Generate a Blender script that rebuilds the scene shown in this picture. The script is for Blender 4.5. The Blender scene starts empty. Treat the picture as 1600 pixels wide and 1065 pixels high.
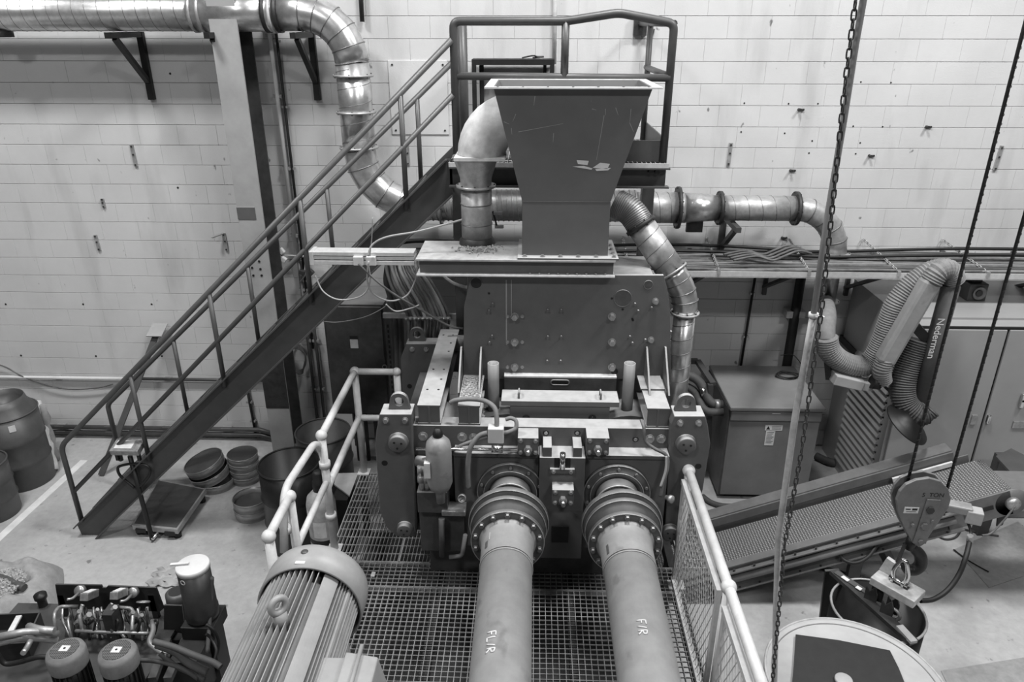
import bpy, math, random
from mathutils import Vector, Matrix
V = Vector
PI = math.pi
scene = bpy.context.scene
COL = scene.collection
rnd = random.Random(7)

# ---------------------------------------------------------------- camera
FPX, CAMH = 1150.0, 4.55
PITCH = math.atan(495 / FPX)
YAW = math.atan(37 * math.cos(PITCH) / FPX)
cd = bpy.data.cameras.new('camera')
cam = bpy.data.objects.new('camera', cd)
COL.objects.link(cam)
cam.location = (0, 0, CAMH)
cam.rotation_euler = (PI / 2 - PITCH, 0, YAW)
cd.sensor_width = 36.0
cd.lens = FPX / 1600 * 36.0
cd.clip_start, cd.clip_end = 0.05, 100
scene.camera = cam

# ---------------------------------------------------------------- world, lamps, exposure
world = bpy.data.worlds.new('hall')
scene.world = world
world.use_nodes = True
world.node_tree.nodes['Background'].inputs[0].default_value = (0.8, 0.8, 0.8, 1)
world.node_tree.nodes['Background'].inputs[1].default_value = 0.07
def lamp(x, y, z, sx, sy, power):
    l = bpy.data.lights.new('high_bay_lamp', 'AREA')
    l.shape = 'RECTANGLE'; l.size = sx; l.size_y = sy; l.energy = power
    o = bpy.data.objects.new('high_bay_lamp', l)
    o.location = (x, y, z)
    COL.objects.link(o)
    return o
for lx, ly, pw in ((-4.4, 4.2, 360), (0.9, 4.4, 400), (5.6, 4.0, 420), (-3.5, -1.5, 260), (4, -1.5, 260)):
    lamp(lx, ly, 9.2, 1.3, 0.9, pw)
scene.view_settings.view_transform = 'Standard'
scene.view_settings.look = 'None'
scene.view_settings.gamma = 1
scene.view_settings.use_curve_mapping = False
scene.view_settings.exposure = 0.16

# ---------------------------------------------------------------- measuring: a pixel of the photograph and one known coordinate give a real point
_R = V((math.cos(YAW), math.sin(YAW), 0))
_F = V((-math.sin(YAW) * math.cos(PITCH), math.cos(YAW) * math.cos(PITCH), -math.sin(PITCH)))
_U = _R.cross(_F)
def P(px, py, Y=None, Z=None, X=None):
    d = _F + _R * ((px - 800) / FPX) - _U * ((py - 532.5) / FPX)
    if Y is not None: t = Y / d.y
    elif Z is not None: t = (Z - CAMH) / d.z
    else: t = X / d.x
    return V((0, 0, CAMH)) + d * t

# ---------------------------------------------------------------- materials
def lin(s):
    return s / 12.92 if s <= 0.04045 else ((s + 0.055) / 1.055) ** 2.4
MATS = {}
def mat(name, g, rough=0.6, metal=0.0, var=0.12, scale=6.0, bump=0.0, bscale=60.0, dust=0.0, dustg=0.6, scratch=0.0):
    """grey paint or metal; var = patchy tone, dust = pale dust lying on upward faces"""
    m = bpy.data.materials.new(name); m.use_nodes = True
    nt = m.node_tree; N = nt.nodes; L = nt.links
    b = N['Principled BSDF']
    b.inputs['Roughness'].default_value = rough
    b.inputs['Metallic'].default_value = metal
    tc = N.new('ShaderNodeTexCoord')
    geo = N.new('ShaderNodeNewGeometry')
    n1 = N.new('ShaderNodeTexNoise'); n1.inputs['Scale'].default_value = scale
    n1.inputs['Detail'].default_value = 6; n1.inputs['Roughness'].default_value = 0.65
    L.new(geo.outputs['Position'], n1.inputs['Vector'])
    cr = N.new('ShaderNodeValToRGB')
    a, c = lin(max(0, g * (1 - var))), lin(min(1, g * (1 + var)))
    cr.color_ramp.elements[0].position = 0.3; cr.color_ramp.elements[1].position = 0.7
    cr.color_ramp.elements[0].color = (a, a, a, 1); cr.color_ramp.elements[1].color = (c, c, c, 1)
    L.new(n1.outputs['Fac'], cr.inputs['Fac'])
    out = cr.outputs['Color']
    if dust > 0:
        sx = N.new('ShaderNodeSeparateXYZ'); L.new(geo.outputs['Normal'], sx.inputs[0])
        mr = N.new('ShaderNodeMapRange'); mr.inputs[1].default_value = 0.5; mr.inputs[2].default_value = 0.95
        L.new(sx.outputs['Z'], mr.inputs[0])
        n2 = N.new('ShaderNodeTexNoise'); n2.inputs['Scale'].default_value = 14; n2.inputs['Detail'].default_value = 5
        L.new(geo.outputs['Position'], n2.inputs['Vector'])
        mp = N.new('ShaderNodeMapRange'); mp.inputs[1].default_value = 0.25; mp.inputs[2].default_value = 0.6
        mp.inputs[3].default_value = 0.72
        L.new(n2.outputs['Fac'], mp.inputs[0])
        mu = N.new('ShaderNodeMath'); mu.operation = 'MULTIPLY'
        L.new(mr.outputs[0], mu.inputs[0]); L.new(mp.outputs[0], mu.inputs[1])
        m2 = N.new('ShaderNodeMath'); m2.operation = 'MULTIPLY'; m2.inputs[1].default_value = dust
        L.new(mu.outputs[0], m2.inputs[0])
        mx = N.new('ShaderNodeMix'); mx.data_type = 'RGBA'
        L.new(m2.outputs[0], mx.inputs['Factor']); L.new(out, mx.inputs['A'])
        d = lin(dustg); mx.inputs['B'].default_value = (d, d, d, 1)
        out = mx.outputs['Result']
    if scratch > 0:
        n3 = N.new('ShaderNodeTexNoise'); n3.inputs['Scale'].default_value = 9; n3.inputs['Detail'].default_value = 9
        n3.inputs['Roughness'].default_value = 0.75
        mpp = N.new('ShaderNodeMapping'); mpp.inputs['Scale'].default_value = (1.6, 1.6, 0.5)
        L.new(geo.outputs['Position'], mpp.inputs['Vector']); L.new(mpp.outputs[0], n3.inputs['Vector'])
        ms = N.new('ShaderNodeMapRange'); ms.inputs[1].default_value = 0.69; ms.inputs[2].default_value = 0.73
        ms.inputs[4].default_value = scratch
        L.new(n3.outputs['Fac'], ms.inputs[0])
        mx = N.new('ShaderNodeMix'); mx.data_type = 'RGBA'
        L.new(ms.outputs[0], mx.inputs['Factor']); L.new(out, mx.inputs['A'])
        d = lin(0.75); mx.inputs['B'].default_value = (d, d, d, 1)
        out = mx.outputs['Result']
    L.new(out, b.inputs['Base Color'])
    if bump > 0:
        nb = N.new('ShaderNodeTexNoise'); nb.inputs['Scale'].default_value = bscale; nb.inputs['Detail'].default_value = 4
        L.new(geo.outputs['Position'], nb.inputs['Vector'])
        bp = N.new('ShaderNodeBump'); bp.inputs['Strength'].default_value = bump; bp.inputs['Distance'].default_value = 0.01
        L.new(nb.outputs['Fac'], bp.inputs['Height']); L.new(bp.outputs['Normal'], b.inputs['Normal'])
    MATS[name] = m
    return m
mat('wall_paint', 0.785, 0.75, var=0.03, scale=1.3, bump=0.15, bscale=90)
def add_marks(m, g, lo, hi, amount, scale, mapscale, detail=6):
    """dirt with a shape of its own: darkens where a stretched noise peaks"""
    nt = m.node_tree; N = nt.nodes; L = nt.links; b = N['Principled BSDF']
    src = b.inputs['Base Color'].links[0].from_socket
    geo = N.new('ShaderNodeNewGeometry'); mp = N.new('ShaderNodeMapping'); mp.inputs['Scale'].default_value = mapscale
    L.new(geo.outputs['Position'], mp.inputs['Vector'])
    no = N.new('ShaderNodeTexNoise'); no.inputs['Scale'].default_value = scale; no.inputs['Detail'].default_value = detail
    L.new(mp.outputs[0], no.inputs['Vector'])
    mr = N.new('ShaderNodeMapRange'); mr.inputs[1].default_value = lo; mr.inputs[2].default_value = hi; mr.inputs[4].default_value = amount
    L.new(no.outputs['Fac'], mr.inputs[0])
    mx = N.new('ShaderNodeMix'); mx.data_type = 'RGBA'
    L.new(mr.outputs[0], mx.inputs['Factor']); L.new(src, mx.inputs['A'])
    d = lin(g); mx.inputs['B'].default_value = (d, d, d, 1)
    L.new(mx.outputs['Result'], b.inputs['Base Color'])
add_marks(MATS['wall_paint'], 0.45, 0.56, 0.75, 0.35, 1.6, (1.5, 1, 0.35))
add_marks(MATS['wall_paint'], 0.2, 0.70, 0.74, 0.7, 9, (1, 1, 0.6), 3)
mat('mortar', 0.66, 0.9, var=0.08, scale=3)
mat('concrete', 0.65, 0.85, var=0.05, scale=14, bump=0.15, bscale=40)
add_marks(MATS['concrete'], 0.45, 0.52, 0.72, 0.4, 1.1, (1, 1, 1))
add_marks(MATS['concrete'], 0.2, 0.66, 0.74, 0.6, 11, (1, 1, 1), 4)
mat('line_paint', 0.82, 0.8, var=0.06, scale=8)
mat('grating_shade', 0.20, 0.7, var=0.3, scale=4)  # near-black tone standing in for the shade below the grating
mat('column_paint', 0.60, 0.55, var=0.07, scale=3)
mat('stair_paint', 0.29, 0.45, var=0.08, scale=6)
mat('rail_paint', 0.28, 0.42, var=0.06, scale=10)
mat('dark_steel', 0.20, 0.5, 0.2, var=0.25, scale=12)
mat('black_steel', 0.10, 0.5, 0.1, var=0.3, scale=12)
mat('galv', 0.80, 0.28, 0.84, var=0.08, scale=18, bump=0.05, bscale=14)
mat('galv_dull', 0.66, 0.42, 0.5, var=0.10, scale=18, dust=0.3, dustg=0.72)
mat('galv_seam', 0.5, 0.45, 0.8, var=0.1)
mat('machine', 0.345, 0.5, 0.0, var=0.05, scale=9, dust=0.92, dustg=0.70, scratch=0.05)
mat('hopper_paint', 0.365, 0.5, 0.0, var=0.05, scale=4, scratch=0.4)
mat('pale_edge', 0.78, 0.6, var=0.08, scale=16)
mat('dusty_top', 0.62, 0.7, var=0.10, scale=16)
mat('worn_edge', 0.62, 0.4, 0.5, var=0.15, scale=24)
mat('machine_dark', 0.28, 0.5, 0.1, var=0.15, scale=9, dust=0.5, dustg=0.55)
mat('bolt_steel', 0.60, 0.4, 0.6, var=0.15, scale=30)
mat('chrome', 0.85, 0.2, 1.0, var=0.03)
mat('white_rail', 0.75, 0.42, var=0.06, scale=14)
mat('grate', 0.62, 0.5, 0.3, var=0.12, scale=8)
mat('shaft_paint', 0.55, 0.5, 0.1, var=0.06, scale=9, scratch=0.3)
add_marks(MATS['shaft_paint'], 0.36, 0.60, 0.66, 0.45, 5, (1, 0.7, 1), 5)
mat('motor_paint', 0.57, 0.45, 0.0, var=0.05, scale=8)
mat('cabinet_paint', 0.58, 0.3, 0.0, var=0.03, scale=2)
mat('compressor_paint', 0.45, 0.4, 0.0, var=0.05, scale=5, dust=0.3, dustg=0.6)
mat('hose', 0.45, 0.7, var=0.1, scale=14)
mat('hose_dark', 0.28, 0.7, var=0.1, scale=14)
mat('rubber', 0.085, 0.6, var=0.25, scale=16)
mat('cable', 0.34, 0.6, var=0.25, scale=9)
mat('cable_pale', 0.60, 0.6, var=0.1)
mat('belt', 0.36, 0.55, var=0.12, scale=5)
mat('white_paint', 0.78, 0.5, var=0.04)
mat('paper', 0.80, 0.8, var=0.06, scale=20)
mat('ink', 0.12, 0.7, var=0.05)
mat('alu', 0.86, 0.4, 0.5, var=0.05, scale=20)
mat('sack', 0.56, 0.7, var=0.1, scale=10, bump=0.3, bscale=22)
mat('gravel', 0.56, 0.9, var=0.35, scale=60)
mat('drum_grey', 0.29, 0.45, 0.1, var=0.07, scale=12)
mat('drum_black', 0.17, 0.4, 0.1, var=0.2, scale=10, dust=0.45, dustg=0.36)
mat('drum_shell', 0.12, 0.4, 0.1, var=0.2, scale=10)
mat('conveyor_paint', 0.42, 0.45, 0.1, var=0.08, scale=8)
mat('tin', 0.62, 0.35, 0.3, var=0.08, scale=12)
mat('yellow_block', 0.41, 0.45, var=0.10, scale=10, scratch=0.3)
mat('brass', 0.66, 0.35, 0.7, var=0.1)
mat('vessel', 0.62, 0.5, var=0.05, scale=5)
mat('tube_pale', 0.66, 0.5, 0.1, var=0.15, scale=12)
mat('fume_black', 0.07, 0.5, var=0.2)

# ---------------------------------------------------------------- mesh building
def frame(axis):
    w = V(axis).normalized()
    u = w.cross(V((0, 0, 1)))
    if u.length < 1e-3: u = w.cross(V((1, 0, 0)))
    u.normalize(); v = w.cross(u)
    return u, v, w
class MB:
    def __init__(self):
        self.v, self.f, self.s = [], [], []
    def add(self, vs, fs, smooth=False):
        o = len(self.v)
        self.v += [V(p) for p in vs]
        for i, f in enumerate(fs):
            self.f.append([o + k for k in f])
            self.s.append(smooth if isinstance(smooth, bool) else smooth[i])
        return self
    def hexa(self, p):      # 8 corners: bottom 4 counter-clockwise, top 4
        return self.add(p, [(3, 2, 1, 0), (4, 5, 6, 7), (0, 1, 5, 4), (1, 2, 6, 5), (2, 3, 7, 6), (3, 0, 4, 7)])
    def bx(self, x0, x1, y0, y1, z0, z1):
        return self.hexa([(x0, y0, z0), (x1, y0, z0), (x1, y1, z0), (x0, y1, z0), (x0, y0, z1), (x1, y0, z1), (x1, y1, z1), (x0, y1, z1)])
    def box(self, c, size, rot=None):
        c = V(c); h = V(size) / 2
        pts = [V((sx * h.x, sy * h.y, sz * h.z)) for sz in (-1, 1) for sx, sy in ((-1, -1), (1, -1), (1, 1), (-1, 1))]
        if rot is not None: pts = [rot @ p for p in pts]
        return self.hexa([c + p for p in pts])
    def bar(self, p0, p1, w, h, up=(0, 0, 1)):   # rectangular bar from p0 to p1, w across, h along 'up'
        p0, p1 = V(p0), V(p1); d = (p1 - p0).normalized()
        s = d.cross(V(up))
        if s.length < 1e-4: s = d.cross(V((0, 1, 0)))
        s.normalize(); t = s.cross(d)
        a, b = s * (w / 2), t * (h / 2)
        return self.hexa([p0 - a - b, p0 + a - b, p1 + a - b, p1 - a - b, p0 - a + b, p0 + a + b, p1 + a + b, p1 - a + b])
    def cyl(self, p0, p1, r0, r1=None, n=16, cap=True):
        p0, p1 = V(p0), V(p1); r1 = r0 if r1 is None else r1
        u, v, w = frame(p1 - p0)
        vs, fs, sm = [], [], []
        for q, r in ((p0, r0), (p1, r1)):
            for k in range(n):
                t = 2 * PI * k / n
                vs.append(q + (u * math.cos(t) + v * math.sin(t)) * r)
        for k in range(n):
            fs.append((k, (k + 1) % n, n + (k + 1) % n, n + k)); sm.append(True)
        if cap:
            fs.append(tuple(range(n - 1, -1, -1))); sm.append(False)
            fs.append(tuple(range(n, 2 * n))); sm.append(False)
        return self.add(vs, fs, sm)
    def lathe(self, prof, org, axis=(0, 0, 1), n=24, smooth=True, caps=True):
        u, v, w = frame(axis); org = V(org)
        vs, fs, sm = [], [], []
        for r, h in prof:
            for k in range(n):
                t = 2 * PI * k / n
                vs.append(org + w * h + (u * math.cos(t) + v * math.sin(t)) * r)
        for j in range(len(prof) - 1):
            for k in range(n):
                fs.append((j * n + k, j * n + (k + 1) % n, (j + 1) * n + (k + 1) % n, (j + 1) * n + k)); sm.append(smooth)
        if caps:
            if prof[0][0] > 1e-5: fs.append(tuple(range(n - 1, -1, -1))); sm.append(False)
            m = (len(prof) - 1) * n
            if prof[-1][0] > 1e-5: fs.append(tuple(range(m, m + n))); sm.append(False)
        return self.add(vs, fs, sm)
    def tube(self, pts, r, n=8, cap=True, closed=False, smooth=True):
        pts = [V(p) for p in pts]; m = len(pts)
        rs = r if isinstance(r, (list, tuple)) else [r] * m
        tg = []
        for i in range(m):
            a = pts[(i - 1) % m] if (closed or i > 0) else pts[i]
            b = pts[(i + 1) % m] if (closed or i < m - 1) else pts[i]
            tg.append((b - a).normalized())
        u, v, w = frame(tg[0])
        vs, fs, sm = [], [], []
        for i in range(m):
            w = tg[i]; u = (u - w * u.dot(w)).normalized(); v = w.cross(u)
            for k in range(n):
                t = 2 * PI * k / n
                vs.append(pts[i] + (u * math.cos(t) + v * math.sin(t)) * rs[i])
        for i in range(m if closed else m - 1):
            j = (i + 1) % m
            for k in range(n):
                fs.append((i * n + k, i * n + (k + 1) % n, j * n + (k + 1) % n, j * n + k)); sm.append(smooth)
        if cap and not closed:
            fs.append(tuple(range(n - 1, -1, -1))); sm.append(False)
            fs.append(tuple(range((m - 1) * n, m * n))); sm.append(False)
        return self.add(vs, fs, sm)
    def prism(self, poly, o, u, v, thick):   # polygon in (u,v), extruded by vector thick
        o, u, v, t = V(o), V(u), V(v), V(thick); n = len(poly)
        vs = [o + u * a + v * b for a, b in poly]; vs += [p + t for p in vs]
        fs = [tuple(range(n - 1, -1, -1)), tuple(range(n, 2 * n))]
        fs += [(k, (k + 1) % n, n + (k + 1) % n, n + k) for k in range(n)]
        return self.add(vs, fs)
    def ball(self, c, r, n=12):
        prof = [(max(1e-6, r * math.sin(PI * k / n)), -r * math.cos(PI * k / n)) for k in range(n + 1)]
        return self.lathe(prof, c, (0, 0, 1), n=max(10, n), caps=False)
    def torus(self, c, axis, R, r, n=24, m=8):
        u, v, w = frame(axis); c = V(c)
        return self.tube([c + (u * math.cos(2 * PI * k / n) + v * math.sin(2 * PI * k / n)) * R for k in range(n)], r, m, closed=True)
    def hexbolt(self, c, axis, r, h):
        a = V(axis).normalized()
        self.cyl(c, V(c) + a * h, r, r, 6)
        for i in range(len(self.s) - 8, len(self.s)): self.s[i] = False
        return self
    def build(self, name, material, parent=None, bev=0.0):
        me = bpy.data.meshes.new(name)
        off = WO.get(parent.name, V((0, 0, 0))) if parent else V((0, 0, 0))
        me.from_pydata([tuple(p - off) for p in self.v], [], self.f)
        import bmesh
        bm = bmesh.new(); bm.from_mesh(me)
        bmesh.ops.recalc_face_normals(bm, faces=bm.faces)
        bm.to_mesh(me); bm.free()
        me.polygons.foreach_set('use_smooth', self.s)
        me.materials.append(MATS[material])
        o = bpy.data.objects.new(name, me); COL.objects.link(o)
        if parent: o.parent = parent
        WO[o.name] = off
        if bev > 0:
            md = o.modifiers.new('bevel', 'BEVEL'); md.width = bev; md.segments = 2; md.limit_method = 'ANGLE'; md.angle_limit = 0.7
        return o
WO = {}
def tag(o, label, cat, group=None):
    o['label'] = label; o['category'] = cat
    if group: o['group'] = group
    return o
def struct(o):
    o['kind'] = 'structure'; return o
def stuff(o):
    o['kind'] = 'stuff'; return o
def thing(name, label, cat, loc=(0, 0, 0), group=None):
    o = bpy.data.objects.new(name, None); COL.objects.link(o)
    o.empty_display_size = 0.1
    o.location = loc; WO[o.name] = V(loc)
    return tag(o, label, cat, group)
def one(mb, name, material, label, cat, group=None, bev=0):
    """a thing that is a single mesh, with its origin at its base"""
    z = min(p.z for p in mb.v); n = len(mb.v)
    c = sum(mb.v, V((0, 0, 0))) / n; org = V((c.x, c.y, z))
    mb.v = [p - org for p in mb.v]
    o = mb.build(name, material, None, bev)
    o.location = org; WO[o.name] = org
    return tag(o, label, cat, group)
def copy_tree(o, dx, parent=None, **kw):
    c = o.copy(); COL.objects.link(c)
    if parent: c.parent = parent
    else:
        c.location = o.location + V(dx)
        for k, v in kw.items(): c[k] = v
    WO[c.name] = WO.get(o.name, V((0, 0, 0))) + V(dx)
    for ch in list(o.children): copy_tree(ch, dx, c)
    return c
def bez(pts, n=8):
    """smooth curve through points (Catmull-Rom)"""
    pts = [V(p) for p in pts]; out = []
    for i in range(len(pts) - 1):
        p0 = pts[max(0, i - 1)]; p1 = pts[i]; p2 = pts[i + 1]; p3 = pts[min(len(pts) - 1, i + 2)]
        for k in range(n):
            t = k / n
            out.append(0.5 * ((2 * p1) + (p2 - p0) * t + (2 * p0 - 5 * p1 + 4 * p2 - p3) * t * t + (3 * p1 - p0 - 3 * p2 + p3) * t ** 3))
    return out + [pts[-1]]
def fillet(pts, r, n=6):
    """polyline with rounded corners"""
    pts = [V(p) for p in pts]; out = [pts[0]]
    for i in range(1, len(pts) - 1):
        a, b, c = pts[i - 1], pts[i], pts[i + 1]
        d1, d2 = (a - b), (c - b)
        rr = min(r, d1.length * 0.49, d2.length * 0.49)
        s, e = b + d1.normalized() * rr, b + d2.normalized() * rr
        for k in range(n + 1):
            t = k / n
            out.append(s * (1 - t) ** 2 + b * 2 * t * (1 - t) + e * t * t)
    return out + [pts[-1]]
def text_mesh(txt, name, material, parent, org, u, v, size, thick=0.001, bold=0.0):
    """flat lettering: origin at lower left, u along the line, v up"""
    cu = bpy.data.curves.new('lettering', 'FONT'); cu.body = txt; cu.size = size; cu.offset = bold
    tmp = bpy.data.objects.new('lettering_tmp', cu); COL.objects.link(tmp)
    dg = bpy.context.evaluated_depsgraph_get(); dg.update()
    me = bpy.data.meshes.new_from_object(tmp.evaluated_get(dg))
    vs = [p.co.copy() for p in me.vertices]; fs = [list(p.vertices) for p in me.polygons]
    bpy.data.objects.remove(tmp)
    u, v = V(u).normalized(), V(v).normalized(); w = u.cross(v)
    mb = MB(); mb.add([V(org) + u * p.x + v * p.y + w * thick for p in vs], fs)
    return mb.build(name, material, parent)

# ================================================================ the hall: floor and block wall
WY = 7.55
fl = struct(MB().bx(-14, 14, -6, 9.0, -0.3, 0).build('floor', 'concrete'))
def floor_strip(p, q, w, name, m, zt):
    mb = MB(); p, q = V(p), V(q); d = (q - p).normalized(); s = V((-d.y, d.x, 0)) * w / 2
    mb.hexa([p - s, p + s, q + s, q - s, p - s + V((0, 0, zt)), p + s + V((0, 0, zt)), q + s + V((0, 0, zt)), q - s + V((0, 0, zt))])
    return mb.build(name, m, fl)
a0 = P(128, 722, Z=0); b0 = P(-10, 848, Z=0)
floor_strip(a0 + (a0 - b0) * 0.03, b0 + (b0 - a0) * 0.5, 0.085, 'painted_line', 'line_paint', 0.0015)
pl = [P(x, y, Z=0) for x, y in ((1492, 858), (1545, 918), (1660, 880), (1590, 815))]
MB().hexa(pl + [p + V((0, 0, 0.006)) for p in pl]).build('cover_plate', 'galv_dull', fl)
pl = [P(x, y, Z=0) for x, y in ((1470, 1048), (1500, 1110), (1720, 1080), (1660, 1018))]
MB().hexa(pl + [p + V((0, 0, 0.006)) for p in pl]).build('cover_plate', 'galv_dull', fl)
MB().bx(-1.55, 1.12, 0.5, 5.8, 0.0, 0.012).build('shade_plate', 'grating_shade', fl)  # dark sheet added on the floor, painting in the shade under the grating

BW, BH, JT, JV = 0.4, 0.2, 0.004, 0.0012
def block_mesh(w):
    h, d, c = BH - JT, 0.02, 0.0015
    mb = MB(); x = w / 2; z = h / 2
    vs = [(-x, 0, -z), (x, 0, -z), (x, 0, z), (-x, 0, z), (-x, -d + c, -z), (x, -d + c, -z), (x, -d + c, z), (-x, -d + c, z),
          (-x + c, -d, -z + c), (x - c, -d, -z + c), (x - c, -d, z - c), (-x + c, -d, z - c)]
    fs = [(0, 4, 5, 1), (1, 5, 6, 2), (2, 6, 7, 3), (3, 7, 4, 0), (4, 8, 9, 5), (5, 9, 10, 6), (6, 10, 11, 7), (7, 11, 8, 4), (8, 11, 10, 9)]
    return vs, fs
wall = struct(MB().bx(-14, 14, WY + 0.0165, WY + 0.3, -0.3, 10).build('wall_back', 'mortar'))
bvs, bfs = block_mesh(BW - JV)
proto = MB().add(bvs, bfs); bme = proto.build('block', 'wall_paint', wall)
spots = []
for j in range(0, 31):
    z = 0.02 + j * BH + BH / 2
    for i in range(-20, 21):
        x = i * BW + (BW / 2 if j % 2 else 0)
        spots.append((x, z))
def shown(s):
    x, z = s
    hidden = (-1.9 < x < 1.2 and z < 2.9) or z < 0.8 or abs(x) > 5.2 or (-3.1 < x < -2.5)
    return (1 if hidden else 0, abs(z - 4.2) * 0.9 + abs(x) * 0.5)
spots.sort(key=shown)
first = True
for x, z in spots[:296]:
    o = bme if first else bme.copy()
    if not first: COL.objects.link(o)
    o.location = (x, WY + 0.02, z); first = False
    if rnd.random() < 0.5: o.location.y -= rnd.random() * 0.0015
mb = MB()
for x, z in spots[296:]:
    mb.add([(x + p[0], WY + 0.02 + p[1], z + p[2]) for p in bvs], bfs)
stuff(mb.build('blockwork', 'wall_paint', wall))

for px, py in ((130, 475), (237, 475), (9, 475), (150, 556), (253, 556), (33, 555), (266, 115), (278, 293), (1163, 161), (1232, 162), (1278, 162), (1345, 128), (1392, 129), (1158, 206), (1226, 208), (1269, 220), (1333, 197), (1379, 198), (1344, 223), (1264, 239), (1337, 240)):
    c = P(px, py, Y=WY)
    MB().cyl((c.x, WY + 0.001, c.z), (c.x, WY - 0.003, c.z), 0.011 if px < 400 else 0.008, n=10).build('anchor_hole', 'ink', wall)

# ---------------------------------------------------------------- steel column and pipes on the wall
cx0, cx1 = -2.905, -2.655
t = thing('steel_column', 'grey steel H-column standing against the block wall behind the stairs', 'column', (-2.78, 7.2, 0))
MB().bx(cx0, cx1, 7.05, 7.07, 0, 7).build('front_flange', 'column_paint', t)
MB().bx(-2.79, -2.77, 7.07, 7.38, 0, 7).build('web', 'drum_grey', t)
MB().bx(cx0, cx1, 7.38, 7.40, 0, 7).build('back_flange', 'machine_dark', t)
MB().bx(cx0 - 0.06, cx1 + 0.06, 6.99, 7.46, 0, 0.03).build('base_plate', 'column_paint', t)
MB().bx(cx0 - 0.002, cx1 + 0.002, 7.046, 7.05, 0.68, 1.35).build('paint_patch', 'dark_steel', t)
c = P(385, 333, Y=7.05)
MB().bx(c.x - 0.09, c.x + 0.09, 7.044, 7.05, c.z - 0.06, c.z + 0.06).build('tape_patch', 'machine', t)
for k, (x, y) in enumerate(((392, 408), (405, 408), (394, 418), (407, 420), (396, 430), (409, 430))):
    c = P(x, y, Y=7.05); MB().cyl(c, c - V((0, 0.006, 0)), 0.012, n=8).build('bolt_hole', 'black_steel', t)
for x in (cx0 - 0.03, cx0 + 0.06, cx1 - 0.05, cx1 + 0.03):
    MB().hexbolt((x, 7.02, 0.03), (0, 0, 1), 0.016, 0.025).build('anchor_bolt', 'bolt_steel', t)

def pipe(name, pts, r, m, label, cat, clips=None, group=None, n=8):
    t = thing(name, label, cat, V(pts[0]), group)
    MB().tube(pts, r, n).build('pipe', m, t)
    for c in clips or []:
        MB().box((c[0], c[1] + r * 0.6, c[2]), (r * 4, r * 2.6, r * 1.5)).build('clip', 'galv_dull', t)
    return t
xa = -2.52
pipe('conduit', [(xa, 7.49, 5.6), (xa, 7.49, 2.25)], 0.022, 'white_paint', 'pale vertical conduit beside the steel column', 'conduit', [(xa, 7.5, z) for z in (4.45, 3.9, 3.2, 2.5)])
xa = -2.46
pipe('conduit', [(xa, 7.50, 5.6), (xa, 7.50, 1.2)], 0.014, 'rubber', 'black vertical cable conduit beside the pale conduit at the column', 'conduit', [(xa, 7.5, z) for z in (4.4, 3.8, 3.2, 2.0)])
a, b = P(0, 588, Y=7.52), P(220, 590, Y=7.52)
pipe('conduit', [V((-9, 7.51, a.z)), V((b.x, 7.51, a.z))], 0.02, 'white_paint', 'pale horizontal conduit along the left wall at waist height', 'conduit', [(x, 7.51, a.z) for x in (-5.5, -4.6)])
pipe('conduit', [V((b.x, 7.51, a.z)), V((-2.95, 7.51, a.z))], 0.02, 'drum_grey', 'dark continuation of the wall conduit behind the stairs', 'conduit', [(x, 7.51, a.z) for x in (-4.2, -3.5)])
z1 = P(150, 684, Y=7.5).z
for dz, lab in ((0.13, 'upper'), (0.06, 'lower')):
    pipe('floor_pipe', [V((-6.2, 7.48, dz + 0.02)), V((-3.2, 7.48, dz + 0.02)), V((-2.96, 7.45, max(0.03, dz - 0.04)))], 0.028, 'drum_grey', lab + ' of the two dark pipes running low along the left wall', 'pipe', [(x, 7.48, dz + 0.02) for x in (-5.6, -5.0, -4.3, -3.6)])
c0, c1 = P(385, 598, Y=7.52), P(400, 680, Y=7.52)
pipe('conduit', [V((c0.x, 7.51, 0.72)), V((c0.x + 0.02, 7.51, 0.03))], 0.016, 'rubber', 'short black drop cable on the wall left of the column foot', 'cable', [(c0.x, 7.51, 0.5), (c0.x + 0.01, 7.51, 0.25)])
c0 = P(0, 568, Y=7.5)
one(MB().tube(bez([V((-6.6, 7.49, 1.05)), P(0, 570, Y=7.5), P(40, 590, Y=7.5), P(100, 607, Y=7.5), P(150, 606, Y=7.5), P(176, 600, Y=7.5)]), 0.008, 6), 'hanging_cable', 'cable', 'thin dark cable sagging across the lower left wall', 'cable')
one(MB().cyl(P(566, 1, Y=7.5) + V((0, 0, 0.6)), P(566, 34, Y=7.5), 0.022, n=10), 'hanging_rod', 'dark_steel', 'short dark rod end hanging at the top of the wall beside the duct elbow', 'rod')
one(MB().cyl(P(866, 12, Y=7.5) + V((0, 0, 0.6)), P(866, 100, Y=7.5), 0.022, n=10), 'conduit', 'paper', 'pale conduit dropping to the dark hatch frame on the wall', 'conduit')

def wall_strap(px, py, h, tilt, lab, m='galv_dull', ell=False):
    c = P(px, py, Y=WY - 0.01)
    t = thing('wall_strap', lab, 'bracket', (c.x, WY, c.z - h / 2), 'metal straps left on the wall')
    d = V((math.sin(tilt), 0, math.cos(tilt)))
    MB().bar(c - d * h / 2, c + d * h / 2, 0.035, 0.012, up=(0, 1, 0)).build('strap', m, t)
    for s in (-0.42, 0.05, 0.42):
        q = c + d * h * s
        MB().cyl(q - V((0, 0.004, 0)), q - V((0, 0.014, 0)), 0.009, n=8).build('screw', 'dark_steel', t)
    if ell:
        q = c + d * h / 2
        MB().bar(q, q + V((-0.09, -0.10, -0.02)), 0.03, 0.01).build('arm', m, t)
wall_strap(209, 243, 0.22, -0.03, 'rusty strap on the wall left of the column, below the first duct bracket')
wall_strap(161, 317, 0.09, 0, 'shortest strap on the left wall')
wall_strap(152, 379, 0.17, -0.06, 'pale strap on the left wall, lowest of its column')
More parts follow.
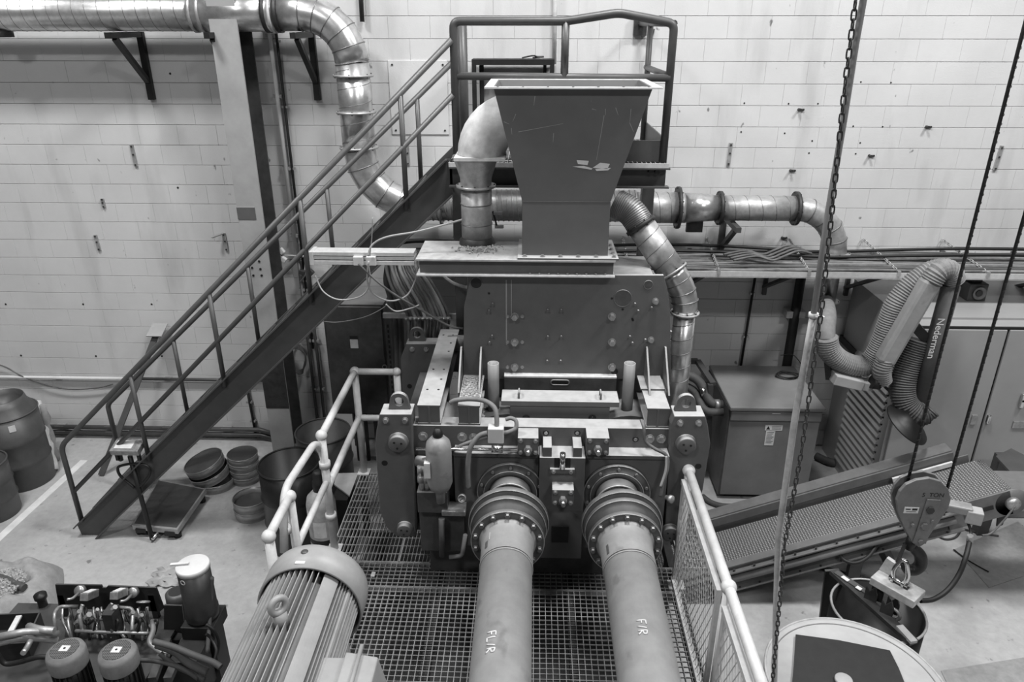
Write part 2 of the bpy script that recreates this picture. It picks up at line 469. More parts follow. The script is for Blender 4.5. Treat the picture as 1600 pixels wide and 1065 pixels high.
wall_strap(352, 378, 0.19, -0.03, 'pale angled strap just left of the steel column', ell=True)
wall_strap(1140, 241, 0.22, 0.02, 'strap on the wall right of the platform')
wall_strap(1560, 247, 0.24, 0.05, 'strap on the wall near the right edge of the picture')
wall_strap(637, 241, 0.22, 0, 'strap on the wall between the stair handrails')
for px, py, lab in ((1248, 171, 'upper anchor stub on the wall left of the hoist chain'), (1235, 266, 'lower anchor stub on the wall left of the hoist chain'), (1358, 243, 'anchor stub on the wall right of the hoist chain'), (1447, 198, 'anchor stub on the wall left of the crane rope'), (1222, 371, 'anchor stub on the wall just above the cable tray')):
    c = P(px, py, Y=WY)
    one(MB().cyl(c, c - V((0, 0.05, 0)), 0.014, n=8).cyl(c - V((0, 0.004, 0)), c - V((-0.05, 0.01, 0)), 0.01, n=6), 'wall_anchor', 'dark_steel', lab, 'anchor', 'anchor stubs on the wall')

# flush plate and hatch frame on the wall behind the platform
a, b = P(606, 94, Y=WY), P(702, 210, Y=WY)
t = thing('wall_plate', 'square pale cover plate screwed to the wall beside the duct', 'plate', (a.x, WY, b.z))
MB().bx(a.x, b.x, WY - 0.012, WY + 0.001, b.z, a.z).build('plate', 'wall_paint', t, 0.003)
for x in (a.x + 0.04, b.x - 0.04):
    for z in (a.z - 0.04, b.z + 0.04):
        MB().cyl((x, WY - 0.012, z), (x, WY - 0.018, z), 0.01, n=8).build('screw', 'dark_steel', t)
a, b = P(738, 92, Y=7.35), P(866, 92, Y=7.35); zb = 3.58
t = thing('frame_stand', 'dark steel frame with pale panel against the wall behind the hopper', 'frame', (a.x, 7.4, zb))
MB().bx(a.x, b.x, 7.26, 7.5, a.z - 0.05, a.z).build('top_bar', 'black_steel', t)
for x in (a.x + 0.02, b.x - 0.02):
    MB().bx(x - 0.02, x + 0.02, 7.26, 7.30, zb, a.z - 0.05).build('post', 'black_steel', t)
MB().bx(a.x + 0.10, b.x - 0.06, 7.44, 7.46, zb, a.z - 0.09).build('panel', 'column_paint', t)
MB().bx(a.x + 0.06, a.x + 0.10, 7.40, 7.46, zb, a.z - 0.05).build('inner_post', 'black_steel', t)
MB().bx(b.x - 0.10, b.x - 0.07, 7.40, 7.46, zb, a.z - 0.05).build('inner_post', 'black_steel', t)
mb = MB()
mb.tube(bez([V((b.x - 0.30, 7.35, a.z + 0.01)), V((b.x - 0.2, 7.33, a.z + 0.03)), V((b.x - 0.16, 7.36, a.z + 0.02)), V((b.x - 0.1, 7.34, a.z + 0.02)), V((b.x - 0.2, 7.37, a.z + 0.01))]), 0.008, 6)
one(mb, 'rag', 'dark_steel', 'scrap of wire lying on the dark hatch frame', 'wire')

# ---------------------------------------------------------------- ducts
def ring(mb, p, d, r, w, ri=None):
    d = V(d).normalized(); p = V(p)
    mb.cyl(p - d * w / 2, p + d * w / 2, r, n=28)
def helix(mb, p, q, r, pitch, rr=0.0035, n=20):
    p, q = V(p), V(q); L = (q - p).length; u, v, w = frame(q - p)
    m = max(4, int(L / pitch * n)); pts = []
    for k in range(m + 1):
        t = 2 * PI * k / n
        pts.append(p + w * L * k / m + (u * math.cos(t) + v * math.sin(t)) * r)
    mb.tube(pts, rr, 4)
def flange(t, p, d, r, bolts=10, m='galv_dull', w=0.02, lug=True):
    mb = MB(); ring(mb, p, d, r, w)
    o = mb.build('flange', m, t)
    u, v, ww = frame(d)
    for k in range(bolts):
        a = 2 * PI * k / bolts
        c = V(p) + (u * math.cos(a) + v * math.sin(a)) * (r - 0.012)
        MB().cyl(c - ww * (w / 2 + 0.008), c + ww * (w / 2 + 0.008), 0.007, n=6).build('bolt', 'dark_steel', o)
    return o
DY = 7.2
def D(px, py): return P(px, py, Y=DY)
zt = D(300, 20).z; r1 = 0.155
xl = D(430, 20).x
t = thing('extract_duct', 'shiny galvanised extraction duct crossing the top left and bending down the wall', 'duct', (xl, DY, 2.9))
e0 = V((D(440, 20).x, DY, zt)); xv = D(555, 115).x - 0.02
R = 0.42
e1 = V((xv - R, DY, zt)); e2 = V((xv, DY, zt - R))
MB().cyl((-8, DY, zt), (D(305, 20).x, DY, zt), r1, n=40).build('straight_section', 'galv', t)
mb = MB(); helix(mb, (-7, DY, zt), (D(305, 20).x, DY, zt), r1, 0.115); mb.build('spiral_seam', 'galv_seam', t)
MB().cyl((D(305, 20).x, DY, zt), (D(435, 20).x, DY, zt), r1 + 0.004, n=40).build('smooth_section', 'galv', t)
def gored(pts, r, n=36):
    """elbow made of straight mitred gores"""
    return MB().tube(pts, r, n, smooth=True)
def arc(c, a0, a1, R, n, ax, ay):
    return [V(c) + V(ax) * (R * math.cos(a0 + (a1 - a0) * k / n)) + V(ay) * (R * math.sin(a0 + (a1 - a0) * k / n)) for k in range(n + 1)]
def elbow(t, pts, r, m='galv', seams=True):
    o = MB().tube(pts, r, 36).build('elbow', m, t)
    if seams:
        for i in range(len(pts)):
            a = pts[max(0, i - 1)]; b = pts[min(len(pts) - 1, i + 1)]
            MB().torus(pts[i], b - a, r, 0.006, 28, 5).build('gore_seam', 'galv_seam', o)
pa = arc((xv - R, DY, zt - R), PI / 2, 0, R, 5, (1, 0, 0), (0, 0, 1))
pa = [V((D(435, 20).x, DY, zt))] + pa
elbow(t, pa, r1)
y_f1, y_f2, y_f3 = D(555, 118).z, D(553, 175).z, D(562, 230).z
MB().cyl((xv, DY, pa[-1].z), (xv, DY, y_f3), r1, n=40).build('drop_section', 'galv', t)
mb = MB(); helix(mb, (xv, DY, pa[-1].z - 0.05), (xv, DY, y_f3), r1, 0.16); mb.build('spiral_seam', 'galv_seam', t)
for z in (y_f1, y_f2, y_f3): flange(t, (xv, DY, z), (0, 0, 1), r1 + 0.03, 6)
zl = D(700, 320).z
Rl = y_f3 - zl - 0.02
pb = arc((xv + Rl, DY, zl + Rl), PI, 1.5 * PI, Rl, 5, (1, 0, 0), (0, 0, 1))
pb = [V((xv, DY, y_f3))] + pb
elbow(t, pb, r1)
x1 = D(815, 318).x; x2 = D(1058, 325).x
MB().cyl(pb[-1], (1.0, DY, zl), r1 - 0.003, n=40).build('lower_section', 'galv_dull', t)
mb = MB(); helix(mb, pb[-1], (1.0, DY, zl), r1 - 0.003, 0.05, 0.008); mb.build('spiral_seam', 'galv_dull', t)
flange(t, (D(690, 320).x, DY, zl), (1, 0, 0), r1 + 0.04, 10)
# collars on the straight run
for px in (305, 318): ring_o = MB(); ring(ring_o, (D(px, 20).x, DY, zt), (1, 0, 0), r1 + 0.012, 0.03); ring_o.build('collar', 'galv_dull', t)
for px in (418, 436):
    rr = MB(); ring(rr, (D(px, 20).x, DY, zt), (1, 0, 0), r1 + 0.014, 0.035); rr.build('collar', 'dark_steel', t)
rr = MB(); ring(rr, (D(428, 20).x, DY, zt), (1, 0, 0), r1 + 0.017, 0.022); rr.build('hanger_strap', 'white_paint', t)
c = D(2, 45); MB().cyl((c.x, DY, zt - r1 + 0.02), (c.x, DY, zt - r1 - 0.05), 0.09, n=20).build('spigot', 'dark_steel', t)

zr = D(1150, 325).z
t = thing('extract_duct', 'galvanised extraction duct with bolted flanges running right above the cable tray', 'duct', (x2, DY, zr))
MB().cyl((1.0, DY, zr), (x2, DY, zr), 0.15, n=40).build('straight_section', 'galv_dull', t)
mb = MB(); helix(mb, (1.0, DY, zr), (x2, DY, zr), 0.15, 0.11); mb.build('spiral_seam', 'galv_seam', t)
x3, x4 = D(1124, 325).x, D(1243, 325).x
MB().cyl((x2 + 0.06, DY, zr), (x3, DY, zr), 0.148, 0.122, n=40).build('reducer', 'galv', t)
MB().cyl((x2, DY, zr), (x2 + 0.06, DY, zr), 0.148, n=40).build('collar', 'galv_dull', t)
MB().cyl((x3, DY, zr), (x4, DY, zr), 0.122, n=40).build('straight_section', 'galv_dull', t)
mb = MB(); helix(mb, (x3, DY, zr), (x4, DY, zr), 0.122, 0.13); mb.build('spiral_seam', 'galv_seam', t)
flange(t, (x2 + 0.005, DY, zr), (1, 0, 0), 0.205, 12, 'dark_steel', 0.03)
flange(t, (x3, DY, zr), (1, 0, 0), 0.165, 10, 'dark_steel', 0.03)
flange(t, (x4, DY, zr), (1, 0, 0), 0.165, 10, 'dark_steel', 0.03)
xe = D(1304, 395).x; Rr = xe - x4
pc = arc((x4, DY, zr - Rr), PI / 2, 0, Rr, 5, (1, 0, 0), (0, 0, 1))
elbow(t, pc, 0.115, 'galv_dull')
ze = D(1302, 470).z
MB().cyl(pc[-1], (xe, DY, ze), 0.09, n=32).build('drop_section', 'galv', t)
flange(t, (xe, DY, pc[-1].z + 0.01), (0, 0, 1), 0.15, 6)
flange(t, (xe, DY, ze), (0, 0, 1), 0.13, 6)
c = D(1085, 352); MB().bx(c.x - 0.08, c.x + 0.08, DY - 0.02, DY + 0.02, zr - 0.24, zr - 0.13).build('cleanout_cap', 'dark_steel', t)

def duct_bracket(px, lab, zarm, flip=False, h=0.62, m='black_steel'):
    x = D(px, 45).x
    t = thing('wall_bracket', lab, 'bracket', (x, WY, zarm - h), 'duct brackets on the wall')
    MB().bx(x - 0.03, x + 0.03, WY - 0.05, WY, zarm - h, zarm).build('post', m, t)
    MB().bx(x - 0.025, x + 0.025, WY - 0.62, WY - 0.05, zarm - 0.05, zarm).build('arm', m, t)
    MB().bar((x, WY - 0.5, zarm - 0.05), (x, WY - 0.05, zarm - h * 0.72), 0.045, 0.045, up=(1, 0, 0)).build('brace', m, t)
za = zt - r1 - 0.005
duct_bracket(190, 'black triangular wall bracket under the duct, leftmost of the three', za)
duct_bracket(340, 'black wall bracket half hidden behind the steel column top', za)
duct_bracket(470, 'black triangular wall bracket right of the steel column', za)
duct_bracket(1180, 'short bracket under the right-hand duct', zr - 0.128, h=0.5, m='drum_grey')

# ---------------------------------------------------------------- stairs
SY0 = 5.69; SY1 = 6.45
sb = P(125, 835, Z=0); st = P(702, 250, Y=SY0)
sx0, sx1, sz1 = sb.x, st.x, 3.585
t = thing('staircase', 'dark painted steel staircase with tube handrails climbing right to the platform', 'staircase', ((sx0 + sx1) / 2, 6.07, 0))
dirv = V((sx1 - sx0, 0, sz1)).normalized(); nrm = V((-dirv.z, 0, dirv.x))
SH = 0.25
def stringer(y, s):
    ya = y; yb = y + 0.008 * s
    poly = [V((sx0 + 0.02, 0, 0)), V((sx0 + 0.19, 0, 0)), V((sx1 + 0.02, 0, sz1 - SH * 1.0)), V((sx1 + 0.02, 0, sz1 + 0.02)), V((sx1 - 0.02, 0, sz1 + 0.02)), V((sx0, 0, 0.12))]
    mb = MB(); n = len(poly)
    vs = [p + V((0, ya, 0)) for p in poly] + [p + V((0, yb, 0)) for p in poly]
    mb.add(vs, [tuple(range(n)), tuple(range(2 * n - 1, n - 1, -1))] + [(k, n + k, n + (k + 1) % n, (k + 1) % n) for k in range(n)])
    # flanges along the top and bottom edges point outwards
    a, b = V((sx0, y, 0.12)), V((sx1 - 0.02, y, sz1 + 0.02))
    mb.bar(a - V((0, 0.03 * s, 0)), b - V((0, 0.03 * s, 0)), 0.07, 0.012, up=nrm)
    a, b = V((sx0 + 0.19, y, 0.005)), V((sx1 + 0.02, y, sz1 - SH))
    mb.bar(a - V((0, 0.03 * s, 0)), b - V((0, 0.03 * s, 0)), 0.07, 0.012, up=nrm)
    return mb.build('stringer', 'stair_paint', t)
stringer(SY0, 1); stringer(SY1, -1)
NT = 16
for k in range(1, NT + 1):
    x = sx0 + 0.16 + (sx1 - sx0 - 0.16) * (k - 0.3) / (NT + 0.5); z = 0.12 + (sz1 - 0.1) * (x - sx0) / (sx1 - sx0) - 0.105
    mb = MB()
    for j in range(8):
        yy = x - 0.12 + j * 0.034
        mb.bx(yy, yy + 0.008, SY0 + 0.01, SY1 - 0.01, z - 0.03, z)
    mb.bx(x - 0.125, x - 0.119, SY0 + 0.01, SY1 - 0.01, z - 0.04, z + 0.004)
    for j in range(6):
        yy = SY0 + 0.06 + j * 0.125
        mb.bx(x - 0.12, x + 0.12, yy, yy + 0.006, z - 0.012, z)
    mb.build('tread', 'stair_paint', t)
HR = 0.024
def along(px, y): return P(px, 500, Y=y).x
p0 = P(95, 697, Y=SY0 - 0.02); pt = P(706, 62, Y=SY0 - 0.02)
m0 = P(112, 768, Y=SY0 - 0.02); mt = P(708, 148, Y=SY0 - 0.02)
yr = SY0 - 0.02
pf = P(130, 800, Y=yr)
MB().tube(fillet([V((p0.x, yr, 0.18)), p0, pt], 0.08), HR, 10).build('handrail', 'rail_paint', t)
MB().tube([V((p0.x, yr, m0.z)), mt], HR * 0.9, 10).build('mid_rail', 'rail_paint', t)
def rail_z(x): return p0.z + (pt.z - p0.z) * (x - p0.x) / (pt.x - p0.x)
def str_z(x): return 0.12 + (sz1 - 0.1) * (x - sx0) / (sx1 - sx0)
for px, py in ((204, 590), (326, 455), (467, 300), (625, 140)):
    x = P(px, py, Y=yr).x
    MB().cyl((x, yr, str_z(x) - 0.06), (x, yr, rail_z(x)), HR * 0.85, n=10).build('post', 'rail_paint', t)
yb = SY1 + 0.02
q0 = P(168, 632, Y=yb); qt = P(716, 88, Y=yb)
MB().tube(fillet([V((q0.x, yb, 0.35)), q0, qt], 0.05), HR, 10).build('handrail', 'rail_paint', t)
for px, py in ((270, 528), (385, 403), (508, 270), (650, 122)):
    x = P(px, py, Y=yb).x; z = q0.z + (qt.z - q0.z) * (x - q0.x) / (qt.x - q0.x)
    MB().cyl((x, yb, str_z(x) - 0.06), (x, yb, z), HR * 0.85, n=10).build('post', 'rail_paint', t)

# ---------------------------------------------------------------- upper platform
px0 = sx1; px1 = P(1042, 250, Y=SY0).x; PZ = sz1; PB = 6.95
t = thing('platform', 'raised steel platform with tube guardrail behind the hopper', 'platform', ((px0 + px1) / 2, 6.3, 0))
zb_ = P(900, 291, Y=SY0).z
def channel(y, s):
    mb = MB()
    mb.bx(px0, px1, min(y, y + 0.01 * s), max(y, y + 0.01 * s), zb_, PZ - 0.03)
    for z in (zb_, PZ - 0.042):
        mb.bx(px0, px1 + 0.02, min(y, y - 0.07 * s), max(y, y - 0.07 * s), z, z + 0.012)
    return mb.build('edge_beam', 'stair_paint', t)
channel(SY0, 1); channel(PB, -1)
MB().bx(px1 - 0.01, px1, SY0 + 0.01, PB - 0.01, zb_, PZ - 0.03).build('end_beam', 'stair_paint', t)
MB().bx(px0, px0 + 0.01, SY0 + 0.01, PB - 0.01, zb_, PZ - 0.03).build('end_beam', 'stair_paint', t)
mb = MB(); k = px0
while k < px1:
    mb.bx(k, k + 0.006, SY0 - 0.05, PB, PZ - 0.03, PZ); k += 0.034
y = SY0 - 0.05
while y < PB:
    mb.bx(px0, px1, y, y + 0.006, PZ - 0.012, PZ - 0.001); y += 0.1
stuff(mb.build('grating', 'grate', t))
MB().bx(px0, px1 + 0.01, SY0 - 0.06, SY0 - 0.052, PZ - 0.03, PZ + 0.004).build('nosing', 'pale_edge', t)
kx = px1
MB().bx(kx - 0.012, kx, SY0, PB, PZ + 0.005, PZ + 0.16).build('kick_plate', 'stair_paint', t)
MB().bx(kx - 0.4, kx - 0.012, SY0 + 0.02, SY0 + 0.032, PZ + 0.005, PZ + 0.16).build('kick_plate', 'stair_paint', t)
yr = SY0 - 0.0
tz = P(800, 33, Y=yr).z; mz = P(800, 119, Y=yr).z
g0 = P(708, 33, Y=yr).x; g1 = P(1058, 36, Y=yr).x; gm = P(884, 33, Y=yr).x
pk = P(967, 20, Y=yr)
RR = 0.03
MB().tube(fillet([V((g0, yr, PZ - 0.02)), V((g0, yr, tz)), V((gm, yr, tz)), V((pk.x, yr, pk.z)), V((g1 - 0.02, yr, tz - 0.015)), V((g1 - 0.02, yr + 0.02, PZ - 0.02))], 0.05), RR, 12).build('guardrail', 'rail_paint', t)
MB().cyl((g0, yr, mz), (g1 - 0.02, yr, mz - 0.01), RR * 0.9, n=12).build('mid_rail', 'rail_paint', t)
MB().cyl((gm, yr, mz), (gm, yr, tz), RR * 0.95, n=12).build('post', 'rail_paint', t)
yk = 6.95; gx = g1 - 0.02
MB().tube([(gx, yr, tz - 0.015), (gx, WY - 0.05, tz - 0.015)], RR * 0.8, 10).build('guardrail', 'rail_paint', t)
MB().bx(gx - 0.06, gx + 0.06, WY - 0.06, WY, tz - 0.12, tz + 0.05).build('wall_fixing', 'dark_steel', t)
MB().cyl((gx, yr, mz), (gx, yk, mz), RR * 0.8, n=10).build('mid_rail', 'rail_paint', t)
MB().cyl((gx, yk - 0.1, PZ), (gx, yk - 0.1, tz - 0.015), RR * 0.85, n=10).build('post', 'rail_paint', t)
g2 = P(722, 40, Y=6.45).x
MB().cyl((g2, 6.45, PZ - 0.05), (g2, 6.45, tz), RR * 1.3, n=12).build('post', 'rail_paint', t)
MB().cyl((g2 + 0.0, 6.47, PZ - 0.05), (g2 + 0.0, 6.47, tz - 0.01), 0.012, n=8).build('post_rib', 'rail_paint', t)
for (x, y) in ((P(1008, 350, Y=6.2).x, 6.2), (P(718, 350, Y=6.2).x, 6.2)):
    MB().bx(x - 0.05, x + 0.05, y - 0.05, y + 0.05, 0, zb_).build('leg', 'stair_paint', t)
for px in (1016, 1026):
    c = P(px, 268, Y=SY0); MB().hexbolt(c, (0, -1, 0), 0.02, 0.03).build('bolt', 'dark_steel', t)
c0, c1 = P(1022, 45, Y=WY - 0.02), P(1009, 118, Y=WY - 0.02)
one(MB().tube(bez([c0, P(1017, 62, Y=WY - 0.03), P(1016, 75, Y=WY - 0.02), P(1010, 95, Y=WY - 0.03), c1], 5), 0.009, 6), 'hanging_wire', 'dark_steel', 'loose wire hanging on the wall by the platform corner', 'wire')

# ================================================================ the roller press in the middle
def at(Y):
    return lambda px, py: P(px, py, Y=Y)
MY = 4.5
press = thing('roller_press', 'large grey roller press with bolted end plates, filling the middle of the hall', 'machine', (0.05, 5.2, 0.65))
def plate_px(px, Y, thick, name, m, parent, bev=0.004):
    """plate facing the camera side, outline measured on the photograph at distance Y"""
    pts = [P(x, y, Y=Y) for x, y in px]
    return MB().prism([(p.x, p.z) for p in pts], (0, Y, 0), (1, 0, 0), (0, 0, 1), (0, thick, 0)).build(name, m, parent, bev)
def bolt(c, r, h, parent, m='bolt_steel', axis=(0, -1, 0), washer=True):
    mb = MB(); a = V(axis)
    if washer: mb.cyl(c, V(c) + a * 0.004, r * 1.35, n=12)
    mb.hexbolt(V(c) + a * 0.003, axis, r, h)
    return mb.build('bolt', m, parent)
def lug(c, w, h, thick, parent, m='machine'):
    """lifting lug: rounded plate with an eye, standing on c"""
    c = V(c); R = w * 0.42; n = 14
    outer = [(-w / 2, 0), (-R, h - R)] + [(-R * math.cos(PI * k / n), h - R + R * math.sin(PI * k / n)) for k in range(1, n)] + [(R, h - R), (w / 2, 0), (w / 4, 0), (0.001, 0), (-w / 4, 0)]
    # ring with hole: build as quads between the outer and an inner loop
    mb = MB(); ri = R * 0.52; cy = h - R
    m_ = len(outer); inner = []
    for (x, z) in outer:
        a = math.atan2(z - cy, x); inner.append((ri * math.cos(a), cy + ri * math.sin(a)))
    vs = []
    for y in (0, thick):
        vs += [c + V((x, y, z)) for x, z in outer] + [c + V((x, y, z)) for x, z in inner]
    fs = []; n2 = 2 * m_
    for k in range(m_):
        j = (k + 1) % m_
        fs += [(k, j, m_ + j, m_ + k), (n2 + k, n2 + m_ + k, n2 + m_ + j, n2 + j), (k, n2 + k, n2 + j, j), (m_ + k, m_ + j, n2 + m_ + j, n2 + m_ + k)]
    mb.add(vs, fs)
    return mb.build('lifting_lug', m, parent, 0.003)
F4 = at(MY)
# front end plates
def end_plate(px, Y, thick, bolts, pins, holes, lugx, flip=1):
    o = plate_px(px, Y, thick, 'end_plate', 'machine', press, 0.006)
    for x, y in bolts: bolt(P(x, y, Y=Y), 0.017, 0.022, o)
    for x, y, r in pins:
        c = P(x, y, Y=Y)
        MB().lathe([(r * 1.12, 0), (r * 1.12, 0.012), (r, 0.012), (r, 0.045), (r * 0.85, 0.05), (0.0, 0.05)], c, (0, -1, 0), 28).build('pin', 'machine', o)
        for k in range(3):
            a = 2 * PI * k / 3 + 0.4; q = c + V((math.cos(a) * r * 0.45, -0.05, math.sin(a) * r * 0.45))
            MB().cyl(q, q - V((0, 0.003, 0)), r * 0.13, n=8).build('pin_hole', 'black_steel', o)
    for x, y in holes:
        c = P(x, y, Y=Y); MB().cyl(c + V((0, 0.005, 0)), c - V((0, 0.002, 0)), 0.022, n=16).build('bore', 'black_steel', o)
    zt_ = max(P(x, y, Y=Y).z for x, y in px)
    lug((P(lugx, 640, Y=Y).x, Y + thick * 0.42, zt_), 0.155, 0.125, 0.035, o)
    return o
end_plate([(593, 647), (643, 647), (650, 838), (620, 838), (604, 824), (594, 800), (586, 693), (588, 673)], MY - 0.06, 0.16,
          [(603, 656), (633, 656)], [(623, 689, 0.065), (633, 824, 0.055)], [(601, 723)], 621)
end_plate([(1054, 650), (1102, 650), (1106, 664), (1110, 693), (1098, 766), (1082, 822), (1070, 840), (1038, 838), (1048, 662)], MY - 0.06, 0.16,
          [(1062.5, 660), (1091.5, 660)], [(1071, 692, 0.065), (1046, 829, 0.06)], [(1091, 728)], 1075)
# rear end plates
yb_ = 5.95
end_plate([(634, 537), (690, 537), (690, 680), (630, 680), (626, 560)], yb_ - 0.06, 0.14, [(644, 545), (666, 545)], [], [(640, 603)], 656)
end_plate([(1022, 542), (1047, 542), (1053, 570), (1053, 680), (1020, 680)], yb_ - 0.06, 0.14, [(1040, 548)], [], [], 1036)
# front cross beam (upper frame)
xL, xR = F4(650, 680).x, F4(1047, 680).x
zT = F4(850, 667).z
MB().bx(xL - 0.02, xR + 0.02, MY, MY + 0.13, F4(850, 714).z, zT).build('front_crossbeam', 'machine', press, 0.004)
yb2 = 5.9
MB().bx(xL - 0.02, xR + 0.02, yb2 - 0.1, yb2, 1.75, zT).build('rear_crossbeam', 'machine', press, 0.004)
fb = press
for x, y, r in ((661, 681, .026), (722, 682, .026), (740, 683, .024), (1015, 685, .025), (1033, 685, .025)):
    bolt(F4(x, y), r, 0.022, fb)
for x, y in ((853, 676), (902, 676), (877.5, 701), (993, 686)):
    c = F4(x, y); MB().cyl(c + V((0, 0.01, 0)), c - V((0, 0.003, 0)), 0.022, n=16).build('bore', 'black_steel', fb)
    c = c - V((0, 0.002, 0)); MB().cyl(c, c - V((0, 0.004, 0)), 0.013, n=12).build('socket_screw', 'bolt_steel', fb)
# lower frame
MB().bx(xL + 0.05, xR - 0.05, MY + 0.02, yb2 + 0.05, 0.66, 0.98).build('base_frame', 'machine_dark', press)
MB().bx(xL, xR, MY + 0.03, MY + 0.12, 0.98, F4(850, 714).z).build('front_shield', 'machine_dark', press)
for sx in (xL - 0.18, xR + 0.02):
    MB().bx(sx, sx + 0.16, MY + 0.1, yb_ - 0.06, 0.98, 1.7).build('side_frame', 'machine_dark', press)
# roller bodies inside
for xx in (-0.17, 0.73):
    MB().cyl((xx, 4.75, 1.5), (xx, 5.7, 1.5), 0.42, n=32).build('roller', 'machine_dark', press)
# deck
MB().bx(xL + 0.02, xR, MY + 0.13, 5.02, 1.84, 1.87).build('deck_plate', 'machine', press)
# top I-beams running front to back
def ibeam(xa, xb, y0, y1, z0, z1, name='top_beam', extra=True):
    mb = MB(); tk = 0.014; xm = (xa + xb) / 2
    mb.bx(xa, xb, y0, y1, z1 - tk, z1); mb.bx(xa, xb, y0, y1, z0, z0 + tk)
    mb.bx(xm - 0.008, xm + 0.008, y0, y1, z0 + tk, z1 - tk)
    o = mb.build(name, 'machine', press, 0.002)
    mb = MB(); mb.bx(xa + 0.006, xb - 0.006, y0 + 0.004, y0 + 0.012, z0 + tk, z1 - tk)
    mb.build('end_stiffener', 'machine', o)
    return o
zb1, zb2 = zT, F4(670, 634).z
bA = P(652, 634, Y=4.52).x, P(688, 634, Y=4.52).x
o = ibeam(bA[0], bA[1], 4.51, 5.9, zb1, zb2)
for k in range(7):
    for s in (0.25, 0.75):
        x = bA[0] + (bA[1] - bA[0]) * s; y = 4.75 + k * 0.17
        if rnd.random() < 0.75: MB().cyl((x, y, zb2 - 0.002), (x, y, zb2 + 0.002), 0.009, n=8).build('bolt_hole', 'black_steel', o)
bB = P(715, 634, Y=4.52).x, P(750, 634, Y=4.52).x
o = ibeam(bB[0], bB[1], 4.51, 5.05, zb1, zb2)
gv = MB(); rg = random.Random(3)
for k in range(420):
    x = bB[0] + 0.01 + rg.random() * (bB[1] - bB[0] - 0.02); y = 4.62 + rg.random() ** 0.7 * 0.34
    s = 0.004 + rg.random() * 0.008
    gv.box((x, y, zb2 + s * 0.4), (s, s * 1.2, s), Matrix.Rotation(rg.random() * 6, 3, (rg.random() + .01, rg.random(), rg.random())))
b_ = stuff(gv.build('spilled_gravel', 'gravel', o))
bC = P(1011, 637, Y=4.52).x, P(1047, 637, Y=4.52).x
o = ibeam(bC[0], bC[1], 4.51, 5.05, zb1, zb2)
c = V(((bC[0] + bC[1]) / 2, 4.95, zb2)); MB().cyl(c, c + V((0, 0, 0.01)), 0.02, n=10).build('plug', 'dark_steel', o)
# big face plate of the feed housing and its gussets
HY = 5.0
hz0 = P(850, 590, Y=HY).z
fp = plate_px([(736, 430), (1037, 430), (1043, 452), (1047, 485), (1048, 592), (724, 592), (725, 478)], HY, 0.03, 'housing_face', 'machine', press, 0.002)
hl, hr = P(725, 500, Y=HY).x, P(1047, 500, Y=HY).x
hzt = P(850, 432, Y=HY).z
MB().bx(hl + 0.12, hr - 0.12, HY + 0.03, 5.62, 1.75, hzt - 0.03).build('housing_body', 'machine', press)
plate_px([(730, 424), (1018, 424), (1036, 440), (1046, 470), (1044, 560), (728, 560)], 5.6, 0.03, 'rear_face', 'machine', press)
for x, y, r, rim in ((744, 442, .042, 1), (973, 466, .063, 1), (1013, 445, .032, 0)):
    c = P(x, y, Y=HY)
    MB().torus(c, (0, 1, 0), r, 0.004, 24, 6).build('bore_rim', 'machine', fp)
    MB().cyl(c + V((0, 0.01, 0)), c - V((0, 0.0025, 0)), r, n=24).build('bore', 'black_steel' if rim and x < 800 else 'machine_dark', fp)
for y in (494, 534, 573):
    for x in (804, 956):
        if x == 956 or True:
            bolt(P(x, y, Y=HY), 0.022, 0.035, fp)
    for x in (793, 816): bolt(P(x, y, Y=HY), 0.010, 0.014, fp)
for x, y in ((856, 484), (877, 484), (856, 525), (877, 525), (855, 563), (876, 563), (770, 474), (764, 485), (769, 524), (765, 534), (984, 525), (992, 474), (997, 485), (1018, 480), (1008, 530), (988, 535), (1024, 471)):
    bolt(P(x, y, Y=HY), 0.010, 0.02, fp, 'machine', washer=False)
for x, y in ((1024, 470), (1017, 530)):
    bolt(P(x, y, Y=HY), 0.018, 0.03, fp, 'bolt_steel')
for x, y in ((956, 466), (973, 483), (989, 500), (988, 498), (764, 458)):
    c = P(x, y, Y=HY); MB().cyl(c, c - V((0, 0.002, 0)), 0.009, n=8).build('bolt_hole', 'black_steel', fp)
c = P(960, 580, Y=HY); MB().cyl(c, c - V((0, 0.004, 0)), 0.026, n=16).build('bore', 'black_steel', fp)
# weathered streaks of dried slurry down the plate
for x, w in ((791, 0.004), (799, 0.0025)):
    a_, b_2 = P(x, 433, Y=HY), P(x + 2, 490 + rg.random() * 60, Y=HY)
    MB().bx(a_.x - w, a_.x + w, HY - 0.001, HY, b_2.z, a_.z - 0.02).build('slurry_streak', 'motor_paint', fp)
def gusset(px, parent):
    x = P(px, 600, Y=4.9).x; z0 = zb2; z1 = P(px, 541, Y=HY).z
    MB().prism([(0.005, 0), (-0.30, 0), (-0.27, 0.03), (-0.02, z1 - z0), (0.005, z1 - z0)], (x, HY, z0), (0, 1, 0), (0, 0, 1), (0.014, 0, 0)).build('gusset', 'machine', parent, 0.002)
for px in (719, 750): gusset(px, press)
for px in (1008, 1037): gusset(px, press)
MB().bx(bC[0] - 0.01, bC[1] + 0.005, 4.78, 5.0, zb2 + 0.001, zb2 + 0.014).build('pad_plate', 'machine', press)
# upright pipe stubs
for px in (771.5, 979):
    c = P(px, 642, Y=4.86); top = P(px, 567, Y=4.86).z
    r = 0.042
    MB().lathe([(r, 0), (r, top - 1.87), (r * 0.86, top - 1.87), (r * 0.86, top - 1.87 - 0.25)], (c.x, 4.86, 1.87), (0, 0, 1), 24, caps=False).build('pipe_stub', 'machine', press)
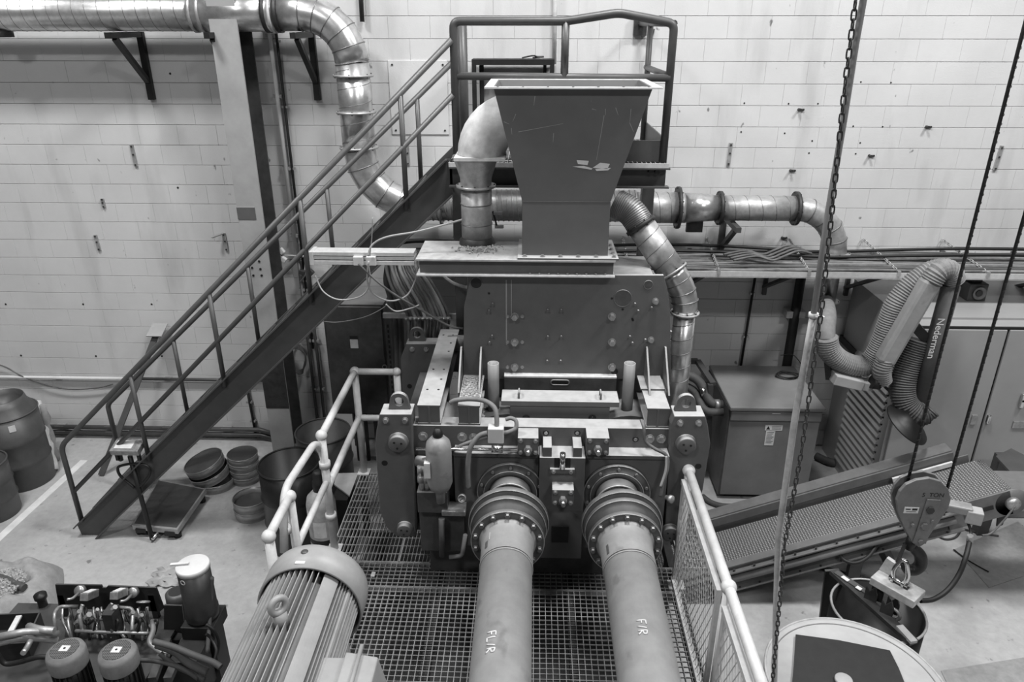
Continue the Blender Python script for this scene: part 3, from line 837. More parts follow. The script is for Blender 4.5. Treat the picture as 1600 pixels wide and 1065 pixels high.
# feed throat: slotted plate, lid and block
a_, b_2 = P(788, 586, Y=4.97), P(962, 606, Y=4.97)
MB().bx(a_.x, b_2.x, 4.95, 5.0, 1.88, a_.z).build('slotted_plate', 'machine_dark', press)
MB().bx(a_.x, b_2.x, 4.945, 5.0, a_.z - 0.004, a_.z + 0.008).build('plate_edge', 'pale_edge', press)
c = P(875, 597, Y=4.95); mb = MB()
mb.tube([c + V((0.05 * sx + 0.018 * math.cos(q) * 1.0, -0.004, 0.02 * math.sin(q))) for sx, q in [(1, k * PI / 6 - PI / 2) for k in range(7)] + [(-1, PI / 2 + k * PI / 6) for k in range(7)]], 0.006, 6, closed=True)
mb.build('slot_rim', 'machine', press)
MB().bx(c.x - 0.06, c.x + 0.06, 4.947, 4.95, c.z - 0.018, c.z + 0.018).build('slot', 'black_steel', press)
a_, b_2 = P(783, 626, Y=4.68), P(968, 627, Y=4.68)
lid = MB().bx(a_.x, b_2.x, 4.68, 4.86, a_.z - 0.04, a_.z).build('throat_lid', 'machine', press, 0.003)
for px in (811, 938):
    c = P(px, 616, Y=4.77); z = a_.z
    MB().tube(fillet([(c.x, 4.72, z), (c.x, 4.72, z + 0.05), (c.x, 4.79, z + 0.05), (c.x, 4.79, z)], 0.02), 0.007, 8).build('handle', 'machine', lid)
a2, b2 = P(797, 634, Y=4.69), P(953, 634, Y=4.69)
MB().bx(a2.x, b2.x, 4.69, 4.85, 1.86, a_.z - 0.045).build('throat_block', 'machine', press, 0.003)
for px in (822, 926):
    c = P(px, 656, Y=4.66); MB().cyl((c.x, 4.685, c.z), (c.x, 4.69, c.z), 0.028, n=16).build('bore', 'black_steel', press)
    MB().cyl((c.x, 4.62, c.z - 0.01), (c.x, 4.69, c.z - 0.01), 0.013, n=12).build('stud', 'chrome', press)
z = 1.88
MB().bx(P(712, 650, Y=4.66).x, P(796, 650, Y=4.66).x, 4.64, 4.68, z, z + 0.035).build('deck_angle', 'machine', press)
MB().bx(P(955, 650, Y=4.66).x, P(1005, 650, Y=4.66).x, 4.64, 4.68, z, z + 0.035).build('deck_angle', 'machine', press)
gv = MB()
for k in range(200):
    x = P(755, 640, Y=4.8).x + rg.gauss(0, 0.05); y = 4.72 + rg.random() * 0.2; s = 0.005 + rg.random() * 0.008
    gv.box((x, y, 1.87 + s * 0.4), (s, s * 1.2, s), Matrix.Rotation(rg.random() * 6, 3, (rg.random() + .01, rg.random(), rg.random())))
stuff(gv.build('spilled_gravel', 'gravel', press))

# bearing blocks, bearing flanges and couplings
SZ = 1.5
sh = {}
BYF = 4.40
for key, (xa, xb, pxc) in {'left': (709, 842, 793), 'right': (915, 1046, 977)}.items():
    c = P(pxc, 850, Z=SZ); cx = c.x; sh[key] = cx
    x0, x1 = P(xa, 712, Y=BYF).x, P(xb, 712, Y=BYF).x
    zt_ = P(850, 714, Y=BYF).z
    bb = MB().bx(x0, x1, BYF, MY + 0.02, 1.0, zt_).build('bearing_block', 'machine', press, 0.004)
    zt2 = zt_ + 0.0
    MB().bx(x0, x1, BYF - 0.012, MY, zt2, zt2 + 0.03).build('block_cap', 'machine', bb, 0.004)
    b1 = MB().lathe([(0.235, 0), (0.235, 0.03), (0.225, 0.035), (0.19, 0.035), (0.185, 0.055), (0.15, 0.055), (0.15, 0.02)], (cx, BYF, SZ), (0, -1, 0), 48).build('bearing_cover', 'machine_dark', bb)
    for R_, y_ in ((0.233, 0.032), (0.187, 0.054)): MB().torus((cx, BYF - y_, SZ), (0, 1, 0), R_, 0.0035, 56, 6).build('worn_edge', 'worn_edge', b1)
    for k in range(10):
        a = 2 * PI * k / 10 + 0.3
        bolt(V((cx + 0.213 * math.cos(a), BYF - 0.035, SZ + 0.213 * math.sin(a))), 0.011, 0.014, b1, washer=False)
# centre adjuster between the bearings
x0, x1 = P(843, 715, Y=4.34).x, P(915, 715, Y=4.34).x
zt_ = P(880, 715, Y=4.34).z
ca = MB().bx(x0, x1, 4.34, MY, 0.95, zt_).build('adjuster_block', 'machine', press, 0.004)
for a_, b_2 in ((848, 862), (895, 909)):
    MB().bx(P(a_, 714, Y=4.36).x, P(b_2, 714, Y=4.36).x, 4.35, MY, zt_, zt_ + 0.075).build('adjuster_ear', 'machine', ca, 0.003)
xc = (x0 + x1) / 2
MB().bx(xc - 0.055, xc + 0.055, 4.335, 4.34, zt_ - 0.13, zt_).build('slot', 'black_steel', ca)
MB().cyl((xc, 4.32, zt_ - 0.07), (xc, 4.32, zt_ + 0.05), 0.02, n=14).build('screw_spindle', 'chrome', ca)
z = P(880, 738, Y=4.33).z
o = MB().bx(xc - 0.085, xc + 0.085, 4.315, 4.34, z, z + 0.035).build('keeper_bar', 'machine', ca, 0.002)
for s in (-0.06, 0.06): bolt((xc + s, 4.315, z + 0.017), 0.012, 0.012, o)
def clamp_box(px0, px1, pyt, pyb, Y, parent, yback):
    a_, b_2 = P(px0, pyt, Y=Y), P(px1, pyb, Y=Y)
    o = MB().bx(a_.x, b_2.x, Y, yback, b_2.z, a_.z).build('clamp_box', 'machine', parent, 0.003)
    w, h = b_2.x - a_.x, a_.z - b_2.z
    for sx in (0.14, 0.86):
        for sz in (0.16, 0.84):
            bolt((a_.x + w * sx, Y, b_2.z + h * sz), 0.012, 0.012, o)
    c = V((a_.x + w * 0.5, Y, b_2.z + h * 0.4))
    MB().hexbolt(c, (0, -1, 0), 0.028, 0.035).build('nut', 'bolt_steel', o)
    MB().cyl(c, c - V((0, 0.075, 0)), 0.016, n=12).build('stud', 'chrome', o)
    return o
clamp_box(809, 841, 684, 711, 4.36, press, MY)
clamp_box(917, 951, 684, 711, 4.36, press, MY)
clamp_box(863, 896, 765, 789, 4.24, ca, 4.34)
MB().bx(xc - 0.06, xc + 0.06, 4.33, 4.34, 1.10, 1.24).build('recess', 'black_steel', ca)

# gearbox-like rear parts at the left, visible between the plates
MB().cyl(P(700, 536, Y=5.75), P(728, 536, Y=5.75), 0.07, n=20).build('cross_shaft', 'bolt_steel', press)

# lower left hydraulics block of the press
a_, b_2 = P(652, 770, Y=4.32), P(700, 795, Y=4.32)
MB().bx(a_.x, b_2.x, 4.30, 4.44, b_2.z - 0.02, a_.z + 0.02).build('valve_block', 'machine_dark', press, 0.003)
MB().bx(P(655, 800, Y=4.36).x, P(725, 800, Y=4.36).x, 4.36, 4.5, 0.98, P(700, 800, Y=4.36).z).build('manifold', 'machine_dark', press, 0.003)
MB().bx(P(690, 800, Y=4.28).x, P(727, 800, Y=4.28).x, 4.28, 4.4, P(700, 806, Y=4.28).z, P(700, 799, Y=4.28).z).build('valve_cap', 'bolt_steel', press, 0.003)
mb = MB().cyl(P(690, 810, Y=4.3), P(691, 868, Y=4.3), 0.022, n=12); mb.build('drain_pipe', 'machine_dark', press)
MB().tube(fillet([P(702, 870, Y=4.3), P(722, 868, Y=4.3), P(727, 835, Y=4.3)], 0.03), 0.016, 8).build('drain_hose', 'hose', press)
for px in (660, 668):
    mb = MB()
    for k, (r, y0, y1) in enumerate(((0.022, 765, 748), (0.028, 752, 742), (0.02, 742, 728))):
        mb.cyl(P(px - k * 2, y0, Y=4.34), P(px - k * 2, y1, Y=4.34), r, n=10)
    mb.build('hydraulic_fitting', 'brass', press)
MB().cyl(P(652, 720, Y=4.4), P(675, 722, Y=4.36), 0.04, n=14).build('fitting_elbow', 'machine', press)
# accumulator bottle
c = P(688, 765, Y=4.27); zt_ = P(686, 681, Y=4.27).z; h = zt_ - c.z; r = 0.088
ac = MB().lathe([(0.03, -0.10), (0.035, -0.02), (0.05, 0), (r * 0.8, 0.02), (r, 0.07), (r, h - 0.09), (r * 0.9, h - 0.045), (r * 0.55, h - 0.01), (0.028, h), (0.024, h + 0.035), (0, h + 0.035)], c, (0, 0, 1), 28).build('accumulator', 'shaft_paint', press)
MB().bx(c.x - 0.091, c.x - 0.05, c.y - 0.088, c.y - 0.05, c.z + h * 0.35, c.z + h * 0.62).build('label_plate', 'paper', ac)
MB().lathe([(0.034, 0), (0.036, 0.02), (0.02, 0.06), (0, 0.06)], (c.x, c.y, c.z + h), (0, 0, 1), 14).build('valve_cap', 'black_steel', ac)
# junction box with cables
a_, b_2 = P(762, 674, Y=4.34), P(787, 693, Y=4.34)
jb = MB().bx(a_.x, b_2.x, 4.34, 4.42, b_2.z, a_.z + 0.02).build('junction_box', 'white_paint', press, 0.006)
def hose(name, pts, r, m, parent, n=6): return MB().tube(bez(pts, n), r, 8).build(name, m, parent)
hose('cable', [P(776, 670, Y=4.38), P(776, 652, Y=4.4), P(772, 636, Y=4.43), P(757, 626, Y=4.47), P(735, 623, Y=4.5), P(712, 625, Y=4.52), P(704, 629, Y=4.53)], 0.017, 'hose', jb)
hose('cable', [P(786, 676, Y=4.38), P(796, 674, Y=4.38), P(806, 668, Y=4.4), P(806, 657, Y=4.42), P(798, 653, Y=4.43), P(790, 655, Y=4.43)], 0.015, 'hose', jb)
hose('cable', [P(762, 676, Y=4.36), P(748, 681, Y=4.36), P(735, 700, Y=4.34), P(731, 730, Y=4.33), P(732, 762, Y=4.33)], 0.018, 'hose', jb)
hose('cable', [P(762, 682, Y=4.36), P(745, 687, Y=4.36), P(722, 695, Y=4.38), P(708, 703, Y=4.4)], 0.013, 'hose', jb)
MB().cyl(P(650, 701, Y=4.36), P(808, 702, Y=4.36), 0.011, n=10).build('tie_rod', 'chrome', press)
MB().cyl(P(768, 700, Y=4.34), P(786, 701, Y=4.34), 0.028, n=16).build('transducer', 'chrome', press)
c = P(722, 777, Y=4.3)
gg = MB().lathe([(0.0, 0), (0.03, 0), (0.03, 0.03), (0.024, 0.034), (0.024, 0.028), (0, 0.028)], c, (0, -1, 0.35), 20).build('pressure_gauge', 'bolt_steel', press)
MB().bar(c + V((-0.012, -0.032, 0.0)), c + V((0.008, -0.032, 0.014)), 0.004, 0.003).build('needle', 'ink', gg)
c = P(1041, 777, Y=4.3)
MB().lathe([(0.0, 0), (0.018, 0), (0.018, 0.03), (0.028, 0.035), (0.028, 0.055), (0.012, 0.06), (0, 0.06)], c, (0.5, -0.7, 0.25), 16).build('sensor_head', 'bolt_steel', press)
hose('cable', [P(1002, 656, Y=4.48), P(1006, 668, Y=4.42), P(1008, 688, Y=4.4), P(1022, 700, Y=4.38), P(1041, 711, Y=4.37), P(1043, 730, Y=4.35), P(1036, 755, Y=4.33), P(1032, 775, Y=4.32)], 0.012, 'cable', press)
hose('cable', [P(1041, 712, Y=4.36), P(1040, 735, Y=4.34), P(1032, 760, Y=4.32)], 0.009, 'cable_pale', press)

# ---------------------------------------------------------------- drive shafts with couplings
def drive_shaft(key, lab, scrawl, spx):
    cx = sh[key]; t = thing('drive_shaft', lab, 'shaft', (cx, 3.8, SZ - 0.17), 'drive shafts')
    ax = (0, -1, 0)
    MB().lathe([(0.15, -0.02), (0.15, 0.06), (0.145, 0.10), (0.12, 0.11), (0.12, 0.22)], (cx, 4.36, SZ), ax, 40).build('hub', 'machine_dark', t)
    MB().lathe([(0.15, 0), (0.255, 0), (0.268, 0.012), (0.268, 0.04), (0.255, 0.052), (0.15, 0.052)], (cx, 4.06, SZ), ax, 56).build('coupling_disc', 'machine_dark', t)
    MB().lathe([(0.15, 0), (0.24, 0), (0.252, 0.01), (0.252, 0.035), (0.24, 0.045), (0.215, 0.05), (0.205, 0.10), (0.15, 0.10)], (cx, 3.985, SZ), ax, 56).build('coupling_ring', 'machine_dark', t)
    fo = MB().lathe([(0.15, 0), (0.233, 0), (0.238, 0.005), (0.238, 0.03), (0.233, 0.035), (0.155, 0.035)], (cx, 3.855, SZ), ax, 56).build('bolted_flange', 'machine_dark', t)
    MB().cyl((cx, 4.0, SZ), (cx, 3.86, SZ), 0.19, n=40).build('coupling_body', 'machine', t)
    for k in range(14):
        a = 2 * PI * k / 14 + PI / 2
        bolt(V((cx + 0.210 * math.cos(a), 3.82, SZ + 0.210 * math.sin(a))), 0.015, 0.018, fo, 'machine', washer=True)
    for R_, y_ in ((0.267, 4.012), (0.251, 3.945), (0.237, 3.822)): MB().torus((cx, y_, SZ), (0, 1, 0), R_ - 0.003, 0.0035, 56, 6).build('worn_edge', 'worn_edge', t)
    MB().torus((cx, 4.25, SZ), (0, 1, 0), 0.152, 0.008, 48, 6).build('seal_ring', 'worn_edge', t)
    MB().lathe([(0.185, 0), (0.172, 0.02), (0.165, 0.08), (0.163, 0.24)], (cx, 3.82, SZ), ax, 48, caps=False).build('shaft_collar', 'shaft_paint', t)
    sf = MB().cyl((cx, 3.6, SZ), (cx, 0.6, SZ), 0.159, n=48).build('shaft_tube', 'shaft_paint', t)
    MB().torus((cx, 3.565, SZ), (0, 1, 0), 0.161, 0.005, 40, 6).build('weld_bead', 'motor_paint', t)
    for u0, u1, y0, y1, m_ in spx:
        vs, fs = [], []
        for k in range(7):
            a = (u0 + (u1 - u0) * k / 6) / 0.166
            for yy in (y0, y1): vs.append((cx + 0.1665 * math.sin(a), yy, SZ + 0.1665 * math.cos(a)))
        fs = [(2 * k, 2 * k + 2, 2 * k + 3, 2 * k + 1) for k in range(6)]
        MB().add(vs, fs, True).build('paint_patch', m_, t)
    # handwritten chalk letters on the tube, made of strokes lying on the curved surface
    R0 = 0.161
    def on(u, y):     # u = arc position from the crown, y along the shaft
        a = u / R0
        return V((cx + R0 * math.sin(a), y, SZ + R0 * math.cos(a)))
    ch = MB()
    for st_ in scrawl:
        pts = []
        for (u0, y0), (u1, y1) in zip(st_[:-1], st_[1:]):
            for k in range(5): pts.append(on(u0 + (u1 - u0) * k / 4, y0 + (y1 - y0) * k / 4))
        ch.tube(pts, 0.0042, 5)
    ch.build('chalk_mark', 'white_paint', t)
    return t
def glyphs(txt, u0, y0, s, rot=1):
    """stroke letters written along the shaft towards the camera"""
    G = {'F': [[(0, 0), (0, 1)], [(0, 1), (.6, 1)], [(0, .5), (.45, .5)]], 'L': [[(0, 1), (0, 0)], [(0, 0), (.55, 0)]],
         '/': [[(0.05, 0), (.35, 1)]], 'R': [[(0, 0), (0, 1), (.5, .9), (.5, .6), (0, .5), (.55, 0)]]}
    out = []; x = 0
    for c in txt:
        for st_ in G[c]:
            out.append([(u0 + b * s, y0 - (x + a) * s) for a, b in st_])
        x += {'F': 0.8, 'L': 0.85, '/': 0.7}.get(c, 0.8)
    return out
c1 = P(766, 997, Z=SZ + 0.157); c2 = P(1002, 978, Z=SZ + 0.157)
drive_shaft('left', 'thick grey drive shaft with chalk letters FL/R, left of the pair', glyphs('FL/R', c1.x - sh['left'] - 0.02, c1.y + 0.05, 0.047), [(-0.155, -0.13, 3.63, 3.69, 'machine_dark'), (-0.12, -0.115, 3.69, 3.76, 'white_paint')])
drive_shaft('right', 'thick grey drive shaft with chalk letters F/R, right of the pair', glyphs('F/R', c2.x - sh['right'] - 0.02, c2.y + 0.04, 0.047), [(-0.165, -0.145, 3.61, 3.69, 'machine_dark')])

# ================================================================ hopper, slide gate and pipes above the press
t = thing('feed_hopper', 'dark grey tapered feed hopper with pale flanged rim', 'hopper', (0.22, 5.2, 3.05))
ZR = 4.18
tf, tb = 4.95, 5.62
hx0, hx1 = P(771, 138, Y=tf).x, P(1020, 140, Y=tf).x
wx0, wx1 = P(816, 315, Y=5.0).x, P(954, 316, Y=5.0).x
zw = P(880, 315, Y=5.0).z; zb3 = P(880, 399, Y=5.0).z
wf, wb = 5.0, 5.36
def shell(a, b, z0, z1, th, name, m, parent):
    """four-sided tapering shell, a = (x0,x1,y0,y1) at z0, b at z1, open both ends"""
    mb = MB()
    def rng(r, z, d): return [(r[0] + d, r[2] + d, z), (r[1] - d, r[2] + d, z), (r[1] - d, r[3] - d, z), (r[0] + d, r[3] - d, z)]
    vs = rng(a, z0, 0) + rng(b, z1, 0) + rng(a, z0, th) + rng(b, z1, th)
    fs = []
    for k in range(4):
        j = (k + 1) % 4
        fs += [(k, j, 4 + j, 4 + k), (8 + k, 12 + k, 12 + j, 8 + j), (4 + k, 4 + j, 12 + j, 12 + k), (k, 8 + k, 8 + j, j)]
    return mb.add(vs, fs).build(name, m, parent)
cone = shell((wx0, wx1, wf, wb), (hx0, hx1, tf, tb), zw, ZR, 0.008, 'cone', 'hopper_paint', t)
shell((wx0, wx1, wf, wb), (wx0, wx1, wf, wb), zb3, zw, 0.008, 'neck', 'hopper_paint', t)
mb = MB(); w = 0.055
mb.bx(hx0 - w, hx1 + w, tf - w, tf, ZR - 0.006, ZR + 0.004); mb.bx(hx0 - w, hx1 + w, tb, tb + w, ZR - 0.006, ZR + 0.004)
mb.bx(hx0 - w, hx0, tf, tb, ZR - 0.006, ZR + 0.004); mb.bx(hx1, hx1 + w, tf, tb, ZR - 0.006, ZR + 0.004)
rim = mb.build('rim_flange', 'pale_edge', t)
for k in range(7):
    x = hx0 + 0.03 + (hx1 - hx0 - 0.06) * k / 6
    MB().cyl((x, tf - 0.027, ZR + 0.003), (x, tf - 0.027, ZR + 0.006), 0.008, n=8).build('bolt_hole', 'dark_steel', rim)
mb = MB()   # torn paper sticker left on the front
def on_cone(px, py):
    for _ in range(1):
        y = wf + (tf - wf) * 0.35
        for i in range(4):
            p = P(px, py, Y=y - 0.002); y = wf + (tf - wf) * (p.z - zw) / (ZR - zw)
    return P(px, py, Y=y - 0.002)
for quad in (((901, 250), (920, 251), (918, 258), (903, 256)), ((894, 260), (912, 259), (926, 263), (924, 265)), ((926, 262), (938, 254), (953, 256), (949, 264)), ((930, 264), (955, 262), (950, 266), (932, 267))):
    p = [on_cone(*q) for q in quad]; mb.add(p, [(0, 1, 2, 3)])
mb.build('torn_sticker', 'white_paint', cone)
mb = MB()   # scratches through the paint
for (a_, b_2) in (((806, 178), (801, 190)), ((799, 200), (800, 210)), ((810, 206), (880, 193)), ((946, 170), (946, 180)), ((962, 168), (966, 180)), ((986, 170), (984, 192)), ((984, 192), (990, 206)), ((944, 180), (932, 250)), ((836, 150), (834, 165)), ((865, 208), (864, 222)), ((787, 190), (796, 194)), ((925, 170), (932, 172))):
    p, q = on_cone(*a_), on_cone(*b_2); d = (q - p).normalized(); s = d.cross(V((0, 1, 0))) * 0.0022
    mb.add([p - s, p + s, q + s * 0.5, q - s * 0.5], [(0, 1, 2, 3)])
mb.build('paint_scratches', 'motor_paint', cone)
mb = MB().bx(wx0, wx1, wf - 0.003, wf, zw - 0.003, zw + 0.003); mb.build('weld_seam', 'hopper_paint', cone)
# bottom flange
w = 0.07
bf = MB().bx(wx0 - 0.03, wx1 + 0.07, wf - w, wb + w, zb3 - 0.012, zb3).build('bottom_flange', 'machine', t)
for k in range(6):
    x = wx0 + 0.02 + (wx1 - wx0 + 0.02) * k / 5
    bolt((x, wf - 0.035, zb3), 0.012, 0.012, bf, axis=(0, 0, 1))
for k in range(3): bolt((wx1 + 0.04, wf + 0.05 + k * 0.1, zb3), 0.012, 0.012, bf, axis=(0, 0, 1))

t = thing('slide_gate', 'flat grey slide gate box with dusty top under the hopper', 'gate', (-0.1, 5.1, 2.9))
gx0, gx1 = P(650, 404, Y=4.94).x, P(962, 404, Y=4.94).x
gz1 = zb3 - 0.013; gz0 = P(800, 431, Y=4.94).z
MB().bx(gx0, gx1, 4.92, 5.40, gz1 - 0.012, gz1).build('top_plate', 'dusty_top', t)
MB().bx(gx0 + 0.02, gx1 - 0.01, 4.96, 5.40, gz0 + 0.012, gz1 - 0.012).build('box', 'machine', t)
MB().bx(gx0, gx1, 4.92, 5.40, gz0, gz0 + 0.012).build('bottom_flange', 'pale_edge', t)
for k in range(9):
    x = -0.02 + k * 0.066; bolt((x, 4.94, gz0 + 0.012), 0.008, 0.01, t, axis=(0, 0, 1), washer=False)
gv = MB()
c = P(752, 384, Y=5.3)
for k in range(420):
    a = rg.random() * 6.28; rr_ = abs(rg.gauss(0, 0.07))
    s = 0.004 + rg.random() * 0.010
    x, y = c.x + rr_ * math.cos(a) * 1.1, 5.20 + rr_ * math.sin(a) * 1.1
    if 4.93 < y < 5.4 and x < wx0 - 0.04: gv.box((x, y, gz1 + s * 0.4), (s, s, s), Matrix.Rotation(rg.random() * 6, 3, (rg.random() + .01, rg.random(), rg.random())))
stuff(gv.build('spilled_gravel', 'gravel', t))

# vent elbow and pipe left of the hopper
t = thing('vent_pipe', 'pale dusty elbow and vertical vent pipe left of the hopper', 'pipe', (P(742, 370, Y=5.35).x, 5.35, gz1))
vx = P(744, 300, Y=5.35).x
zfl = P(742, 243, Y=5.35).z
r = 0.19
zax = zfl + 0.24
ex = vx + 0.34
pe = arc((ex, 5.35, zfl + 0.02), PI, PI / 2, 0.0, 1, (1, 0, 0), (0, 0, 1))
elb = [V((vx + 0.045, 5.35, zfl))] + arc((vx + 0.045 + 0.25, 5.35, zfl + 0.01), PI, PI / 2, 0.25, 9, (1, 0, 0), (0, 0, 1)) + [V((vx + 0.55, 5.35, zfl + 0.26))]
MB().tube(elb, [0.165] + [0.172] * 10 + [0.172], 36).build('elbow', 'pale_edge', t)
MB().bx(vx - 0.14, vx + 0.22, 5.35 - 0.17, 5.35 + 0.17, zfl - 0.012, zfl + 0.01).build('square_flange', 'pale_edge', t)
zf2 = P(742, 290, Y=5.35).z
MB().lathe([(0.165, zfl), (0.115, zf2 + 0.06), (0.112, zf2)], (vx, 5.35, 0), (0, 0, 1), 32, caps=False).build('reducer', 'galv_dull', t)
flange(t, (vx, 5.35, zf2), (0, 0, 1), 0.145, 8, 'galv_dull', 0.016)
MB().cyl((vx, 5.35, gz1 + 0.03), (vx, 5.35, zf2), 0.113, n=32).build('pipe', 'galv_dull', t)
MB().lathe([(0.135, 0), (0.13, 0.03), (0.114, 0.05)], (vx, 5.35, gz1), (0, 0, 1), 32, caps=False).build('pipe_foot', 'dark_steel', t)
for f in (0.35, 0.7): MB().torus((vx, 5.35, gz1 + (zf2 - gz1) * f), (0, 0, 1), 0.114, 0.004, 28, 5).build('seam', 'galv_seam', t)

# flexible duct dropping right of the hopper
t = thing('spiral_duct', 'shiny spiral duct bending down from behind the hopper to the press', 'duct', (P(1065, 640, Y=5.3).x, 5.3, 1.9))
q = [P(962, 318, Y=5.55), P(985, 330, Y=5.5), P(1001, 352, Y=5.45), P(1050, 425, Y=5.34), P(1066, 455, Y=5.32), P(1070, 488, Y=5.3)]
MB().tube(bez(q[:3], 6), 0.105, 28).build('flex_hose', 'galv_dull', t)
mb = MB(); pts = bez(q[:3], 10)
for i in range(1, len(pts) - 1): mb.torus(pts[i], pts[i + 1] - pts[i - 1], 0.104, 0.006, 24, 5)
mb.build('flex_ribs', 'galv_seam', t)
MB().tube([q[2], q[3]], 0.108, 32).build('slanted_section', 'galv_dull', t)
mb = MB(); helix(mb, q[2], q[3], 0.108, 0.11); mb.build('spiral_seam', 'galv_seam', t)
flange(t, q[2], q[3] - q[2], 0.122, 8, 'dark_steel', 0.03); flange(t, q[3], q[3] - q[2], 0.128, 8, 'galv_dull', 0.016)
el = bez([q[3], P(1064, 448, Y=5.32), P(1070, 470, Y=5.31), q[5]], 3)
elbow(t, el, [0.105 - 0.014 * i / (len(el) - 1) for i in range(len(el))], 'galv', False)
for i in (2, 4, 6): MB().torus(el[i], el[i + 1] - el[i - 1], 0.1, 0.005, 28, 5).build('gore_seam', 'galv_seam', t)
flange(t, q[5], (0, 0, 1), 0.11, 8, 'galv_dull', 0.016)
MB().cyl(q[5], (q[5].x, q[5].y, 1.75), 0.082, n=32).build('vertical_section', 'galv', t)
mb = MB(); helix(mb, (q[5].x, q[5].y, 1.9), q[5], 0.082, 0.12); mb.build('spiral_seam', 'galv_seam', t)

# linear actuator of the slide gate with its cables
a_, b_2 = P(490, 393, Y=5.1), P(648, 412, Y=5.1)
t = thing('actuator', 'pale aluminium linear actuator projecting left from the slide gate', 'actuator', (a_.x, 5.1, b_2.z))
zc = (a_.z + b_2.z) / 2
for k, (dz, hh) in enumerate(((0.032, 0.028), (0.0, 0.022), (-0.034, 0.03))):
    MB().bx(a_.x, b_2.x, 5.08 + 0.006 * (k == 1), 5.2, zc + dz - hh / 2, zc + dz + hh / 2).build('profile_rail', 'alu', t, 0.002)
MB().bx(a_.x - 0.03, a_.x, 5.075, 5.21, zc - 0.055, zc + 0.05).build('end_cap', 'alu', t, 0.004)
for px in (560, 580):
    x = P(px, 405, Y=5.07).x; MB().bx(x - 0.035, x + 0.035, 5.05, 5.08, zc - 0.045, zc + 0.02).build('sensor_clamp', 'white_paint', t, 0.004)
for nm, pts, rr_, m in (
        ('cable', [(575, 400), (582, 382), (605, 370), (650, 362), (690, 352), (722, 343)], 0.010, 'cable_pale'),
        ('cable', [(576, 408), (574, 440), (585, 460), (610, 470), (635, 462), (648, 440), (652, 418)], 0.010, 'cable_pale'),
        ('cable', [(560, 412), (590, 440), (620, 462), (660, 485), (700, 508), (724, 513)], 0.012, 'cable'),
        ('cable', [(575, 410), (578, 440), (565, 462), (530, 468), (505, 455), (493, 430)], 0.008, 'cable_pale'),
        ('cable', [(605, 470), (600, 480), (570, 495), (530, 503), (505, 502)], 0.005, 'cable'),
        ('cable', [(603, 475), (618, 486), (640, 482), (655, 476)], 0.008, 'cable_pale'),
        ('cable', [(582, 340), (581, 370), (578, 400)], 0.005, 'cable_pale')):
    MB().tube(bez([P(x, y, Y=5.0 + 0.02 * i) for i, (x, y) in enumerate(pts)], 6), rr_ * 0.7, 6).build(nm, m, t)

# ================================================================ grated working platform around the press
GZ = 0.65
gp = thing('grating_platform', 'open steel grating platform around the front of the press', 'platform', (0, 3, 0))
def grating(name, x0, x1, y0, y1, px, py, m='grate', main='y'):
    mb = MB(); k = x0; hx, hy = (0.03, 0.010) if main == 'y' else (0.010, 0.03)
    while k <= x1 + 1e-6:
        mb.bx(k - 0.0022, k + 0.0022, y0, y1, GZ - hx, GZ); k += px
    y = y0
    while y <= y1 + 1e-6:
        mb.bx(x0, x1, y - 0.0022, y + 0.0022, GZ - hy, GZ - 0.0006); y += py
    for a in ((x0, x1, y0, y0 + 0.006), (x0, x1, y1 - 0.006, y1), (x0, x0 + 0.006, y0, y1), (x1 - 0.006, x1, y0, y1)):
        mb.bx(a[0], a[1], a[2], a[3], GZ - 0.032, GZ + 0.001)
    return stuff(mb.build(name, m, gp))
GXL, GXR = -1.60, 1.16
yA = P(700, 879, Z=GZ).y; yB = P(700, 918, Z=GZ).y
xm_ = P(652, 870, Z=GZ).x
grating('grating_panel', GXL, -1.03, yA, 5.86, 0.031, 0.10)
grating('grating_panel', -1.03, xL + 0.03, yA, yA + 0.9, 0.031, 0.10)
grating('grating_panel', GXL, GXR, yB + 0.004, yA - 0.004, 0.043, 0.043)
grating('grating_panel', GXL, GXR, 1.2, yB - 0.004, 0.043, 0.043)
grating('grating_panel', xR + 0.21, GXR + 0.3, yA, 5.86, 0.042, 0.10)
for x in (GXL, -0.72, 0.28, GXR - 0.06):
    for (y0, y1) in ((1.2, yA),) if -1 < x < 1 else ((1.2, 5.86),):
        MB().bx(x, x + 0.06, y0, y1, GZ - 0.13, GZ - 0.034).build('support_beam', 'dark_steel', gp)
for x in (GXL, GXR - 0.06):
    for y in (1.4, 3.4, 4.8, 5.75):
        MB().bx(x, x + 0.06, y, y + 0.06, 0, GZ - 0.13).build('leg', 'dark_steel', gp)
MB().box(P(583, 897, Z=GZ + 0.004), (0.03, 0.05, 0.008)).build('grating_clip', 'paper', gp)

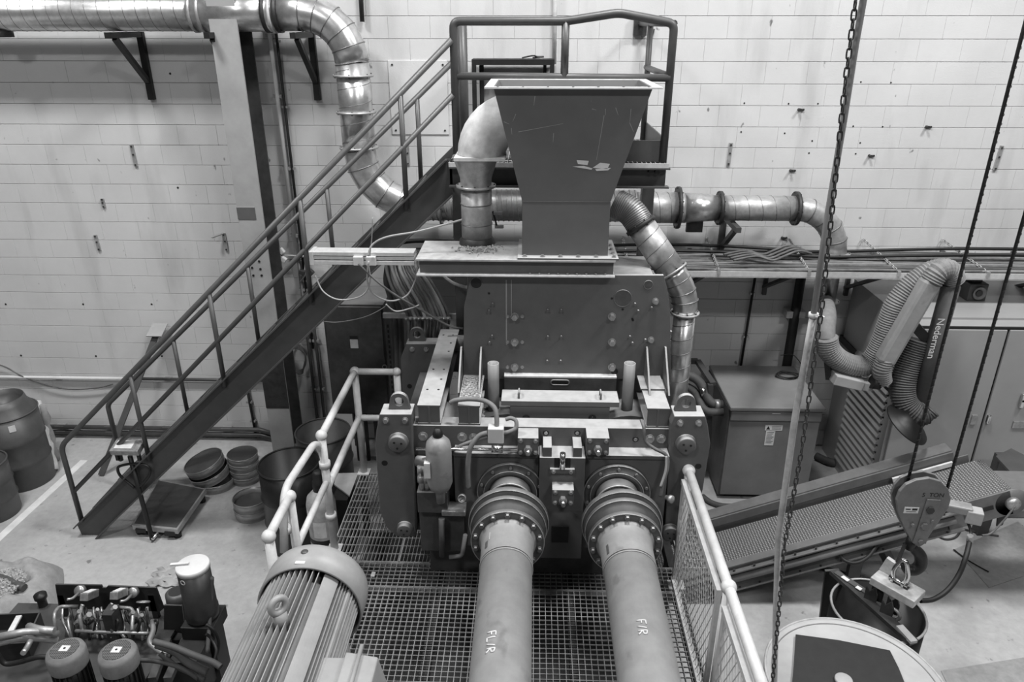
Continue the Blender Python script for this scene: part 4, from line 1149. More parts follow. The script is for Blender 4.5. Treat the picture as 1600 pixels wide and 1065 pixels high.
# ---------------------------------------------------------------- white guardrail at the left
RX, RZ, rr_ = -1.575, 1.71, 0.029
t = thing('guardrail', 'white tube guardrail with ball joints on the left of the press', 'railing', (RX, 4.7, GZ))
ys = [5.87, 4.76, 3.98, 3.57]
def rail(p, q, nm='rail', r=rr_): return MB().cyl(p, q, r, n=16).build(nm, 'white_rail', t)
rail((RX, ys[0], RZ), (RX, ys[1], RZ), 'top_rail'); rail((RX, ys[2], RZ), (RX, ys[3], RZ), 'top_rail')
rail((RX, ys[0], RZ), (-1.2, ys[0], RZ), 'top_rail')
rail((RX, ys[0], 1.24), (-1.2, ys[0], 1.24), 'mid_rail'); rail((RX, ys[0], 1.24), (RX, ys[1], 1.24), 'mid_rail')
rail((RX, ys[1], 1.30), (RX, ys[2] - 0.02, 1.30), 'mid_rail', 0.025)
for i, (x, y) in enumerate([(RX, v) for v in ys] + [(-1.2, ys[0])]):
    MB().ball((x, y, RZ), 0.044 if i < 4 else 0.04, 14).build('ball_joint', 'white_rail', t)
    rail((x, y, GZ), (x, y, RZ), 'post', 0.031)
    MB().bx(x - 0.055, x + 0.055, y - 0.055, y + 0.055, GZ, GZ + 0.012).build('foot_plate', 'white_rail', t)
    if i in (0, 4): MB().ball((x, y, 1.24), 0.037, 12).build('ball_joint', 'white_rail', t)
lx = -1.60
pts = [P(x, y, X=lx) for x, y in ((512, 748), (506, 716), (494, 694), (443, 766), (438, 800), (444, 862))]
MB().tube(fillet([pts[0], pts[1] + V((0, 0, 0.02)), pts[2] + V((0, 0, 0.03)), pts[3], pts[5]], 0.13, 8), 0.027, 14).build('swing_loop', 'white_rail', t)
for px, py in ((508, 724), (520, 798)):
    c = P(px, py, X=RX); MB().cyl((RX, ys[1], c.z - 0.025), (RX, ys[1], c.z + 0.025), 0.043, n=16).build('hinge_sleeve', 'white_rail', t)
c = P(446, 828, X=lx); MB().cyl(c - V((0, 0, 0.02)), c + V((0, 0, 0.03)), 0.036, n=14).build('latch_sleeve', 'white_rail', t)
# small box beside the platform corner
c = P(548, 752, Y=5.75)
t = thing('terminal_box', 'small dark box with pale sloping lid beside the left platform corner', 'box', (c.x, 5.8, 0))
a_ = P(527, 752, Z=0.72)
MB().bx(a_.x - 0.02, a_.x + 0.12, 5.45, 5.75, 0, 0.63).build('body', 'black_steel', t)
ld4 = [P(x, y, Z=0.655) for x, y in ((522, 756), (546, 774), (560, 738), (526, 739))]
MB().hexa([p - V((0, 0, 0.015)) for p in ld4] + ld4).build('lid', 'motor_paint', t)

# ---------------------------------------------------------------- white guardrail with expanded mesh at the right
QX, QZ = 1.11, 1.675
t = thing('mesh_guardrail', 'white guardrail with expanded metal panels on the right of the drive shafts', 'railing', (QX, 3.4, GZ))
yq = [P(1075, 735, Z=QZ).y, P(1140, 917, Z=QZ).y, 1.9]
def rail2(p, q, nm, r=0.03): return MB().cyl(p, q, r, n=16).build(nm, 'white_rail', t)
rail2((QX, yq[0], QZ), (QX, yq[2], QZ), 'top_rail')
for y in yq[:2] + [2.05]:
    MB().ball((QX, y, QZ), 0.045, 14).build('ball_joint', 'white_rail', t)
    rail2((QX, y, GZ), (QX, y, QZ), 'post', 0.028)
    MB().bx(QX - 0.06, QX + 0.06, y - 0.05, y + 0.05, GZ, GZ + 0.012).build('foot_plate', 'white_rail', t)
def mesh_panel(y0, y1, z0, z1, x):
    """flat-bar frame filled with a diamond lattice, lying in the plane x"""
    mb = MB(); w = 0.04
    mb.bx(x - 0.018, x + 0.018, y0, y1, z1 - w, z1); mb.bx(x - 0.018, x + 0.018, y0, y1, z0, z0 + w)
    mb.bx(x - 0.012, x + 0.012, y0, y0 + w, z0 + w, z1 - w); mb.bx(x - 0.012, x + 0.012, y1 - w, y1, z0 + w, z1 - w)
    fr = mb.build('panel_frame', 'white_rail', t)
    mb = MB(); a, b, c, d = y0 + w * 0.5, y1 - w * 0.5, z0 + w * 0.5, z1 - w * 0.5
    py, pz = 0.030, 0.062            # half diagonals of a diamond
    m = pz / py
    for s in (1, -1):
        k0 = int((c - m * b if s > 0 else c + m * a) / (2 * pz)) - 2; k1 = int((d - m * a if s > 0 else d + m * b) / (2 * pz)) + 2
        for k in range(k0, k1 + 1):
            z_at = lambda y: s * m * y + k * 2 * pz
            ends = []
            for y in (a, b):
                if c <= z_at(y) <= d: ends.append((y, z_at(y)))
            for z in (c, d):
                y = (z - k * 2 * pz) / (s * m)
                if a < y < b: ends.append((y, z))
            if len(ends) >= 2:
                e = sorted(ends); p, q = e[0], e[-1]
                if abs(p[0] - q[0]) > 0.005: mb.bar((x + 0.002 * s, p[0], p[1]), (x + 0.002 * s, q[0], q[1]), 0.0055, 0.003, up=(1, 0, 0))
    stuff(mb.build('expanded_mesh', 'white_rail', fr))
mesh_panel(yq[1] + 0.03, yq[0] - 0.03, GZ + 0.08, QZ - 0.05, QX - 0.036)
mesh_panel(2.0, yq[1] - 0.09, GZ + 0.08, QZ - 0.05, QX - 0.036)

# ---------------------------------------------------------------- large electric motor at the front
mz_, mr = 1.55, 0.205
mc = P(494, 925, Z=mz_); mx_ = mc.x
yS1, yS0 = 3.38, 3.15
t = thing('electric_motor', 'large pale grey electric motor with cooling fins in the foreground', 'motor', (mx_, 2.6, GZ))
ax = (0, -1, 0)
cw = MB().lathe([(0.10, 0), (0.25, 0.0), (0.285, 0.03), (0.293, 0.07), (0.293, yS1 - yS0), (0.28, yS1 - yS0), (0.28, 0.06)], (mx_, yS1, mz_), ax, 64, caps=False).build('fan_cowl', 'motor_paint', t)
MB().cyl((mx_, yS1 - 0.02, mz_), (mx_, yS1 - 0.005, mz_), 0.12, n=32).build('cowl_grille', 'dark_steel', t)
MB().cyl((mx_, yS0 + 0.06, mz_), (mx_, 1.5, mz_), mr, n=64).build('stator_body', 'motor_paint', t)
c = P(476, 862, Z=mz_ + 0.29); MB().lathe([(0.0, 0), (0.02, 0), (0.02, 0.006), (0, 0.006)], (c.x, c.y, mz_ + 0.288), (0, 0, 1), 16).build('plug', 'stair_paint', cw)
c = P(469, 879, Z=mz_ + 0.29); MB().bx(c.x - 0.027, c.x + 0.027, c.y - 0.011, c.y + 0.011, mz_ + 0.286, mz_ + 0.2945).build('sticker', 'white_paint', cw)
# fins: angle from the crown, positive to the right
for deg in list(range(-96, -64, 7)) + list(range(-46, 19, 7)) + [48, 52.5, 57, 68, 74, 80, 86, 92]:
    a = math.radians(deg); d = V((math.sin(a), 0, math.cos(a))); s = V((math.cos(a), 0, -math.sin(a)))
    ht = 0.066 if not 40 < deg < 60 else 0.052
    o = V((mx_, 0, mz_)); th = 0.0032
    y0, y1 = 1.55, yS0 + 0.045
    i0, i1 = mr - 0.004, mr + ht
    MB().hexa([o + d * i0 - s * th + V((0, y0, 0)), o + d * i0 + s * th + V((0, y0, 0)), o + d * i0 + s * th + V((0, y1, 0)), o + d * i0 - s * th + V((0, y1, 0)),
               o + d * i1 - s * th * 0.7 + V((0, y0, 0)), o + d * i1 + s * th * 0.7 + V((0, y0, 0)), o + d * i1 + s * th * 0.7 + V((0, y1 - 0.01, 0)), o + d * i1 - s * th * 0.7 + V((0, y1 - 0.01, 0))]).build('cooling_fin', 'motor_paint', t)
def pad(a0, a1, r, y0, y1, m='motor_paint'):
    n = 6; vs = []; fs = []
    for y in (y0, y1):
        for k in range(n + 1):
            a = math.radians(a0 + (a1 - a0) * k / n)
            vs.append((mx_ + math.sin(a) * r, y, mz_ + math.cos(a) * r))
        vs += [(mx_ + math.sin(math.radians(a1)) * (mr - 0.01), y, mz_ + math.cos(math.radians(a1)) * (mr - 0.01)), (mx_ + math.sin(math.radians(a0)) * (mr - 0.01), y, mz_ + math.cos(math.radians(a0)) * (mr - 0.01))]
    q = n + 3
    fs = [tuple(range(q)), tuple(range(2 * q - 1, q - 1, -1))] + [(k, q + k, q + (k + 1) % q, (k + 1) % q) for k in range(q)]
    return MB().add(vs, fs).build('cast_pad', m, t, 0.004)
pad(24, 44, mr + 0.053, 1.55, yS0 + 0.02); pad(-62, -50, mr + 0.062, 1.55, yS0 + 0.02); pad(60, 65, mr + 0.062, 1.55, yS0 + 0.02)
c = P(438, 966, Z=mz_ + 0.27); c.z = mz_ + 0.225
eb = MB().cyl(c, c + V((0, 0, 0.085)), 0.042, 0.036, n=20).build('eyebolt_boss', 'motor_paint', t)
MB().torus(c + V((0, 0, 0.128)), (0.75, -0.65, 0.1), 0.040, 0.018, 28, 12).build('eyebolt', 'motor_paint', t)
# terminal box on the right flank
a_ = P(541, 1022, Z=1.70); x0 = a_.x - 0.10; y1 = a_.y; xe_ = P(590, 1026, Z=1.70).x - x0 - 0.26
MB().bx(x0 - 0.02, x0 + 0.10, 2.0, y1, mz_ - 0.05, 1.68).build('terminal_neck', 'motor_paint', t, 0.006)
tb_ = MB().hexa([(x0 + 0.08, 2.0, mz_ - 0.12), (x0 + 0.30 + xe_, 2.0, mz_ - 0.12), (x0 + 0.30 + xe_, y1 + 0.03, mz_ - 0.12), (x0 + 0.08, y1 + 0.03, mz_ - 0.12), (x0 + 0.10, 2.0, 1.72), (x0 + 0.26 + xe_, 2.0, 1.69), (x0 + 0.26 + xe_, y1, 1.69), (x0 + 0.10, y1, 1.72)]).build('terminal_box', 'motor_paint', t, 0.008)
MB().tube([(x0 + 0.17, y1 + 0.04, 1.72), (x0 + 0.17, 2.2, 1.73)], 0.011, 10).build('cable_clip', 'motor_paint', tb_)
for sx in (-1, 1):
    MB().bx(mx_ + sx * 0.2 - 0.05, mx_ + sx * 0.2 + 0.05, 1.7, 3.0, mz_ - 0.36, mz_ - 0.1).build('foot', 'motor_paint', t)
MB().bx(mx_ - 0.3, mx_ + 0.3, 1.6, 3.05, GZ, mz_ - 0.36).build('pedestal', 'drum_grey', t)

# ================================================================ hydraulic power pack, bottom left
hp = thing('hydraulic_pack', 'dark hydraulic power pack with gauges, pipes and two small motors', 'machine', (-2.7, 3.3, 0))
TZ = 0.70
tx0, tx1 = -3.7, P(255, 1000, Z=TZ).x
MB().bx(tx0, tx1, 2.6, 4.02, 0.08, TZ).build('oil_tank', 'drum_black', hp, 0.01)
for x in (tx0 + 0.1, tx1 - 0.2):
    MB().bx(x, x + 0.1, 2.7, 3.9, 0, 0.08).build('foot', 'black_steel', hp)
MB().bx(tx0 + 0.02, tx1 + 0.05, 3.0, 4.02, TZ, TZ + 0.02).build('tank_lid', 'drum_black', hp)
BY = 3.9
bp = plate_px([(86, 913), (158, 914), (160, 918), (166, 918), (168, 915), (244, 918), (256, 950), (250, 955), (92, 950)], BY, 0.012, 'gauge_board', 'drum_black', hp, 0.001)
plate_px([(256, 945), (284, 946), (290, 990), (256, 985)], BY - 0.1, 0.012, 'side_board', 'drum_black', hp, 0.001)
for px in (100, 240):
    x = P(px, 950, Y=BY).x; MB().bx(x - 0.02, x + 0.02, BY, BY + 0.03, TZ, P(px, 930, Y=BY).z).build('board_leg', 'drum_black', hp)
def gauge(px, py, m):
    c = P(px, py, Y=BY - 0.06)
    o = MB().lathe([(0.0, 0), (0.034, 0), (0.036, 0.008), (0.034, 0.035), (0.012, 0.04), (0.012, 0.07)], c, (0, 0.85, -0.5), 20).build('pressure_gauge', m, hp)
    return o
gauge(123, 923, 'brass'); gauge(206, 926, 'bolt_steel')
for px, py in ((140, 929), (186, 927)):
    c = P(px, py, Y=BY - 0.12)
    rot = Matrix.Rotation(-0.5, 3, 'X')
    o = MB().box(c, (0.055, 0.13, 0.05), rot).build('pressure_switch', 'bolt_steel', hp, 0.004)
    MB().box(c + rot @ V((0, 0, 0.026)), (0.04, 0.09, 0.003), rot).build('switch_face', 'paper', o)
    q = P(px - 12, py + 18, Y=BY - 0.2)
    MB().tube([c - V((0.01, 0.07, 0.02)), q], 0.014, 8).build('fitting', 'brass', hp)
    MB().tube([q, P(px - 16, py + 32, Y=BY - 0.25), P(px - 10, py + 60, Y=BY - 0.3)], 0.012, 8).build('pipe', 'bolt_steel', hp)
def hpipe(pts, r, m='bolt_steel', nm='pipe', z=None):
    return MB().tube(fillet([P(x, y, Y=Y) for x, y, Y in pts], 0.035, 5), r, 8).build(nm, m, hp)
hpipe([(88, 990, 3.55), (84, 960, 3.6), (92, 947, 3.7), (122, 947, 3.75)], 0.012, 'bolt_steel')
hpipe([(178, 948, 3.7), (208, 950, 3.7), (206, 985, 3.55)], 0.012, 'bolt_steel')
hpipe([(118, 985, 3.6), (160, 987, 3.6), (238, 989, 3.6)], 0.011, 'bolt_steel')
hpipe([(95, 966, 3.72), (170, 968, 3.72), (237, 970, 3.72), (230, 980, 3.7)], 0.010, 'bolt_steel')
for px in (110, 132, 150, 200, 215, 228):
    hpipe([(px, 950, 3.72), (px + 4, 970, 3.68), (px + 8, 1000, 3.6)], 0.008, rnd.choice(['rubber', 'bolt_steel', 'dark_steel']), 'pipe')
for px in (125, 160, 195, 222):
    hose('hose', [P(px, 955, Y=3.75), P(px + 10, 975, Y=3.68), P(px + 24, 968, Y=3.62), P(px + 20, 990, Y=3.6)], 0.008, 'rubber', hp)
MB().bx(P(168, 960, Y=3.66).x, P(184, 960, Y=3.66).x, 3.6, 3.7, TZ, P(172, 950, Y=3.66).z).build('manifold_post', 'dark_steel', hp, 0.003)
MB().cyl(P(110, 985, Y=3.78), P(210, 1000, Y=3.78), 0.07, n=20).build('cross_cylinder', 'drum_grey', hp)
hpipe([(238, 970, 3.65), (240, 985, 3.55), (232, 1003, 3.45), (245, 1015, 3.4), (262, 1024, 3.35)], 0.017, 'brass', 'fitting_run')
for q in ((30, 998), (40, 988)):
    hpipe([(-10, q[1] + 8, 3.4), (q[0], q[1] - 2, 3.45), (q[0] + 25, q[1] - 2, 3.5), (90, q[1] + 2, 3.55)], 0.022, 'galv_dull', 'return_pipe')
hpipe([(45, 978, 3.55), (60, 983, 3.5), (85, 985, 3.5)], 0.024, 'galv_dull', 'return_pipe')
hpipe([(48, 1000, 3.4), (42, 1012, 3.35), (36, 1020, 3.3)], 0.017, 'brass', 'fitting_run')
hose('hose', [P(-5, 1020, Y=3.3), P(8, 1036, Y=3.3), P(30, 1034, Y=3.3), P(60, 1026, Y=3.3), P(80, 1027, Y=3.3)], 0.016, 'rubber', hp)
def small_motor(px, py, r, nm='pump_motor', h=0.34):
    c = P(px, py, Z=1.16)
    z0 = TZ + 0.02
    o = MB().lathe([(0.0, 0.0), (r * 0.74, 0.0), (r * 0.76, -0.004), (r * 0.93, -0.012), (r, -0.035), (r, -0.115), (r * 0.97, -0.125)], (c.x, c.y, 1.16), (0, 0, 1), 36, caps=False).build('fan_cowl', 'hose', hp)
    MB().bx(c.x - 0.026, c.x + 0.026, c.y - 0.022, c.y + 0.022, 1.16, 1.164).build('cowl_label', 'paper', o)
    MB().cyl((c.x, c.y, 1.164), (c.x, c.y, 1.166), 0.007, n=10).build('screw', 'ink', o)
    MB().cyl((c.x, c.y, 1.1585), (c.x, c.y, 1.1605), r * 0.72, n=32).build('grille_disc', 'ink', o)
    mb = MB()
    for k in range(-7, 8):
        x = k * r * 0.1; L = math.sqrt(max(0.0001, (r * 0.7) ** 2 - x * x))
        mb.bx(c.x + x - 0.0011, c.x + x + 0.0011, c.y - L, c.y + L, 1.160, 1.1622); mb.bx(c.x - L, c.x + L, c.y + x - 0.0011, c.y + x + 0.0011, 1.160, 1.1618)
    mb.build('grille', 'hose', o)
    b = MB().cyl((c.x, c.y, z0 + 0.03), (c.x, c.y, 1.045), r * 0.82, n=28).build('motor_body', 'black_steel', hp)
    for k in range(20):
        a = 2 * PI * k / 20; d = V((math.cos(a), math.sin(a), 0))
        MB().bar(V((c.x, c.y, z0 + 0.05)) + d * r * 0.88, V((c.x, c.y, 1.04)) + d * r * 0.88, 0.006, r * 0.16, up=d).build('cooling_fin', 'black_steel', b)
    MB().cyl((c.x, c.y, z0), (c.x, c.y, z0 + 0.03), r * 1.15, n=32).build('mounting_flange', 'drum_grey', hp)
    MB().bx(c.x - 0.06, c.x + 0.06, c.y - r - 0.07, c.y - r * 0.7, z0 + 0.1, z0 + 0.2).build('terminal_box', 'drum_grey', hp, 0.006)
small_motor(101, 1013, 0.108); small_motor(182, 1015, 0.108)
# filter bowl with the white lid
c = P(301, 884, Z=1.32); r = 0.102
fb_ = MB().lathe([(r * 0.9, -0.42), (r * 1.05, -0.40), (r * 1.05, -0.34), (r, -0.33), (r, -0.01), (0, -0.01)], (c.x, c.y, 1.32), (0, 0, 1), 36).build('filter_housing', 'drum_black', hp)
MB().lathe([(r * 1.03, -0.02), (r * 1.03, 0.012), (r * 0.97, 0.016), (0, 0.016)], (c.x, c.y, 1.32), (0, 0, 1), 36).build('filter_lid', 'white_paint', fb_)
MB().bar((c.x - r * 1.3, c.y - 0.02, 1.345), (c.x - r * 0.2, c.y, 1.345), 0.02, 0.01).build('lid_tab', 'white_paint', fb_)
q = P(293, 911, Y=c.y - r); MB().torus((c.x - 0.03, c.y - r * 0.97, q.z), (0.3, 1, 0), 0.016, 0.003, 16, 5).build('emblem_ring', 'paper', fb_)
MB().bx(c.x - 0.11, c.x + 0.11, c.y - 0.11, c.y + 0.11, 0.80, 0.9).build('filter_head', 'black_steel', hp, 0.005)
MB().bx(c.x - 0.12, c.x + 0.06, c.y - 0.3, c.y - 0.1, 0.45, 0.8).build('pump_block', 'black_steel', hp, 0.005)
MB().bx(c.x - 0.08, c.x + 0.08, c.y - 0.08, c.y + 0.08, 0.0, 0.8).build('filter_stand', 'black_steel', hp)
hose('hose', [V((c.x + r, c.y, 1.2)), P(331, 905, Y=c.y), P(328, 960, Y=c.y - 0.05), P(324, 1020, Y=c.y - 0.2)], 0.014, 'hose_dark', hp)
hose('hose', [P(322, 975, Y=3.5), P(335, 985, Y=3.5), P(342, 1005, Y=3.5), P(336, 1030, Y=3.45)], 0.010, 'rubber', hp)
hose('hose', [P(322, 990, Y=3.5), P(330, 997, Y=3.5), P(338, 1015, Y=3.45), P(334, 1035, Y=3.4)], 0.010, 'rubber', hp)
for pts, r_ in (([(240, 1002), (270, 1010), (300, 1022), (332, 1034), (345, 1042)], 0.02), ([(245, 1006), (275, 1018), (295, 1035), (325, 1050)], 0.026), ([(250, 1020), (275, 1040), (300, 1052), (320, 1062)], 0.016), ([(200, 1031), (240, 1032), (280, 1042), (310, 1060)], 0.014)):
    hose('hose', [P(x, y, Y=3.35 - 0.02 * i) for i, (x, y) in enumerate(pts)], r_, 'hose_dark', hp)
# more small-bore pipework between the board and the pump motors
rp = random.Random(21)
for k in range(12):
    xa = 98 + k * 12; m = rp.choice(['bolt_steel', 'brass', 'galv_dull', 'rubber'])
    hpipe([(xa, 948, 3.78), (xa + rp.uniform(-4, 4), 960, 3.74), (xa + rp.uniform(-10, 14), 972 + rp.uniform(-4, 6), 3.68), (xa + rp.uniform(-6, 16), 996, 3.6)], rp.choice([0.006, 0.008, 0.010]), m, 'pipe')
for px, py, s in ((122, 957, 0.022), (137, 962, 0.026), (171, 962, 0.026), (178, 950, 0.022), (151, 953, 0.016), (220, 962, 0.018), (238, 975, 0.022), (236, 992, 0.022), (262, 1024, 0.026), (120, 972, 0.02), (206, 958, 0.02)):
    c = P(px, py, Y=3.66)
    MB().hexbolt(c - V((0.5 * s, 0, 0.5 * s)), (0.7, -0.1, 0.75), s * 0.75, s * 1.7).build('union_nut', rp.choice(['vessel', 'hose', 'shaft_paint']), hp)
for px, py in ((123, 923), (206, 926)):
    hpipe([(px, py + 3, 3.8), (px - 10, py + 12, 3.74), (px - 18, py + 13, 3.72)], 0.009, 'brass', 'gauge_stem')
MB().torus(P(224, 940, Y=3.84), (0, 0.6, 0.8), 0.04, 0.006, 24, 6).build('pipe_ring', 'bolt_steel', hp)
for xa, xb in ((238, 262), (262, 290)):
    MB().bar(P(xb, 1000, Z=TZ + 0.05), P(xa, 1062, Z=TZ + 0.05), 0.05, 0.04).build('frame_rail', 'drum_grey', hp)
# small motor behind the filter
c = P(276, 927, Z=0.9)
o = MB().lathe([(0.0, 0.0), (0.055, 0), (0.075, -0.012), (0.078, -0.09), (0.06, -0.1), (0.06, -0.3)], (c.x, c.y, 0.92), (0, 0, 1), 28).build('cooler_motor', 'drum_grey', hp)
MB().cyl((c.x, c.y, 0.921), (c.x, c.y, 0.9225), 0.05, n=24).build('grille', 'ink', o)
MB().bx(c.x - 0.1, c.x + 0.15, c.y - 0.15, c.y + 0.1, 0, 0.62).build('cooler_base', 'drum_black', hp)
# dark trough at the far left with a pale strip
a_ = [P(x, y, Z=0.86) for x, y in ((-40, 962), (62, 957), (40, 1004), (-60, 1010))]
t = thing('side_trough', 'dark open tray with a pale cross bar at the left edge beside the power pack', 'tray', (a_[0].x, a_[0].y, 0))
b_3 = [V((p.x, p.y, 0.72)) for p in a_]
MB().hexa([b_3[3], b_3[2], b_3[1], b_3[0], b_3[3] + V((0, 0, 0.01)), b_3[2] + V((0, 0, 0.01)), b_3[1] + V((0, 0, 0.01)), b_3[0] + V((0, 0, 0.01))]).build('tray_floor', 'drum_black', t)
for i in range(4):
    p, q = a_[i], a_[(i + 1) % 4]
    MB().bar(V((p.x, p.y, 0.79)), V((q.x, q.y, 0.79)), 0.01, 0.15).build('tray_side', 'drum_black', t)
MB().bar(P(8, 1002, Z=0.86), P(30, 962, Z=0.86), 0.035, 0.012).build('cross_bar', 'pale_edge', t)
MB().bx(a_[0].x + 0.05, a_[1].x - 0.1, a_[3].y + 0.05, a_[1].y - 0.05, 0, 0.72).build('plinth', 'black_steel', t)
# regulator stand left of the gauge board
c = P(66, 940, Y=4.0)
t = thing('regulator', 'dark valve with round knob left of the gauge board', 'valve', (c.x, 4.0, 0))
MB().lathe([(0.05, 0), (0.05, 0.03), (0.018, 0.04), (0.018, 0.55), (0.035, 0.56), (0.05, 0.6), (0.05, 0.68), (0.03, 0.7), (0.03, 0.78), (0.042, 0.79), (0.042, 0.82), (0, 0.83)], (c.x, 4.0, 0), (0, 0, 1), 20).build('valve_body', 'black_steel', t)
MB().tube(fillet([(c.x, 4.0, 0.62), (c.x + 0.12, 3.98, 0.62), (c.x + 0.14, 3.98, 0.5)], 0.03), 0.014, 8).build('outlet', 'dark_steel', t)

# ================================================================ things standing on the floor at the left
def drum(px, py, zt, r, lab, m='drum_shell', rings=(0.33, 0.64), open_=True, nm='steel_drum', at_=None, lidm=None, fill=None, hoopm=None):
    c = at_ if at_ is not None else P(px, py, Z=zt); x, y = c.x, c.y
    t = thing(nm, lab, 'drum', (x, y, 0))
    prof = [(r * 0.98, 0.0), (r, 0.012)]
    for f in rings:
        z = zt * f; prof += [(r, z - 0.02), (r + 0.012, z), (r, z + 0.02)]
    prof += [(r, zt - 0.012)]
    if open_: prof += [(r - 0.006, zt - 0.012), (r - 0.006, 0.02), (0, 0.02)]
    MB().lathe(prof, (x, y, 0), (0, 0, 1), 48, caps=True).build('shell', m, t)
    MB().torus((x, y, zt - 0.008), (0, 0, 1), r, 0.009, 48, 8).build('rim', hoopm or m, t)
    if not open_:
        MB().lathe([(r - 0.005, zt - 0.02), (0, zt - 0.02)], (x, y, 0), (0, 0, 1), 40, caps=False).build('lid', lidm or m, t)
    return t
dr = drum(451, 722, 0.88, 0.272, 'large black open drum in front of the sieves, beside the gas cylinder')
drum(504, 672, 0.88, 0.262, 'dark open drum standing behind the gas cylinder near the wall', 'drum_grey')
d1 = drum(8, 640, 0.85, 0.29, 'closed grey drum with a conical top at the left edge of the picture', 'drum_grey', open_=False)
c = d1.location
MB().lathe([(0.285, 0.84), (0.22, 0.93), (0.2, 1.0), (0.195, 1.0), (0.21, 0.93), (0.1, 0.86)], (c.x, c.y, 0), (0, 0, 1), 36, caps=False).build('funnel_top', 'drum_grey', d1)
q = P(33, 636, Y=c.y - 0.28); MB().box((c.x + 0.19, c.y - 0.215, 0.75), (0.06, 0.012, 0.07), Matrix.Rotation(0.75, 3, 'Z')).build('sticker', 'paper', d1)
drum(-35, 722, 0.6, 0.24, 'dark drum cut off by the left edge of the picture', 'drum_grey')
# rolled paper sack leaning by the drum
p0, p1 = P(80, 735, Z=0.03), P(53, 628, Y=7.1)
mb = MB(); ring_ = []
pts = [p0 + (p1 - p0) * k / 14 for k in range(15)]
mb.tube(pts, [0.075 + 0.008 * math.sin(k * 1.7) + 0.004 * math.sin(k * 4.1) for k in range(15)], 18)
t = thing('rolled_sack', 'pale rolled paper sack leaning beside the grey drum', 'sack', V((p0.x, p0.y, 0)))
mb.build('roll', 'paper', t)
p2, p3 = P(88, 718, Z=0.02), P(66, 632, Y=7.0)
mb = MB(); mb.tube([p2 + (p3 - p2) * k / 8 for k in range(9)], [0.04 + 0.015 * math.sin(k * 2.3) for k in range(9)], 8); mb.build('loose_flap', 'sack', t)
# prop leaning on the wall behind the stairs
t = thing('floor_prop', 'steel prop with square head plate leaning against the wall behind the stairs', 'prop', P(160, 742, Z=0))
p0, p1 = P(158, 742, Z=0.01), P(246, 518, Y=7.42)
MB().bar(p0, p1, 0.06, 0.03, up=(0, -1, 0)).build('shaft', 'stair_paint', t)
MB().box(p1 + V((0, 0, 0.02)), (0.17, 0.2, 0.012), Matrix.Rotation(0.4, 3, 'X')).build('head_plate', 'column_paint', t)
MB().bar(p0 + (p1 - p0) * 0.78 + V((-0.03, 0, 0)), p1 + V((0.02, 0, -0.02)), 0.03, 0.02, up=(0, -1, 0)).build('stiffener', 'column_paint', t)
# platform scale with handle
t = thing('pallet_scale', 'low steel platform scale with black handle and display, under the stairs', 'scale', P(262, 800, Z=0))
sz = 0.13
k4 = [P(x, y, Z=sz) for x, y in ((206, 820), (277, 827), (322, 763), (247, 748))]
top = MB().hexa([p - V((0, 0, 0.055)) for p in k4] + k4).build('deck', 'tin', t, 0.004)
ctr = sum(k4, V((0, 0, 0))) / 4
in4 = [ctr + (p - ctr) * 0.93 for p in k4]
MB().hexa([p + V((0, 0, 0.0005)) for p in in4] + [p + V((0, 0, 0.004)) for p in in4]).build('deck_sheet', 'drum_grey', t)
for p in k4:
    q = ctr + (p - ctr) * 0.84; MB().cyl((q.x, q.y, 0), (q.x, q.y, 0.075), 0.035, n=12).build('foot', 'rubber', t)
e0 = k4[0] + (k4[1] - k4[0]) * 0.18; e1 = k4[0] + (k4[1] - k4[0]) * 0.82
for p in (e0, e1): MB().box((p.x, p.y + 0.02, 0.075), (0.1, 0.06, 0.045)).build('load_cell', 'black_steel', t)
hb = P(238, 842, Z=0.03); ht_ = P(203, 712, Y=hb.y + 0.05)
MB().tube([hb, ht_], 0.022, 12).build('handle_pole', 'black_steel', t)
MB().tube([P(238, 842, Z=0.05), P(250, 828, Z=0.07)], 0.014, 8).build('tow_link', 'chrome', t)
yh = hb.y + 0.03
MB().tube(bez([P(x, y, Y=yh) for x, y in ((210, 762), (189, 744), (184, 732), (190, 727), (210, 724), (230, 728), (234, 740), (222, 756), (212, 762))], 6), 0.013, 8).build('handle_loop', 'black_steel', t)
cc = P(200, 698, Y=yh + 0.03)
rot = Matrix.Rotation(0.25, 3, 'X')
dsp = MB().box(cc, (0.26, 0.16, 0.06), rot).build('display_housing', 'bolt_steel', t, 0.006)
MB().box(cc + rot @ V((-0.02, 0, 0.032)), (0.16, 0.1, 0.004), rot).build('display_window', 'paper', dsp)
for sx in (-0.1, 0.1): MB().box(cc + V((sx, -0.03, -0.07)), (0.025, 0.03, 0.1)).build('display_bracket', 'black_steel', t)
# sieves
def sieve(c, r, h, tilt, lab, meshz=0.35, m='tin', lid=False):
    t = thing('test_sieve', lab, 'sieve', c, 'round metal sieves')
    R_ = Matrix.Rotation(tilt[0], 3, 'X') @ Matrix.Rotation(tilt[1], 3, 'Y')
    up = R_ @ V((0, 0, 1)); c = V(c)
    MB().lathe([(r * 0.97, 0), (r * 0.97, h * 0.3), (r, h * 0.34), (r, h), (r * 0.985, h), (r * 0.985, h * 0.3)], c, up, 40, caps=False).build('frame', m, t)
    MB().torus(c + up * h, up, r, 0.005, 40, 6).build('rim', m, t)
    zz = h * (0.97 if lid else meshz)
    MB().cyl(c + up * (zz - 0.002), c + up * zz, r * 0.985, n=36).build('mesh', 'drum_grey', t)
    return t
names = ['lowest', 'second', 'third', 'topmost']
c = P(385, 748, Z=0.0)
for k in range(4):
    sieve((c.x, c.y, 0.001 + k * 0.082), 0.155, 0.08, (0.02 * (k % 2), 0.02), names[k] + ' sieve of the neat stack behind the black drum', lid=(k == 3))
c = P(396, 802, Z=0.0)
